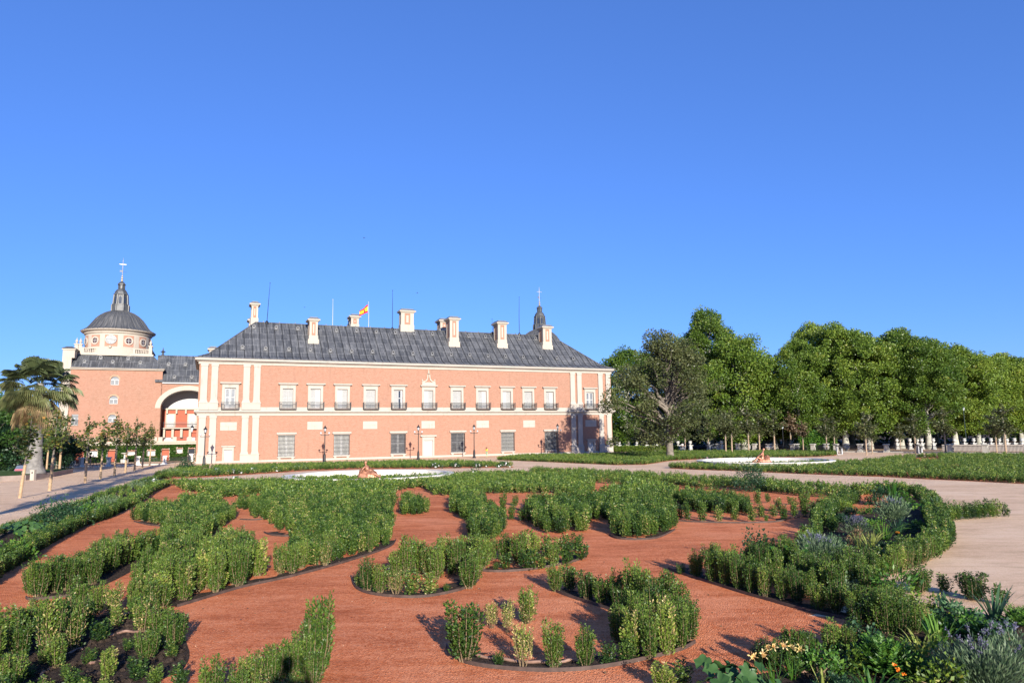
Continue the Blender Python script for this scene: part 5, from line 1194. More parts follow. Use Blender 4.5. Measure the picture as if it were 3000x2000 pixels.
for px, Y, s in ((2270, 122, .52), (2300, 126, .62), (2240, 135, .62), (2010, 140, .95), (2130, 142, 1.0)):
    tree('plane_tree', col_at(px, Y), PV[int(px) % 4], {2270: 'lower dark tree in the shaded gap between the two tree groups', 2300: 'shaded tree just left of the avenue', 2240: 'tree behind the rounded plane tree', 2010: 'tree hidden low behind the sprawling tree', 2130: 'tree low behind the tallest plane'}[px], rz=px, scale=s, sx=.95)
# far wood closing the view
def wood(name, x0, x1, Y, h0, n, label, matk='plane'):
    P = np.stack([rng.uniform(x0, x1, n), rng.uniform(Y, Y+14, n), h0*rng.random(n)**.8], 1); D = unit(n); L = rng.uniform(.5, 1.2, n); V, Fc = leafquads(P, D, L, L*.8)
    tag(link(name, npmesh(name, V, Fc, M[matk], np.clip(rng.normal(.3, .12, n), 0, 1))), label, 'wood', kind='stuff')
wood('distant_wood', 8, 150, 158, 11, 26000, 'dark wood seen as one mass between and behind the plane trunks')
wood('distant_wood', -110, -62, 118, 7, 7000, 'dark greenery behind the palm at the left edge')
M['ivy'] = leafmat('ivy_leaves', [(0, (.015, .045, .01)), (.5, (.05, .12, .018)), (1, (.13, .22, .035))])
# left edge trees
lt = treemesh(8.5, 5.0, .5, 70, 190, .26, 50, .3, 'ivy', 'bark', 'round', 1.1, 6, vmean=.35)
tree('tree', col_at(20, 82), lt, 'dense green tree behind the palm at the left edge')
tree('tree', col_at(-40, 74), lt, 'green tree cut off by the left edge, behind the people', rz=2, scale=.9)
tree('tree', col_at(75, 92), lt, 'green tree between the palm trunk and the tower pier', rz=4, scale=.8)
dk = treemesh(5.5, 3.6, .2, 50, 140, .28, 51, .2, 'darkleaf', 'bark', 'round', 1.0, 6, vmean=.35)
tree('tree', col_at(45, 76), dk, 'dark bushy tree behind the group of people at left')
tree('tree', col_at(170, 80), dk, 'dark bushy tree behind the turquoise panel', rz=1, scale=.7)
# palm ------------------------------------------------------------
pal = tag(empty('palm_tree', G(98, 1400)+(.40,)), 'stout grey-trunked fan palm with a shaggy skirt of dead fronds at left', 'palm')
t = MB(); t.lathe([(.95, 0), (.85, .3), (.66, .7), (.56, 1.6), (.5, 3), (.45, 4.6), (.42, 6.2), (.38, 7.8), (.25, 8.4)], 0, 0, 0, 20); t.build('trunk', M['palmtrunk'] if 'palmtrunk' in M else M['grey'], pal, smooth=True)
def fan_fronds(n, z, el0, el1, val, stalk, flen, seed, droop):
    rs = np.random.default_rng(seed); V = []; Fc = []; fv = []
    for k in range(n):
        a = rs.random()*2*pi; el = radians(rs.uniform(el0, el1)); dr = np.array([cos(a)*cos(el), sin(a)*cos(el), sin(el)]); side = np.array([-sin(a), cos(a), 0]); upv = np.cross(side, dr)*-1
        if upv[2] < 0: upv = -upv
        base = np.array([cos(a)*.25, sin(a)*.25, z+rs.uniform(-.2, .2)]); hub = base+dr*stalk*rs.uniform(.8, 1.15)+np.array([0, 0, -.12*stalk])
        n0 = len(V); V += [base-side*.03, hub-side*.02, hub+side*.02, base+side*.03]; Fc.append((n0, n0+1, n0+2, n0+3)); fv.append(val)
        m = 26; L = flen*rs.uniform(.85, 1.1)
        for i in range(m):
            th = radians(-100+200*i/(m-1)); d = dr*cos(th)+side*sin(th)*.95; d = d/np.linalg.norm(d); l = L*(.65+.35*cos(th*.8)); tw = np.array([0, 0, -1.0])*droop*l
            p1 = hub+d*l*.55+tw*.10; p2 = hub+d*l*.8+tw*.45*rs.uniform(.8, 1.2); wv = np.cross(d, upv); wv = wv/np.linalg.norm(wv)*.038*L
            n0 = len(V); V += [hub, p1-wv, p2, p1+wv]; Fc.append((n0, n0+1, n0+2, n0+3)); fv.append(np.clip(val+rs.normal()*.08, 0, 1))
            p3 = hub+d*l*.95+tw*.95; n0 = len(V); V += [p1-wv*.6, p2+wv*.2, p3, p1+wv*.6]; Fc.append((n0, n0+1, n0+2, n0+3)); fv.append(np.clip(val+rs.normal()*.08, 0, 1))
    return np.array(V), np.array(Fc), np.array(fv)
V, Fc, fv = fan_fronds(62, 8.5, 12, 90, .42, 1.6, 1.5, 5, .42); link('fronds', npmesh('fronds', V, Fc, M['palm'], fv), pal)
V, Fc, fv = fan_fronds(40, 8.0, -35, 18, .55, 1.65, 1.55, 6, .7); link('fronds', npmesh('fronds', V, Fc, M['palm'], fv), pal)
V, Fc, fv = fan_fronds(46, 7.4, -84, -35, .9, 1.1, 1.5, 7, 1.0); link('dead_fronds', npmesh('dead_fronds', V, Fc, M['palm'], fv), pal)
pal.scale = (.98, .98, .93)
# young trees ------------------------------------------------------
def young(seed, h=4.7, matk='autumn', cane=True, wd_=.75, c0=1.9, n=620, leaf=.17, vm=.35, cr=.10, ck='caned'):
    rs = np.random.default_rng(seed); R = random.Random(seed); t = MB(); k = MB()
    t.tube([(0, 0, 0 if not cane else 1.6), (.04, 0, h*.5), (0, .03, h*.97)], [.05, .035, .008], 6)
    if cane:
        k.tube([(0, 0, 0), (.01, 0, .9), (.03, 0, 1.85)], [cr, cr*.95, cr*.85], 8)
    P = []
    for i in range(13):
        z = c0+(h*.82-c0)*R.random(); a = R.uniform(0, 2*pi); L = wd_*(1.15-.6*(z-c0)/(h-c0))*R.uniform(.5, 1.1); e = (cos(a)*L, sin(a)*L, z+L*.8)
        t.tube([(0.03, 0, z), (e[0]*.5, e[1]*.5, z+L*.3), e], [.018, .012, .004], 4)
        m_ = int(n/14); u = rs.random((m_, 1))**.7; P.append(np.array([0.03, 0, z])*(1-u)+np.array(e)*u+rs.normal(size=(m_, 3))*.12)
    m_ = n//8; u = rs.random((m_, 1)); P.append(np.array([0, 0, h*.6])*(1-u)+np.array([0, 0, h])*u+rs.normal(size=(m_, 3))*.07)
    P = np.concatenate(P); D = unit(len(P))+np.array([0, 0, -.35]); L = leaf*(.6+.8*rs.random(len(P))); V, Fc = leafquads(P, D, L, L*.85)
    out = [npmesh('crown', V, Fc, M[matk], np.clip(rs.normal(vm, .22, len(P)), 0, 1)), t.mesh('trunk', M['bark'])]
    if cane: out.append(k.mesh('trunk_wrap', M[ck]))
    return out
M['tanbark'] = simple('tan_bark', (.33, .24, .16), .9, .3, 5)
YA = [young(60+i, n=420, leaf=.15, wd_=.62, cr=.072) for i in range(4)]
def put_young(px, py, ms, label, top=None, group=None, lean=0, wd_=1.0, nat=4.7):
    g = G(px, py); s = 1.0 if top is None else (CH-(top-hor(px))*g[1]/FPX)/nat
    r = tag(empty('young_tree', (*g, 0), rnd.uniform(0, 6)), label, 'young tree', group); r.scale = (wd_*s, wd_*s, s); r.rotation_euler = (radians(lean)*.0, radians(lean), 0)
    for nm, me in zip(('crown', 'trunk', 'trunk_wrap'), ms): link(nm, me, r)
ordn = ['nearest', 'second nearest', 'third', 'fourth', 'fifth', 'sixth', 'seventh', 'eighth', 'farthest']
for i, (px, py, top) in enumerate(((58, 1458, 1215), (145, 1437, 1190), (249, 1414, 1215), (294, 1403, 1218), (335, 1393, 1210), (367, 1384, 1232), (394, 1379, 1222), (417, 1373, 1243), (438, 1366, 1236))):
    put_young(px, py, YA[i % 4], f'{ordn[i]} young tree with tan wrapped trunk in the row along the left path', top, 'young trees along the left path', lean=4 if i == 0 else 1.5 if i == 1 else 0, wd_=1.25)
put_young(174, 1375, YA[2], 'young tree with tan wrapped trunk just right of the palm, before the white bench', 1200, None, 0, 1.2); put_young(136, 1379, YA[1], 'young tree with tan wrapped trunk touching the turquoise panel', 1230, None, 0, 1.1)
YR = [young(80+i, 4.7, ['dull', 'russet', 'dull'][i], True, .85, 1.7, 900, .16, .45, .062, 'tanbark') for i in range(3)]
for i, (px, py, top, k, lab) in enumerate(((2127, 1330, 1203, 0, 'slim young tree left of the white van'), (2145, 1330, 1198, 0, 'young tree beside the one left of the white van'), (2008, 1322, 1232, 0, 'young tree before the urn pedestals at centre right'), (2076, 1326, 1225, 0, 'young tree standing beside a white urn pedestal'), (2194, 1328, 1194, 0, 'young tree just in front of the white van'), (2226, 1325, 1200, 0, 'young tree behind the person in yellow'), (2270, 1325, 1192, 2, 'young green tree left of the street lamp'),
        (2318, 1320, 1205, 1, 'young tree with russet leaves right of the street lamp'), (2354, 1325, 1232, 1, 'small russet young tree left of the bright green hedge'), (2423, 1326, 1213, 0, 'young tree in front of the bright green hedge'), (2446, 1322, 1222, 0, 'young tree at the right end of the bright green hedge'), (2539, 1333, 1205, 2, 'young tree before the second fence pillar right of the board'), (2556, 1330, 1235, 0, 'thin young tree beside the second fence pillar right of the board'),
        (2639, 1320, 1240, 0, 'thin young tree behind the middle of the fence'), (2683, 1328, 1212, 0, 'young tree beside the second black info board'), (2771, 1326, 1192, 0, 'young tree left of the fence pillar near the avenue lamp'), (2921, 1330, 1205, 0, 'young tree left of the two near the right edge'), (2948, 1332, 1183, 0, 'tall young tree near the right edge'))):
    put_young(px, py, YR[k], lab, top, 'young trees before the fence', 0, 1.35)
# tall tree outside the view whose shadow crosses the left path
ot = treemesh(19, 1.6, 8, 34, 90, .3, 90, .3, 'plane', 'bark', 'oval', .8, 18)
tree('tree', (-17.2, 11.5, 0), ot, 'tall slim tree outside the left edge, its shadow lying across the left path')
# ------------------------------------------------------------------ IVY
def ivy():
    n = 26000; s = rng.uniform(-17.6, .4, n); z = rng.uniform(.02, 2.5, n)*(1-.12*np.abs(np.sin(s*2.3)))+.05
    keep = np.ones(n, bool)
    for o in ops:
        zb_ = o[3] if len(o) > 3 else 0; keep &= ~((np.abs(s-o[0]) < o[1]+.10) & (z > zb_) & (z < o[2]+.05))
    keep &= ~(((s > -16.6) & (s < -15.3)) & (z > 1.0))
    s, z = s[keep], z[keep]; P = np.stack([s, AO-.08-rng.random(len(s))*.22, z], 1); D = rng.normal(size=(len(s), 3))*.5+np.array([0, -.6, -.5]); L = rng.uniform(.1, .2, len(s)); V, Fc = leafquads(P, D, L, L*.9)
    r = tag(link('ivy', npmesh('ivy', V, Fc, M['ivy'], np.clip(rng.normal(.45, .2, len(s)), 0, 1)), None, W(0, 0), FROT), 'green ivy covering the brick arcade under the terrace', 'climbing plant')
ivy()
# bright hedge by the fence, clipped hedge behind the sprawling tree
def leafbox(name, x0, x1, d, h, loc, rz, n, matk, leaf, label, cat, rough=.15, vm=.45, dome=0.0):
    P = rng.uniform(0, 1, (n, 3)); P[:, 0] = x0+(x1-x0)*P[:, 0]; P[:, 1] *= d; hh = h*(1-rough*rng.random(n)); t = (P[:, 0]-x0)/(x1-x0)*2-1
    P[:, 2] = P[:, 2]**.7*hh*(1-dome*t**2+.05*np.sin(P[:, 0]*3)); D = unit(n)+np.array([0, 0, .4]); L = leaf*rng.uniform(.6, 1.4, n); V, Fc = leafquads(P, D, L, L*.5)
    return tag(link(name, npmesh(name, V, Fc, M[matk], np.clip(rng.normal(vm, .2, n), 0, 1)), None, loc, rz), label, cat)
g = G(2345, 1322); leafbox('hedge', 0, 5.0, 2.5, 3.1, (*g, 0), -.3, 16000, 'bright', .28, 'tall bright green hedge behind the fence in front of the avenue', 'hedge', .3, .5, .35)
FB0, FB1 = np.array(G(1790, 1323)), np.array(G(1985, 1323))
bx = hypot(*(FB1-FB0)); bz = atan2(FB1[1]-FB0[1], FB1[0]-FB0[0])
leafbox('clipped_hedge', 0, bx, .8, .95, (*FB0, 0), bz, 12000, 'plane', .16, 'clipped olive green hedge along the terrace wall right of the palace', 'hedge', .1, .55)
# ------------------------------------------------------------------ FENCE AND URNS
def pillar(parent=None, nm='stone_pillar'):
    t = MB(); t.box(-.36, .36, -.3, .3, 0, .22); t.box(-.28, .28, -.24, .24, .22, .98, top=(.02, .02)); t.box(-.34, .34, -.3, .3, .98, 1.06); t.box(-.4, .4, -.35, .35, 1.06, 1.16, top=(.1, .1)); t.box(.28, .42, -.15, .15, .0, .7, top=(.06, .0))
    return t.mesh(nm, M['pillarstone'])
M['pillarstone'] = stonemat('weathered_stone', (.38, .36, .31), (.22, .2, .17), 2)
pm = pillar()
cols = [2105, 2162, 2211, 2264, 2322, 2382, 2449, 2520, 2597, 2690, 2783, 2887, 3010]
LA = np.array(G(2162, 1320.5)); LB = np.array(G(2887, 1328))
def online(px, A_, B_):
    r = ray(px, 1310); a = np.array([[r[0], -(B_-A_)[0]], [r[1], -(B_-A_)[1]]]); t, u = np.linalg.solve(a, A_); return A_+(B_-A_)*u
fence = tag(empty('iron_fence', (0, 0, 0)), 'long black iron railing between low stone pillars in front of the avenue at right', 'fence'); pp = [online(c, LA, LB) for c in cols]
fz = atan2((LB-LA)[1], (LB-LA)[0])
for p in pp: link('stone_pillar', pm, fence, (p[0], p[1], 0), fz)
for a, b in zip(pp[:-1], pp[1:]):
    t = MB(); L = hypot(*(b-a)); n = int(L/.17)
    t.box(.4, L-.4, -.02, .02, .86, .9); t.box(.4, L-.4, -.02, .02, .2, .24)
    for i in range(n+1): x = .42+(L-.84)*i/n; t.box(x-.02, x+.02, -.015, .015, .1, .98)
    t.build('railing', M['iron'], fence, (a[0], a[1], 0), fz)
    t = MB(); t.box(.36, L-.36, -.15, .15, 0, .14); t.build('kerb', M['pillarstone'], fence, (a[0], a[1], 0), fz)
def urn_mesh(h0, big=1.0):
    t = MB()
    if h0 > 0: t.box(-.3, .3, -.3, .3, 0, .15); t.box(-.22, .22, -.22, .22, .15, h0-.1, top=(.03, .03)); t.box(-.3, .3, -.3, .3, h0-.1, h0)
    k = big; t.lathe([(r*k, h0+z*k) for r, z in [(.12, 0), (.06, .08), (.2, .2), (.26, .36), (.2, .46), (.14, .5), (.27, .56), (.26, .6), (.1, .58)]], 0, 0, 0, 12)
    return t.mesh('urn', M['urnstone'], True)
M['urnstone'] = simple('white_urn_stone', (.44, .43, .39), .8, .12, 3)
um = urn_mesh(.8); us = urn_mesh(0); ut = urn_mesh(.32, .9)
for px, py, me, lab in ((1987, 1319, um, 'leftmost white urn on a pedestal right of the thick trunk'), (2023, 1319.5, um, 'tallest white urn on a pedestal, second right of the thick trunk'), (2077, 1320, um, 'white urn on a pedestal beside a young tree, third from the trunk'), (2116, 1320, um, 'white urn on a pedestal left of the parked van')):
    p = G(px, py); tag(link('urn', me, None, (*p, 0), .2), lab, 'urn', 'white urns on pedestals'); bpy.context.scene.collection.objects[-1].scale = (1.15, 1.15, 1.15)
for i, (px, lab) in enumerate(((1815, 'white urn nearest the palace corner on the terrace wall'), (1866, 'second white urn along the terrace wall behind the hedge'), (1895, 'middle white urn on the terrace wall left of the thick trunk'), (1924, 'fourth white urn along the terrace wall'), (1953, 'white urn close behind the thick trunk'), (1793, 'white urn touching the palace corner'))):
    q = online(px, FB0+np.array([0, 1.2]), FB1+np.array([0, 1.2])); tag(link('urn', ut, None, (q[0], q[1], .78), 0), lab, 'urn', 'white urns on the terrace wall')
wl = MB(); wl.box(-3, bx+1, 1.0, 1.3, 0, .78); wl.box(-3, bx+1, .95, 1.35, .78, .86); tag(wl.build('low_wall', M['pillarstone'], None, (*FB0, 0), bz), 'low terrace wall behind the clipped hedge carrying white urns', 'wall')
for px, lab in ((2334, 'white bowl urn on the ground before the third fence bay'), (2421, 'white bowl urn beside the bright hedge'), (2480, 'white bowl urn beyond the first info board'), (2252, 'white bowl urn holding a pale plant beside the person in yellow')):
    p = G(px, 1322); o = tag(link('urn', us, None, (*p, 0)), lab, 'urn', 'low white urns along the fence'); o.scale = (1.9,)*3
cu = [2538, 2629, 2667, 2689, 2702, 2736, 2798, 2827, 2854, 2882, 2905, 2929, 2952, 2974, 2996]
for i, px in enumerate(cu):
    p = online(px, LA+np.array([4, 9]), LB+np.array([4, 14])); o = tag(link('urn', um, None, (p[0], p[1], .1)), 'white urn on a pedestal on the promenade behind the fence', 'urn', 'urns on the promenade behind the fence'); o.scale = (.95, .95, 1.15)
# pale masonry bank behind the fence at far right
A_, B_ = online(2760, LA+np.array([3, 8]), LB+np.array([3, 12])), online(3080, LA+np.array([3, 8]), LB+np.array([3, 12]))
t = MB(); L = hypot(*(B_-A_)); t.box(0, L, 0, .5, 0, .75); t.box(0, L, -.05, .55, .75, .85); tag(t.build('low_wall', M['stone'], None, (*A_, 0), atan2((B_-A_)[1], (B_-A_)[0])), 'pale stone parapet behind the fence at the far right', 'wall')
# left fence with white pedestals
LF = [np.array(G(x, y)) for x, y in ((-60, 1384), (55, 1376), (237, 1367), (318, 1365), (402, 1362), (482, 1360), (562, 1352))]
lf = tag(empty('iron_fence', (0, 0, 0)), 'low black iron railing with white pedestals in front of the ivy arcade', 'fence')
pd_ = MB(); pd_.box(-.34, .34, -.3, .3, 0, .22, top=(.08, .08)); pd_.box(-.2, .2, -.2, .2, .22, .95); pd_.box(-.3, .3, -.28, .28, .95, 1.1); pdm = pd_.mesh('pedestal', M['marble'])
for i, (a, b) in enumerate(zip(LF[:-1], LF[1:])):
    az = atan2((b-a)[1], (b-a)[0]); L = hypot(*(b-a)); t = MB(); n = int(L/.2)
    t.box(.3, L-.3, -.02, .02, .78, .82); t.box(.3, L-.3, -.02, .02, .12, .16)
    for j in range(n+1): x = .3+(L-.6)*j/n; t.box(x-.014, x+.014, -.014, .014, .05, .82)
    t.build('railing', M['iron'], lf, (a[0], a[1], 0), az)
    link('pedestal', pdm, lf, (b[0], b[1], 0), az)
    t = MB(); t.box(0, L, -.12, .12, 0, .07); t.build('kerb', M['marble'], lf, (a[0], a[1], 0), az)
pz = np.array(G(58, 1374)); link('pedestal', pdm, lf, (*pz, 0), 0)
# ------------------------------------------------------------------ LAMPS
def lamp_parts(root, h=4.45):
    t = MB(); t.lathe([(.24, 0), (.24, .12), (.17, .2), (.15, .9), (.10, 1.0), (.12, 1.06), (.065, 1.15), (.055, 3.2), (.07, 3.25), (.045, 3.3), (.045, 3.75)], 0, 0, 0, 10)
    for sx in (-1, 1): t.tube([(0, 0, 3.42), (sx*.25, 0, 3.36), (sx*.5, 0, 3.42), (sx*.5, 0, 3.5)], .025, 5)
    t.box(-.55, .55, -.02, .02, 3.33, 3.37); t.lathe([(.05, 3.72), (.13, 3.78), (.1, 3.84)], 0, 0, 0, 8); t.build('post', M['iron'], root)
    t = MB(); t.lathe([(.1, 3.84), (.19, 4.2)], 0, 0, 0, 6); ln = t.build('lantern', M['lampglass'], root)
    t = MB(); t.lathe([(.25, 4.2), (.22, 4.26), (.12, 4.38), (.06, 4.42), (.08, 4.48), (.01, 4.6)], 0, 0, 0, 8)
    for i in range(6): a = 2*pi*i/6; t.tube([(.1*cos(a), .1*sin(a), 3.84), (.19*cos(a), .19*sin(a), 4.2)], .012, 4)
    t.build('lantern_cap', M['iron'], root)
    for sx in (-1, 1):
        t = MB(); t.ball((sx*.5, 0, 3.62), .13, 10); t.build('globe', M['lampglass'], root, smooth=True)
M['lampglass'], _n, _b = mat('frosted_glass', .25, .5); _b.inputs['Base Color'].default_value = (.42, .45, .47, 1)
l4 = (np.array(G(1389, 1341))-FA); s4 = float(l4@FD); o4 = -float(l4@FN)
for px, lab in ((600, 'black lamp post with two globes before the left pilasters of the palace'), (951.5, 'black lamp post with two globes before the second grilled window'), (1225.5, 'black lamp post with two globes left of the tall central door'), (1389, 'black lamp post with two globes nearest the walking person'), (1634.5, 'black lamp post with two globes at the tree-shaded end of the facade')):
    sp_ = F(px, 1300, o4)[0]; r = tag(empty('street_lamp', W(sp_, o4), FROT), lab, 'street lamp', 'lamps along the palace front'); lamp_parts(r)
p = G(2316, 1322)
def simple_lamp(loc, h, matk, lab, cat='street lamp'):
    r = tag(empty('street_lamp', loc), lab, cat); t = MB(); t.lathe([(.15, 0), (.12, .3), (.06, .4), (.045, h-.6), (.08, h-.5)], 0, 0, 0, 8); t.build('post', M[matk], r)
    t = MB(); t.lathe([(.1, h-.5), (.2, h-.1)], 0, 0, 0, 8); t.build('lantern', M['lampglass'], r); t = MB(); t.lathe([(.24, h-.1), (.16, h), (.03, h+.15)], 0, 0, 0, 8); t.build('lantern_cap', M[matk], r)
simple_lamp((*G(2296.5, 1321), 0), 3.9, 'iron', 'slim black street lamp with pale lantern left of the russet young tree')
simple_lamp((*col_at(2832, 104)[:2], 0), 6.2, 'greeniron', 'tall dark green lamp post before the avenue trunks at right')
simple_lamp((*col_at(2324, 112)[:2], 0), 4.2, 'iron', 'small lamp behind the fence close to the russet tree')
# wall lantern at the palace corner
r = tag(empty('wall_lantern', W(-.55, 1.0, 4.35), FROT), 'black lantern on a bracket at the left corner of the palace', 'lantern')
t = MB(); t.lathe([(.08, -.35), (.18, .2)], 0, 0, 0, 6); t.build('lantern', M['lampglass'], r); t = MB(); t.lathe([(.24, .2), (.12, .38), (.02, .55)], 0, 0, 0, 6); t.tube([(0, 0, -.35), (.1, 0, -.55), (.5, 0, -.5)], .03, 5); t.build('bracket', M['iron'], r)
# ------------------------------------------------------------------ INFO BOARDS, BENCH, BIN, PANEL, PLANTER
def board(px, py, w_, h_, lab):
    g = G(px, py); r = tag(empty('info_board', (*g, 0), -.25), lab, 'info board', 'black lectern boards before the fence'); t = MB()
    t.prism([(-w_/2, h_*1.0), (w_/2, h_*.62), (w_/2, h_*.55), (-w_/2, h_*.9)], -.5, .5); t.build('panel', M['iron'], r)
    t = MB(); t.box(-.12, -.04, -.4, .4, 0, h_*.78); t.box(w_/2-.12, w_/2, -.4, .4, 0, h_*.58); t.box(-.12, w_/2, -.4, -.34, 0, .06); t.build('stand', M['grey'], r)
board(2454, 1331, 1.1, 1.45, 'black slanted info board on grey legs beside the fence, nearer the bright hedge'); board(2692, 1328, .7, 1.3, 'narrow black info board before the middle of the fence')
# planter around the palm
pl = [G(-120, 1418), G(0, 1410), G(75, 1406), G(157, 1396), G(214, 1384), G(140, 1386), G(60, 1391), G(-150, 1396)]
PC = (sum(q[0] for q in pl)/8, sum(q[1] for q in pl)/8)
t = MB(); inner = pl
for a, b in zip(pl, pl[1:]+pl[:1]):
    t.face([(*a, 0), (*b, 0), (*b, .42), (*a, .42)])
t.face([(*p, .42) for p in pl]); o = tag(t.build('planter', M['planterwall']if 'planterwall' in M else M['pillarstone']), 'low grey-brown raised planter wall around the palm', 'planter')
o2_ = sheet('lawn', [((x-PC[0])*.985+PC[0], (y-PC[1])*.985+PC[1]) for x, y in pl], .426, 'grass')
g = G(96, 1406); t = MB(); t.box(-.16, .16, -.14, .14, 0, .78); t.box(-.18, .18, -.16, .16, .78, .84); r = tag(empty('bin', (*g, 0)), 'small cream waste bin on the path before the planter', 'bin'); t.build('body', M['stone2'], r)
t = MB(); t.box(-.05, .05, -.146, -.141, .55, .68); t.build('opening', M['iron'], r)
g = G(172, 1371.5); r = tag(empty('bench', (*g, 0), FROT), 'white bench beside the fence right of the palm', 'bench'); t = MB(); t.box(-1.6, 1.6, -.2, .2, .36, .44); t.build('seat', M['white'], r)
for x in (-1.4, -.5, .5, 1.4): t = MB(); t.box(x-.08, x+.08, -.16, .16, 0, .36); t.build('leg', M['white'], r)
t = MB(); t.box(-1.6, 1.6, .18, .22, .44, .8); t.build('backrest', M['white'], r)
g = G(148, 1372); t = MB(); t.box(-.62, .62, -.05, .05, .15, 2.0); r = tag(empty('display_panel', (*g, 0), .1), 'turquoise upright display panel right of the palm trunk', 'panel'); t.build('panel', M['turq'] if 'turq' in M else M['white'], r)
t = MB(); t.box(-.7, -.62, -.06, .06, 0, 2.05); t.box(.62, .70, -.06, .06, 0, 2.05); t.build('frame', M['white'], r)
# small things in front of the arcade
g = np.array(W(-9.0, 12.2)[:2]); r = tag(empty('stone_fountain', (*g, 0)), 'small pale stone fountain bowl behind the left fence before the ivy', 'fountain'); t = MB(); t.lathe([(.5, 0), (.5, .45), (.42, .5), (.12, .55), (.1, 1.1), (.45, 1.25), (.5, 1.35), (.44, 1.33), (.05, 1.28)], 0, 0, 0, 12); t.build('bowl', M['urnstone'], r, smooth=True)
# van and cars behind the fence
def van(px, Y, L, H, lab, white=True):
    x, y, _ = at(px, Y); r = tag(empty('van' if H > 1.4 else 'parked_car', (x, y, 0), -.3), lab, 'van' if H > 1.4 else 'car'); W_ = L
    t = MB(); t.prism([(-W_/2, .3), (W_/2, .3), (W_/2, H*.55), (W_*.42, H*.6), (W_*.36, H), (-W_*.42, H), (-W_/2, H*.6)][::-1], 0, 3.2); t.build('body', M['white'], r)
    t = MB(); t.box(-W_*.40, W_*.36, -.01, 0, H*.62, H*.92); t.build('windscreen', M['glass'], r)
    for sx in (-1, 1):
        t = MB(); b = MB(); b.lathe([(.34, 0), (.34, .22)], 0, 0, 0, 14); t.v = [(sx*W_*.36+vx, .02+vz, .34+vy) for vx, vy, vz in b.v]; t.f = b.f; t.m = b.m; t.build('wheel', M['iron'], r)
        t = MB(); t.box(sx*W_*.4-.12, sx*W_*.4+.12, -.012, 0, H*.36, H*.46); t.build('headlight', M['lampglass'], r)
van(2182, 116, 1.75, 1.55, 'white van parked behind the fence'); van(2094, 118, 1.1, 1.0, 'small white car far left of the van behind the urns'); van(2140, 120, .9, .9, 'small white car just left of the van')
x, y, _ = at(75, 66); r = tag(empty('parked_car', (*G(63, 1392), 0), .5), 'small dark car with red rear beside the palm trunk', 'car')
t = MB(); t.prism([(-.6, .1), (.6, .1), (.6, .5), (.42, .92), (-.42, .92), (-.6, .5)][::-1], 0, 1.6); t.build('body', M['carblue'] if 'carblue' in M else M['iron'], r); t = MB(); t.box(-.55, .2, -.012, 0, .45, .58); t.build('tail_light', M['petalred'] if 'petalred' in M else M['iron'], r)
# ------------------------------------------------------------------ FLOWERING AND LEAFY PLANTS
def put(name, parts, px, py, label, cat='plant', group=None, z=0.0):
    g = G(px, py) if py is not None else px
    r = tag(empty(name, (*g, z)), label, cat, group)
    for nm, me in parts: link(nm, me, r)
    return r
def mpx(px_len, py, px=1500): return px_len*G(px, py)[1]/FPX      # image length -> metres at that ground row
def bladearr(n, r0, h, wd_, out=.5, seed=0, seg=5, curl=.6, elmin=.35):
    rs = np.random.default_rng(seed); V = []; Fc = []; fv = []
    for k in range(n):
        a = rs.random()*2*pi; rr = r0*rs.random()**.5; L = h*rs.uniform(.65, 1.05); lean = out*rs.uniform(.15, 1.0); d = np.array([cos(a), sin(a)]); s = np.array([-sin(a), cos(a), 0])*wd_*rs.uniform(.7, 1.1)/2; val = np.clip(rs.normal(.5, .18), 0, 1)
        b = len(V)
        for i in range(seg+1):
            t = i/seg; x = rr+lean*L*(t+curl*t*t*t*.8); z = L*(t-curl*.38*lean*t*t*t*1.6); w_ = (1-t**2.2)*.95+.05
            c = np.array([d[0]*x, d[1]*x, z]); V += [c-s*w_, c+s*w_+np.array([0, 0, .003])]
            if i: q = b+2*i; Fc.append((q-2, q-1, q+1, q)); fv.append(val)
    return np.array(V), np.array(Fc), np.array(fv)
def blades(matk, *a, **k): V, Fc, fv = bladearr(*a, **k); return npmesh('leaves', V, Fc, M[matk], fv)
def lavender(r, h, n=900, spikes=30, seed=0, sh=.5, fl='lavender'):
    rs = np.random.default_rng(seed); a = rs.random(n)*2*pi; u = rs.random(n)**.5; el = 1.35-.95*u+rs.normal(size=n)*.12
    d = np.stack([np.cos(a)*np.cos(el), np.sin(a)*np.cos(el), np.sin(el)], 1); t = rs.uniform(.25, .95, (n, 1)); P = d*t*np.array([r, r, h])*1.05; P[:, 2] = np.maximum(P[:, 2], .02)
    D = d+rs.normal(size=(n, 3))*.25+np.array([0, 0, .35]); L = rs.uniform(.7, 1.3, n)*max(.07, h*.16); V, Fc = leafquads(P, D, L, L*.16)
    out = [('leaves', npmesh('leaves', V, Fc, M['silver'], np.clip(rs.normal(.5, .22, n), 0, 1)))]
    if spikes:
        t_ = MB(); FV = []; 
        for k in range(spikes):
            aa = rs.random()*2*pi; e = rs.uniform(.9, 1.5); dd = np.array([cos(aa)*cos(e), sin(aa)*cos(e), sin(e)]); b = dd*h*.55*np.array([r/h, r/h, 1]); tip = b+dd*sh*rs.uniform(.7, 1.15)+rs.normal(size=3)*.03
            t_.tube([tuple(b), tuple((b+tip)/2+rs.normal(size=3)*.01), tuple(tip)], [.005, .004, .003], 3); q = 26; s = rs.random((q, 1)); FV.append(np.concatenate([tip-dd*sh*.22*s+rs.normal(size=(q, 3))*.011]))
        Pf = np.concatenate(FV); V, Fc = leafquads(Pf, unit(len(Pf))+np.array([0, 0, .6]), np.full(len(Pf), .026), np.full(len(Pf), .018))
        out += [('stalks', t_.mesh('stalks', M['silver'])), ('flowers', npmesh('flowers', V, Fc, M[fl], rs.random(len(Pf))))]
    return out
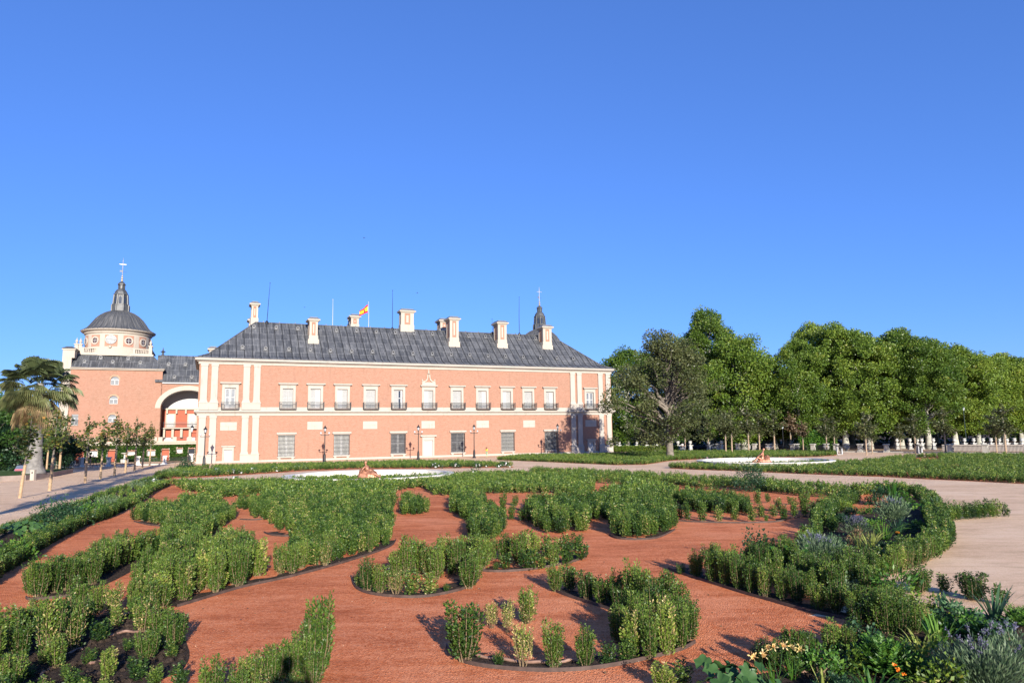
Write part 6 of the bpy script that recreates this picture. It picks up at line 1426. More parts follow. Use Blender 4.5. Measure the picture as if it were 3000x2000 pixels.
def fern(r, h, nf=60, seed=0, matk='bright', fl=None):
    rs = np.random.default_rng(seed); P = []; D = []; S = []
    for k in range(nf):
        a = rs.random()*2*pi; e = rs.uniform(.35, 1.4); L = rs.uniform(.6, 1.0); dd = np.array([cos(a)*cos(e)*r, sin(a)*cos(e)*r, sin(e)*h]); b = np.array([cos(a), sin(a), 0])*r*.15*rs.random(); side = np.array([-sin(a), cos(a), 0])
        for i in range(16):
            t = .3+.7*i/16; c = b+dd*L*t+np.array([0, 0, -.10*h*t**3])
            for s in (-1, 1): P.append(c+rs.normal(size=3)*.006); D.append(side*s+dd/np.linalg.norm(dd)*.7+np.array([0, 0, .15])+rs.normal(size=3)*.15); S.append(.10*r/.45*(1.1-.7*t))
    P = np.array(P); V, Fc = leafquads(P, np.array(D), np.array(S), np.array(S)*.34); out = [('leaves', npmesh('leaves', V, Fc, M[matk], np.clip(rs.normal(.5, .2, len(P)), 0, 1)))]
    return out
def bushy(r, h, n, leaf, seed, matk, fl=None, nfl=0, flsz=.05, ratio=.6, flat=.75):
    rs = np.random.default_rng(seed); ncl = max(6, n//45); cl = unit(ncl)*rs.uniform(.35, .95, (ncl, 1)); cl[:, 2] = np.abs(cl[:, 2])*.9+.12; i = rs.integers(0, ncl, n)
    P = (cl[i]+rs.normal(size=(n, 3))*.17)*np.array([r, r, h]); P[:, 2] = np.clip(P[:, 2], .02, None); D = P/np.array([r, r, h])+rs.normal(size=(n, 3))*.6; L = leaf*rs.uniform(.6, 1.3, n); V, Fc = leafquads(P, D, L, L*ratio)
    out = [('leaves', npmesh('leaves', V, Fc, M[matk], np.clip(rs.normal(.5, .2, n), 0, 1)))]
    t = MB()
    for k in range(7):
        c = cl[rs.integers(ncl)]*np.array([r, r, h]); t.tube([(0, 0, 0), tuple(c*.5+np.array([0, 0, .1*h])), tuple(c)], [.014, .01, .004], 4)
    out.append(('stem', t.mesh('stem', M['twig'])))
    if fl:
        q = rs.integers(0, ncl, nfl); c = cl[q]*1.08*np.array([r, r, h]); c[:, 1] -= abs(rs.normal(size=nfl))*.15*r; FP = np.repeat(c, 7, 0); V, Fc = leafquads(FP, unit(len(FP)), np.full(len(FP), flsz), np.full(len(FP), flsz*.9)); out.append(('flowers', npmesh('flowers', V, Fc, M[fl], rs.random(len(FP)))))
    return out
def bigleaves(n, r, h, size, seed, matk='bright'):
    rs = np.random.default_rng(seed); V = []; F3 = []; fv = []
    for k in range(n):
        a = rs.random()*2*pi; rr = r*rs.random()**.5; c = np.array([cos(a)*rr, sin(a)*rr, h*rs.uniform(.45, 1.0)]); nrm = np.array([cos(a)*.5+rs.normal()*.35, sin(a)*.5-.35+rs.normal()*.3, 1.0]); nrm /= np.linalg.norm(nrm)
        u = np.cross(nrm, [0.3, 1, 0.1]); u /= np.linalg.norm(u); v = np.cross(nrm, u); s = size*rs.uniform(.6, 1.15); ph = rs.random()*6; b = len(V); V.append(c-nrm*s*.12); m_ = 20; val = np.clip(rs.normal(.5, .2), 0, 1)
        for i in range(m_):
            t = 2*pi*i/m_; rad = s*.5*(1+.16*cos(5*t)+.05*sin(11*t))*(1-.55*max(0, cos(t-pi))**12); V.append(c+u*rad*cos(t+ph)+v*rad*sin(t+ph)+nrm*s*.05*sin(5*t))
        for i in range(m_): F3.append((b, b+1+i, b+1+(i+1) % m_)); fv.append(val)
    st = MB()
    return [('leaves', npmesh('leaves', V, F3, M[matk], fv))]
def flowerdisc(n, r, h, size, matk, seed, petals=12):
    rs = np.random.default_rng(seed); P = []; D = []
    for k in range(n):
        a = rs.random()*2*pi; rr = r*rs.random()**.5; c = np.array([cos(a)*rr, sin(a)*rr, h*rs.uniform(.85, 1.1)])
        for i in range(petals):
            t = 2*pi*i/petals+rs.random()*.3; P.append(c+rs.normal(size=3)*size*.05); D.append([cos(t), sin(t)-.2, .35+.5*(i % 2)])
    P = np.array(P); V, Fc = leafquads(P, np.array(D), np.full(len(P), size*.5), np.full(len(P), size*.3)); return ('flowers', npmesh('flowers', V, Fc, M[matk], rs.random(len(P))))
def lily(px, py, stems, label):
    """stems: list of (flower column, flower row) seen above the foot"""
    g = G(px, py); root = tag(empty('lily_plant', (*g, 0)), label, 'lily'); t = MB(); P = []; D = []; S = []
    for k, (fx, fy) in enumerate(stems):
        p = at(fx, g[1]-.05+.03*k, fy); e = Vector((p[0]-g[0], p[1]-g[1], p[2])); b = Vector((.04*k, 0, 0)); t.tube([tuple(b), tuple(b*.3+e*.55+Vector((.02, 0, .02))), tuple(e)], [.007, .006, .004], 5)
        ax = Vector((rnd.uniform(-.6, .6)+(.5 if k % 2 else -.5), -.7, .35)).normalized(); u = ax.orthogonal().normalized(); v = ax.cross(u)
        for i in range(6):
            a = 2*pi*i/6; P += [np.array(e)]*1; D.append(np.array(ax*1.0+(u*cos(a)+v*sin(a))*.45)); S.append(.085)
            P += [np.array(e+ax*.07+(u*cos(a)+v*sin(a))*.03)]; D.append(np.array(ax*.5+(u*cos(a)+v*sin(a)))); S.append(.045)
        for i in range(3): P.append(np.array(e)); D.append(np.array([.3*(i-1), -.1, .9])); S.append(.06)
    t.build('stalks', M['bright'], root); S = np.array(S); V, Fc = leafquads(np.array(P), np.array(D), S, S*.42); link('flowers', npmesh('flowers', V, Fc, M['petal_y'], rng.random(len(P))), root)
    link('leaves', blades('bright', 16, .06, .38, .022, .7, 5), root); return root
bg_ = put
# right-hand flower bed
bg_('spiky_plant', [('leaves', blades('bright', 26, .10, 1.15, .075, .45, 1, curl=.2))], 2612, 1478, 'tall clump of light green sword leaves at the far end of the curved flower bed', 'plant')
bg_('lavender', lavender(.62, .95, 1500, 26, 2, .35), 2618, 1532, 'large silvery bush in the upper middle of the curved flower bed')
bg_('leafy_plant', bushy(.5, .75, 700, .09, 3, 'bright'), 2648, 1486, 'fresh green leafy plant right of the tall sword leaves')
bg_('leafy_plant', bushy(.55, .7, 600, .10, 4, 'darkleaf'), 2565, 1478, 'round-leaved dark plant left of the tall sword leaves')
bg_('leafy_plant', bigleaves(26, .5, .55, .22, 5), 2700, 1512, 'plant with rounded broad leaves near the hedge bend of the curved flower bed')
bg_('spiky_plant', [('leaves', blades('silver', 16, .08, .75, .06, .8, 6, curl=.3))], 2748, 1508, 'blue-green sword leaves leaning right over the curved hedge')
bg_('lavender', lavender(.50, .62, 1100, 60, 7, .32), 2512, 1575, 'lavender with many purple spikes in the left part of the curved flower bed')
bg_('flower_clump', bushy(.35, .38, 360, .07, 8, 'russet'), 2508, 1592, 'browned flowering clump below the purple lavender')
bg_('strap_plant', [('leaves', blades('bright', 60, .16, .62, .026, .8, 9, curl=.8))], 2590, 1580, 'loose tuft of narrow arching green leaves in the curved flower bed')
bg_('strap_plant', [('leaves', blades('darkleaf', 34, .06, .66, .045, .75, 10, curl=.45))], 2632, 1572, 'dark strap-leaved clump beside the orange marigold')
bg_('strap_plant', [('leaves', blades('petal_yg', 46, .12, .58, .034, .8, 11, curl=.6))], 2550, 1612, 'yellow-green grassy clump in the middle of the curved flower bed')
bg_('strap_plant', [('leaves', blades('petal_yg', 16, .05, .50, .045, .9, 12, curl=.4))], 2515, 1608, 'small yellow-green strap plant left of the grassy clump')
bg_('marigold', fern(.22, .28, 26, 13, 'darkleaf')+[flowerdisc(1, .04, .32, .14, 'petal_o', 1, 16)], 2636, 1590, 'marigold with one orange bloom below the dark strap plant')
bg_('flower_clump', bushy(.28, .28, 300, .05, 14, 'darkleaf', 'petal_r', 5, .06), 2478, 1625, 'small plant with red and orange blooms on dark soil')
bg_('flower_clump', bushy(.25, .3, 260, .05, 15, 'silver', 'petal_p', 5, .06), 2580, 1640, 'small plant with pink blooms near the front hedge of the curved bed')
bg_('lavender', lavender(.72, .80, 2200, 30, 16, .36), 2398, 1660, 'big silver lavender with grey-blue spikes left of the curved flower bed')
bg_('rose_bush', bushy(.52, .85, 900, .075, 17, 'darkleaf'), 2222, 1655, 'dark leafy rose bush behind the right-hand hedge')
bg_('leafy_plant', bigleaves(34, .42, .62, .12, 18), 2312, 1672, 'sprawling stems with round leaflets between rose bush and silver lavender')
bg_('strap_plant', [('leaves', blades('bright', 56, .12, .6, .03, .95, 19, curl=.9))], 2444, 1700, 'arching narrow-leaved tuft in front of the silver lavender')
bg_('flower_clump', bushy(.4, .5, 700, .06, 20, 'silver'), 2478, 1752, 'grey-leaved clump in front of the arching tuft')
bg_('leafy_plant', bushy(.42, .62, 620, .12, 21, 'bright', None, 0, .05, .3), 2620, 1770, 'bright lance-leaved plant above the dense dark block')
bg_('fern_plant', fern(.55, .62, 150, 22), 2590, 1972, 'large bright green ferny plant in the right foreground')
bg_('marigold', fern(.16, .2, 24, 23, 'bright')+[flowerdisc(4, .14, .26, .07, 'petal_o', 2, 14)], 2638, 2020, 'low marigold with several orange blooms at the bottom edge')
bg_('strap_plant', [('leaves', blades('bright', 60, .12, .40, .028, .85, 24, curl=.8))], 2560, 2050, 'grassy green tuft at the bottom edge under the ferny plant')
bg_('strap_plant', [('leaves', blades('bright', 22, .07, .60, .055, .6, 25, curl=.35))], 2752, 1902, 'upright strap leaves between the ferny plant and the lavender')
bg_('strap_plant', [('leaves', blades('petal_yg', 20, .10, .45, .05, 1.0, 26, curl=1.0))], 2700, 1915, 'collapsed pale yellowing leaves beside the upright strap leaves')
bg_('lavender', lavender(.62, .62, 3400, 16, 27, .48), 2885, 2030, 'very large silver lavender filling the bottom right corner')
bg_('lavender', lavender(.45, .5, 1300, 10, 28, .35), 2990, 1960, 'second lavender cut off by the right edge')
bg_('leafy_plant', bushy(.42, .5, 520, .13, 29, 'bluegreen', None, 0, .05, .32), 2790, 1830, 'sage-like plant with blunt grey-green leaves behind the big lavender')
bg_('fern_plant', fern(.42, .42, 80, 30), 2900, 1880, 'bright ferny plant behind the lavender at the right edge')
bg_('fern_plant', fern(.40, .42, 70, 31), 2990, 1835, 'ferny plant cut by the right edge below the four bushes')
bg_('spiky_plant', [('leaves', blades('bluegreen', 16, .08, .66, .06, .6, 32, curl=.35))], 2915, 1815, 'broad blue-green sword leaves in front of the four bushes')
bg_('squash_plant', bigleaves(20, .42, .42, .27, 33, 'squash')+[], 2140, 2045, 'broad lobed squash-like leaves at the bottom edge')
bg_('squash_plant', bigleaves(10, .25, .34, .24, 34, 'squash')+[], 2235, 2075, 'paler lobed leaves at the bottom edge under the lilies')
lily(2218, 2060, [(2208, 1925), (2232, 1918)], 'pale yellow lily leaning left, nearest the squash leaves'); lily(2268, 2010, [(2266, 1895), (2292, 1892), (2252, 1898)], 'middle pale yellow lily with three open trumpets'); lily(2322, 1990, [(2345, 1902), (2318, 1898)], 'right-hand pale yellow lily before the dark bushes')
bg_('strap_plant', [('leaves', blades('petal_yg', 10, .03, .34, .05, .4, 35, curl=.2))], 2412, 2030, 'short yellow-green blades at the bottom edge left of the ferny plant')
FILL = [(2500, 1512, 'bushy', 'in the far left corner of the curved flower bed'), (2545, 1505, 'bushy', 'left of the silvery bush in the curved bed'), (2470, 1500, 'bushy', 'beside the far left end of the curved hedge'), (2440, 1640, 'bushy', 'in the front middle of the curved flower bed'), (2560, 1545, 'bushy', 'behind the loose narrow-leaved tuft'), (2470, 1530, 'fern', 'near the back left of the curved flower bed'), (2660, 1560, 'bushy', 'right of the orange marigold'), (2600, 1615, 'fern', 'between the grassy clump and the front hedge'), (2690, 1550, 'fern', 'under the right bend of the curved hedge'), (2450, 1600, 'bushy', 'left of the red-bloomed plant'),
 (2540, 1700, 'fern', 'just behind the dense dark block'), (2700, 1790, 'bushy', 'right of the lance-leaved plant'), (2745, 1850, 'fern', 'above the upright strap leaves'), (2830, 1860, 'bushy', 'left of the small ferny plant'), (2480, 1960, 'bushy', 'left of the big ferny plant'), (2530, 1900, 'bushy', 'between the dark block and the big ferny plant'), (2680, 1985, 'fern', 'right below the big ferny plant'), (2740, 1960, 'bushy', 'between ferny plant and big lavender'), (2960, 1900, 'bushy', 'at the right edge above the lavender'), (2400, 1985, 'bushy', 'behind the short yellow-green blades'), (2760, 2040, 'bushy', 'low at the bottom edge before the lavender'), (2460, 2040, 'fern', 'at the bottom edge left of the grassy tuft')]
for i, (px, py, kd, d_) in enumerate(FILL):
    sc = .36+.1*((i*7) % 3)/3; pr = bushy(sc, sc*.95, 520, .062, 300+i, ['darkleaf', 'bright', 'plane'][i % 3]) if kd == 'bushy' else fern(sc, sc*.9, 70, 300+i, ['bright', 'darkleaf'][i % 2])
    bg_('leafy_plant' if kd == 'bushy' else 'fern_plant', pr, px, py, ('low leafy plant ' if kd == 'bushy' else 'feathery plant ')+d_)
# left border and middle
bg_('rose_bush', bushy(.95, 1.15, 2600, .085, 40, 'darkleaf'), 178, 1545, 'big loose dark-leaved rose bush in the left border hedge')
bg_('squash_plant', bigleaves(40, .75, .55, .28, 41, 'squash'), 80, 1575, 'broad-leaved plant left of the big rose bush')
bg_('leafy_plant', bushy(.7, .55, 900, .09, 42, 'bright'), 40, 1640, 'leafy green clump at the left edge of the border hedge'); bg_('lavender', lavender(.7, .55, 900, 0, 43), 315, 1482, 'silvery clump in the middle of the left border hedge'); bg_('lavender', lavender(.75, .6, 900, 0, 44), 395, 1432, 'silvery clump near the far end of the left border hedge')
bg_('leafy_plant', bushy(.7, .5, 800, .1, 45, 'bright'), 262, 1508, 'bright green leafy clump right of the big rose bush'); bg_('rose_bush', bushy(.6, .6, 500, .08, 46, 'darkleaf', 'petal_w', 10, .07), 437, 1420, 'white-flowering bush at the end of the left border hedge')
bg_('rose_bush', bushy(1.15, 1.0, 900, .14, 47, 'darkleaf'), 546, 1378, 'large dark leafy bush at the left end of the far bed'); bg_('rose_bush', bushy(1.0, 1.45, 2600, .085, 48, 'darkleaf'), 2203, 1438, 'tallest dark rose bush in the hedge along the buff path'); bg_('lavender', lavender(1.0, .7, 900, 0, 49), 500, 1392, 'silvery shrub at the near corner of the far bed')
for i, (px, py, d_) in enumerate(((560, 1394, 'beside the silvery shrub'), (625, 1392, 'second from the left end of the far bed'), (690, 1389, 'left of the first lamp post gap'), (735, 1385, 'before the second pilaster pair'), (810, 1381, 'below the first grilled window'), (885, 1376, 'left of the left basin'), (1280, 1371, 'right of the left basin'), (1335, 1370, 'below the tall central door'), (1410, 1370, 'before the walking person'), (1480, 1369, 'at the right tip of the far bed'), (1395, 1396, 'in the back hedge right of the basin'), (1480, 1392, 'in the back hedge near the path'), (680, 1418, 'in the back hedge left of the basin'), (1155, 1410, 'in the back hedge under the basin rim'))):
    bg_('rose_bush', bushy(.75, .55, 320, .12, 60+i, 'darkleaf', 'petal_w', 12, .10), px, py, 'white-flowering rose bush '+d_, 'plant', 'white-flowering rose bushes')
bg_('flowering_plant', bushy(.75, .6, 260, .12, 80, 'darkleaf', 'petal_p', 40, .14), 2077, 1356, 'pink and white flowering bush against the rim of the right basin')
bg_('leafy_plant', bushy(.7, .8, 500, .1, 81, 'silver'), 1880, 1384, 'grey-leaved shrub in the bed near the right basin') if False else None
# pebbles and dry litter scattered on the nearest gravel
n = 2600; X = rng.uniform(-7, 9, n); Y = rng.uniform(7.6, 19, n)**1.0; P = np.stack([X, Y, np.full(n, .006)], 1); D = unit(n)*np.array([1, 1, .15]); L = rng.uniform(.012, .03, n); V, Fc = leafquads(P, D, L, L*.7); V[:, 2] = np.abs(V[:, 2]-.006)+.007
tag(link('gravel_litter', npmesh('gravel_litter', V, Fc, M['litter'], rng.random(n))), 'fallen leaf bits and pale chips scattered on the red gravel', 'litter', kind='stuff')
n = 500; X = rng.uniform(-7, 9, n); Y = rng.uniform(7.6, 22, n); P = np.stack([X, Y, np.full(n, .008)], 1); D = unit(n)*np.array([1, 1, .2]); L = rng.uniform(.03, .07, n); V, Fc = leafquads(P, D, L, L*.45); V[:, 2] = np.abs(V[:, 2]-.008)+.008
tag(link('fallen_leaves', npmesh('fallen_leaves', V, Fc, M['russet'], rng.random(n))), 'dry fallen leaves scattered over the near gravel and soil', 'fallen leaves', kind='stuff')
# clods on the bare soil
def clods(poly, n, seed):
    rs = np.random.default_rng(seed); t = MB(); xs = [p[0] for p in poly]; ys = [p[1] for p in poly]; k = 0
    while k < n:
        x, y = rs.uniform(min(xs), max(xs)), rs.uniform(min(ys), max(ys))
        if y < 7 or not inpoly(x, y, poly): k += .2; continue
        s = rs.uniform(.015, .06); pr = [(s*.9, -.01), (s, s*.25), (s*.65, s*.6), (.002, s*.75)]; t.lathe(pr, x, y, .012, 5, sx=rs.uniform(.7, 1.3), rot=rs.random()*3); k += 1
    return t
for i, (poly, n_) in enumerate(((GP([(0, 1905), (60, 1868), (200, 1815), (330, 1803), (520, 1800), (545, 1880), (530, 1970), (300, 2060), (0, 2060)]), 700), (GP([(2100, 2060), (2400, 1960), (2600, 1800), (2740, 1775), (3000, 1840), (3000, 2100), (2100, 2100)]), 500))):
    o = clods(poly, n_, i).build('soil_clods', M['soil']); tag(o, 'loose clods of soil lying between the plants', 'soil', kind='stuff')
# ------------------------------------------------------------------ PEOPLE AND STATUES
def skinmesh(name, J, E_, mats, sub=1):
    """J: name -> (x, y, z, r); E_: pairs. One continuous surface grown on the skeleton."""
    ids = {k: i for i, k in enumerate(J)}; me = bpy.data.meshes.new(name); me.from_pydata([v[:3] for v in J.values()], [(ids[a], ids[b]) for a, b in E_], [])
    o = bpy.data.objects.new(name, me); C.objects.link(o); m = o.modifiers.new('s', 'SKIN'); 
    if not me.skin_vertices: me.attributes
    sv = me.skin_vertices[0].data if me.skin_vertices else None
    if sv is None:
        bpy.context.view_layer.objects.active = o; o.select_set(True); bpy.ops.mesh.customdata_skin_add(); sv = me.skin_vertices[0].data
    for i, v in enumerate(J.values()): sv[i].radius = (v[3], v[3])
    sv[0].use_root = True
    s = o.modifiers.new('u', 'SUBSURF'); s.levels = sub; s.render_levels = sub
    dg = bpy.context.evaluated_depsgraph_get(); dg.update(); out = bpy.data.meshes.new_from_object(o.evaluated_get(dg)); out.name = name
    bpy.data.objects.remove(o); bpy.data.meshes.remove(me); out.materials.clear(); out.materials.append(mats); out.shade_smooth(); return out
def hand(J, E_, wr, d, s, side):
    """palm and five fingers at wrist wr towards direction d"""
    x, y, z = wr[:3]; dx, dy, dz = d; pn = side+'palm'; J[pn] = (x+dx*.06*s, y+dy*.06*s, z+dz*.06*s, .026*s); E_.append((side+'wrist', pn))
    for i in range(5):
        o = (i-1.5)*.020*s if i < 4 else -.045*s; L = (.065, .078, .072, .055, .045)[i]*s; f = f'{side}f{i}'; b = J[pn]
        J[f+'a'] = (b[0]+dx*L*.5+o*(1 if abs(dz) > .5 else 0), b[1]+dy*L*.5+(0 if abs(dz) > .5 else o), b[2]+dz*L*.5, .0095*s); J[f+'b'] = (b[0]+dx*L+o, b[1]+dy*L-.012*s, b[2]+dz*L, .008*s); E_ += [(pn, f+'a'), (f+'a', f+'b')]
def person(loc, h, facing, top, legs, skin, hair, label, pose='stand', longhair=False, stride=.0, arms='down', group=None):
    r = tag(empty('person', loc, facing), label, 'person', group); k = h/1.7
    def S(x, y, z, q): return (x*k, y*k, z*k, q*k)
    J = {}; st = stride
    J['pelvis'] = S(0, 0, .92, .13); J['waist'] = S(0, 0, 1.06, .12); J['chest'] = S(0, 0, 1.27, .15); J['neckb'] = S(0, 0, 1.42, .08); J['neck'] = S(0, -.01, 1.48, .055); J['head'] = S(0, -.03, 1.58, .09); J['crown'] = S(0, -.02, 1.66, .075)
    E_ = [('pelvis', 'waist'), ('waist', 'chest'), ('chest', 'neckb'), ('neckb', 'neck'), ('neck', 'head'), ('head', 'crown')]
    for s, sg in (('l', -1), ('r', 1)):
        f = st*sg
        J[s+'hip'] = S(.09*sg, 0, .86, .095); J[s+'knee'] = S(.10*sg, -.10*f-.02, .48, .06); J[s+'ank'] = S(.10*sg, -.22*f, .09, .038); J[s+'toe'] = S(.11*sg, -.22*f-.15, .03, .03); E_ += [('pelvis', s+'hip'), (s+'hip', s+'knee'), (s+'knee', s+'ank'), (s+'ank', s+'toe')]
        J[s+'sh'] = S(.19*sg, 0, 1.38, .06)
        if arms == 'down': J[s+'elb'] = S(.25*sg, .02+.06*f, 1.12, .042); J[s+'wrist'] = S(.27*sg, -.05+.10*f, .88, .028); d = (0, -.1, -1)
        elif arms == 'up': J[s+'elb'] = S(.30*sg, -.16, 1.24, .042); J[s+'wrist'] = S(.11*sg, -.30, 1.50, .028); d = (-.3*sg, -.3, .9)
        else: J[s+'elb'] = S(.24*sg, -.05, 1.14, .042); J[s+'wrist'] = S(.12*sg, -.28, 1.18, .028); d = (-.2*sg, -.9, .1)
        E_ += [('chest', s+'sh'), (s+'sh', s+'elb'), (s+'elb', s+'wrist')]; hand(J, E_, J[s+'wrist'], d, k, s)
    J['nose'] = S(0, -.125, 1.575, .012); E_.append(('head', 'nose'))
    link('body', skinmesh('body', J, E_, skin), r)
    T = {q: (*J[q][:3], J[q][3]*1.12) for q in ('waist', 'chest', 'neckb', 'lsh', 'rsh')}; T['waist'] = S(0, 0, .97, .148)
    for s in 'lr': e, w_, a = J[s+'sh'], J[s+'wrist'], J[s+'elb']; T[s+'elb'] = (*a[:3], a[3]*1.3)
    link('top', skinmesh('top', T, [('chest', 'waist'), ('chest', 'neckb'), ('chest', 'lsh'), ('chest', 'rsh'), ('lsh', 'lelb'), ('rsh', 'relb')], top), r)
    L_ = {'pelvis': (*J['pelvis'][:3], J['pelvis'][3]*1.13)}
    for s in 'lr':
        for q, m_ in (('hip', 1.15), ('knee', 1.3), ('ank', 1.45)): L_[s+q] = (*J[s+q][:3], J[s+q][3]*m_)
    link('trousers', skinmesh('trousers', L_, [('pelvis', 'lhip'), ('lhip', 'lknee'), ('lknee', 'lank'), ('pelvis', 'rhip'), ('rhip', 'rknee'), ('rknee', 'rank')], legs), r)
    H = MB(); H.lathe([(.085*k, 1.55*k), (.105*k, 1.62*k), (.09*k, 1.70*k), (.05*k, 1.735*k), (.005, 1.74*k)], 0, .01*k, 0, 10)
    if longhair: H.lathe([(.05*k, 1.30*k), (.085*k, 1.42*k), (.10*k, 1.58*k), (.09*k, 1.62*k)], 0, .05*k, 0, 10)
    H.build('hair', hair, r, smooth=True)
    t = MB()
    for sx in (-1, 1): t.ball((sx*.032*k, -.112*k, 1.60*k), .011*k, 6)
    t.box(-.025*k, .025*k, -.121*k, -.112*k, 1.535*k, 1.545*k); t.build('face', hair, r)
    return r
def cl(name, c, **k): return simple(name, c, .85, .15, 6, **k)
skin = cl('skin', (.45, .26, .17)); hd = cl('dark_hair', (.03, .02, .015)); hb = cl('brown_hair', (.14, .07, .035)); navy = cl('navy_cloth', (.02, .025, .05)); blk = cl('black_cloth', (.015, .015, .015)); tan = cl('tan_cloth', (.33, .23, .14)); wht = cl('white_cloth', (.6, .58, .55)); jean = cl('denim', (.08, .13, .24)); yel = cl('yellow_top', (.62, .50, .06)); ltg = cl('pale_green_cloth', (.30, .42, .25)); grn = cl('green_cloth', (.03, .16, .10)); neon = cl('lime_cloth', (.50, .62, .06)); khk = cl('grey_cloth', (.2, .2, .2))
def ph(px, foot, head): Y = G(px, foot)[1]; return (foot-head)*Y/FPX*1.0
g = G(1426, 1339); person((*g, 0), ph(1426, 1339, 1310.5), pi*.75, yel, ltg, skin, hb, 'woman with long hair, yellow top and pale green trousers walking before the palace', longhair=True, stride=.7)
for px, ft, hd_, a, b, c_, lab, arm in ((7, 1377, 1337, navy, blk, .4, 'person in dark clothes with white sleeve at the far left edge', 'down'), (21, 1377.5, 1341, wht, jean, pi, 'person in white top and blue jeans standing between two others at far left', 'fwd'), (31, 1376.5, 1337, navy, jean, 2.6, 'person in navy jacket on the right of the group at far left', 'down'), (63, 1372, 1338, blk, jean, pi, 'person in black top standing alone beside the palm trunk', 'down')):
    g = G(px, ft); person((*g, 0), ph(px, ft, hd_), c_, a, b, skin, hd, lab, arms=arm)
g = G(263, 1370); person((*g, 0), ph(263, 1370, 1329), pi*.65, blk, tan, skin, hd, 'photographer in black top and tan trousers at a tripod beside the left fence', arms='up')
tp = tag(empty('tripod', (g[0]+.55, g[1]-.1, 0)), 'black camera tripod in front of the photographer in tan trousers', 'tripod'); 
for i in range(3): a = 2*pi*i/3+.4; t = MB(); t.tube([(0, 0, 1.1), (.35*cos(a), .35*sin(a), 0)], [.025, .014], 5); t.build('leg', M['iron'], tp)
t = MB(); t.box(-.09, .09, -.07, .07, 1.12, 1.26); t.box(-.22, -.09, -.04, .04, 1.15, 1.23); t.box(-.03, .03, -.03, .03, 1.05, 1.12); t.build('camera', M['iron'], tp)
for px, ft, hd_, a, b, c_, lab in ((2000, 1319.5, 1297, wht, jean, pi, 'person in white top between the two left urn pedestals'), (2204, 1320, 1304, grn, blk, .3, 'person in green top beside a fence pillar near the white van'), (2224, 1320, 1305, neon, khk, .2, 'person in lime yellow top behind the right basin')):
    g = G(px, ft); person((*g, 0), ph(px, ft, hd_), c_, a, b, skin, hd, lab)
# terracotta coloured bronze figures on the basins
def statmat():
    m, n, b = mat('red_bronze', .45, .5); f = noise(n, 5, 5); n.links.new(ramp(n, f, [(.3, (.20, .075, .04)), (.55, (.42, .19, .11)), (.8, (.60, .33, .20))]), b.inputs['Base Color']); b.inputs['Metallic'].default_value = .25; return m
SM = statmat()
def drape(name, pts, width, h, seed, folds=9):
    """folded cloth lying over the figure: a ridged mound"""
    rs = np.random.default_rng(seed); nu, nv = 40, 22; V = []; Fc = []
    for i in range(nu+1):
        u = i/nu; k = u*(len(pts)-1); a = int(min(k, len(pts)-2)); f = k-a; c = np.array(pts[a])*(1-f)+np.array(pts[a+1])*f
        for j in range(nv+1):
            v = j/nv*2-1; prof = (1-abs(v)**2.4); fold = 1+.16*sin(folds*v*3+u*5)+.07*sin(u*31+v*4)
            V.append((c[0]+.04*sin(v*9+u*3), c[1]+v*width*(.7+.3*sin(pi*u)), max(.0, c[2]*prof*fold)))
    for i in range(nu):
        for j in range(nv): a = i*(nv+1)+j; Fc.append((a, a+1, a+nv+2, a+nv+1))
    return npmesh(name, V, Fc, SM, None, True)
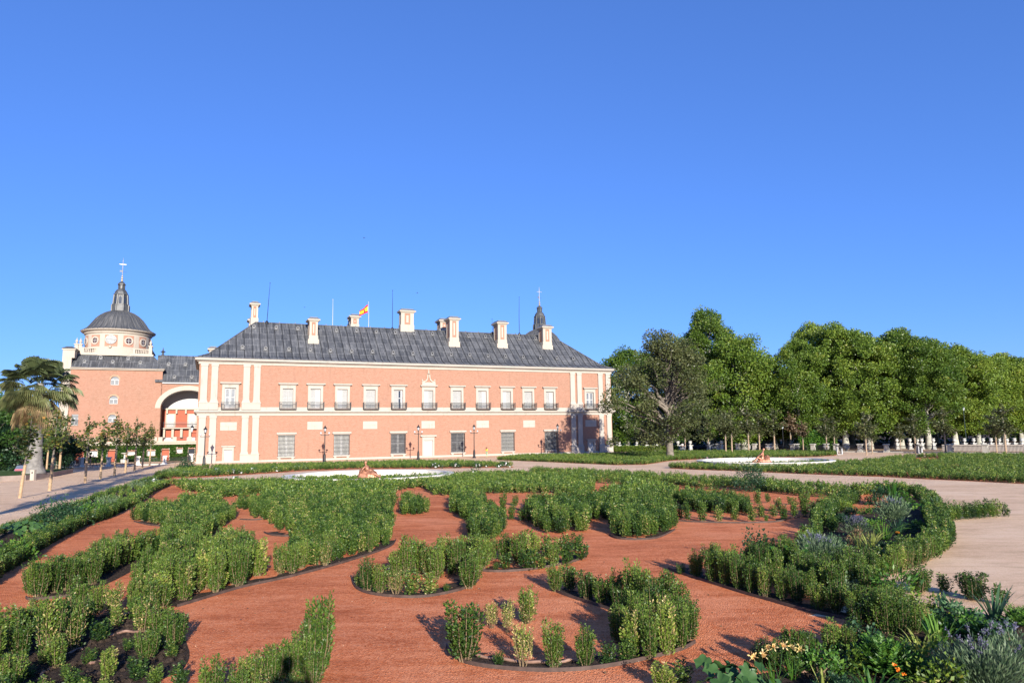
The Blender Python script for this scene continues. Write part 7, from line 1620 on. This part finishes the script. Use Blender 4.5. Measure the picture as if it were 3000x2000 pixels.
def statue(loc, rz, k, label, mirror=1, leaning=False):
    r = tag(empty('statue', loc, rz), label, 'statue'); m_ = mirror
    J = {}
    def S(n_, x, y, z, q): J[n_] = (x*k*m_, y*k, z*k, q*k)
    if not leaning:
        S('pelvis', .10, 0, .30, .16); S('waist', .0, 0, .46, .14); S('chest', -.08, -.02, .66, .15); S('neckb', -.12, -.02, .80, .07); S('neck', -.15, -.03, .87, .05); S('head', -.17, -.05, .98, .085); S('crown', -.16, -.04, 1.05, .07)
        S('lsh', -.16, -.20, .74, .06); S('lelb', -.30, -.28, .58, .045); S('lwrist', -.40, -.24, .42, .032); S('rsh', -.04, .18, .74, .06); S('relb', -.22, .30, .56, .045); S('rwrist', -.36, .2, .42, .032)
        S('lhip', .16, -.10, .24, .12); S('lknee', .45, -.20, .30, .075); S('lank', .72, -.18, .14, .045); S('ltoe', .88, -.2, .17, .035); S('rhip', .12, .12, .24, .12); S('rknee', .45, .16, .34, .075); S('rank', .66, .2, .08, .045); S('rtoe', .80, .2, .06, .03)
    else:
        S('pelvis', .05, 0, .24, .16); S('waist', .06, 0, .44, .14); S('chest', .08, -.02, .68, .16); S('neckb', .12, -.02, .86, .07); S('neck', .14, -.03, .93, .05); S('head', .18, -.04, 1.03, .085); S('crown', .17, -.03, 1.10, .07)
        S('lsh', .05, -.2, .80, .06); S('lelb', -.16, -.26, .62, .045); S('lwrist', -.34, -.2, .52, .032); S('rsh', .12, .18, .80, .06); S('relb', -.08, .3, .60, .045); S('rwrist', -.28, .2, .50, .032)
        S('lhip', -.02, -.10, .22, .12); S('lknee', -.38, -.14, .42, .075); S('lank', -.66, -.14, .12, .045); S('ltoe', -.84, -.14, .05, .035); S('rhip', -.02, .12, .22, .12); S('rknee', -.36, .16, .36, .075); S('rank', -.62, .18, .08, .045); S('rtoe', -.78, .18, .04, .03)
    E_ = [('pelvis', 'waist'), ('waist', 'chest'), ('chest', 'neckb'), ('neckb', 'neck'), ('neck', 'head'), ('head', 'crown')]
    for s in 'lr': E_ += [('chest', s+'sh'), (s+'sh', s+'elb'), (s+'elb', s+'wrist'), ('pelvis', s+'hip'), (s+'hip', s+'knee'), (s+'knee', s+'ank'), (s+'ank', s+'toe')]; hand(J, E_, J[s+'wrist'], (-.6*m_, 0, -.7), k, s)
    link('body', skinmesh('body', J, E_, SM, 2), r)
    if not leaning:
        P = [(-.62, 0, .05), (-.50, 0, .50), (-.30, .0, .55), (-.1, 0, .50), (.1, 0, .62), (.25, .05, .52), (.5, .08, .34), (.62, .1, .1)]
        link('drapery', drape('drapery', [(x*k*m_, y*k, z*k) for x, y, z in P], .34*k, 1, 3), r)
    else:
        P = [(-.35, 0, .12), (-.2, 0, .34), (0, 0, .42), (.2, 0, .40), (.35, .02, .52), (.5, .02, .56), (.62, .02, .46), (.70, .02, .04)]
        link('drapery', drape('drapery', [(x*k*m_, y*k, z*k) for x, y, z in P], .30*k, 1, 4, 12), r)
    t = MB(); t.lathe([(.75*k, -.03), (.78*k, .02), (.7*k, .06), (.3*k, .08)], .05*k, 0, 0, 20, sx=1.05, sy=.5); t.build('base', SM, r)
    H = MB(); hx, hy, hz = J['head'][:3]; H.ball((hx+.02*k, hy+.03*k, hz+.035*k), .098*k, 10); H.ball((hx+.03*k, hy+.11*k, hz+.03*k), .05*k, 8); H.build('hair', SM, r, smooth=True)
    t = MB()
    for sx in (-1, 1): t.ball((hx+sx*.03*k, hy-.083*k, hz+.01*k), .012*k, 6)
    t.ball((hx, hy-.095*k, hz-.012*k), .014*k, 6); t.box(hx-.02*k, hx+.02*k, hy-.088*k, hy-.07*k, hz-.045*k, hz-.037*k); t.build('face', SM, r)
    return r
x, y, z = at(1078, 46.6, 1390); statue((x, y, .5), 0, 1.02, 'red-brown bronze figure crouching in folds of cloth on the left basin')
x, y, z = at(2232, 61.2, 1349); statue((x, y, .5), 0, 1.04, 'red-brown bronze figure sitting upright with bent knees on the right basin', 1, True)
# grey statue on the terrace wall
GS = M['grey']; q = online(1808, FB0+np.array([0, 1.2]), FB1+np.array([0, 1.2])); gs = tag(empty('statue', (q[0], q[1], .86), 0), 'small grey standing statue on the terrace wall beside the palace corner', 'statue')
J = {'pelvis': (0, 0, .45, .07), 'chest': (0, 0, .68, .085), 'neck': (0, 0, .80, .03), 'head': (0, 0, .88, .05), 'lh': (-.05, 0, .42, .055), 'lk': (-.05, -.02, .22, .035), 'la': (-.05, 0, .02, .028), 'rh': (.05, 0, .42, .055), 'rk': (.08, -.03, .22, .035), 'ra': (.12, 0, .02, .028), 'ls': (-.11, 0, .74, .035), 'le': (-.22, -.02, .66, .026), 'lw': (-.16, -.06, .55, .02), 'rs': (.11, 0, .74, .035), 're': (.16, 0, .58, .026), 'rw': (.18, -.05, .46, .02)}
link('body', skinmesh('body', J, [('pelvis', 'chest'), ('chest', 'neck'), ('neck', 'head'), ('pelvis', 'lh'), ('lh', 'lk'), ('lk', 'la'), ('pelvis', 'rh'), ('rh', 'rk'), ('rk', 'ra'), ('chest', 'ls'), ('ls', 'le'), ('le', 'lw'), ('chest', 'rs'), ('rs', 're'), ('re', 'rw')], GS), gs)
t = MB(); t.box(-.2, .2, -.14, .14, -.1, .02); t.build('plinth', GS, gs)
# the photographer behind the viewpoint, standing on a stone plinth (casts the shadow on the front bushes)
pt = MB(); pt.box(-1.2, 1.2, -1.6, -.25, 0, 1.95); pt.box(-1.3, 1.3, -1.7, -.2, 1.95, 2.08); tag(pt.build('viewing_plinth', M['pillarstone']), 'stone plinth behind the viewpoint on which the photographer stands', 'plinth')
person((.05, -.66, 2.08), 1.62, pi, blk, jean, skin, hd, 'photographer behind the viewpoint, arms raised, shadow on the front bushes', arms='up')
# birds
for i, (px, py, Y, lab) in enumerate(((1067, 697, 60, 'small dark bird high above the left chimneys'), (1223, 858, 70, 'tiny dark bird just above the central chimney'), (892, 900, 80, 'tiny dark bird above the left part of the roof'))):
    x, y, z = at(px, Y, py); b = MB(); b.face([(-.18, 0, .04), (0, .06, 0), (0, -.05, 0)]); b.face([(.18, 0, .05), (0, -.05, 0), (0, .06, 0)]); b.tube([(0, -.1, 0), (0, 0, .01), (0, .12, 0)], [.01, .03, .008], 5); tag(b.build('bird', M['iron'], None, (x, y, z), .7+i), lab, 'bird')
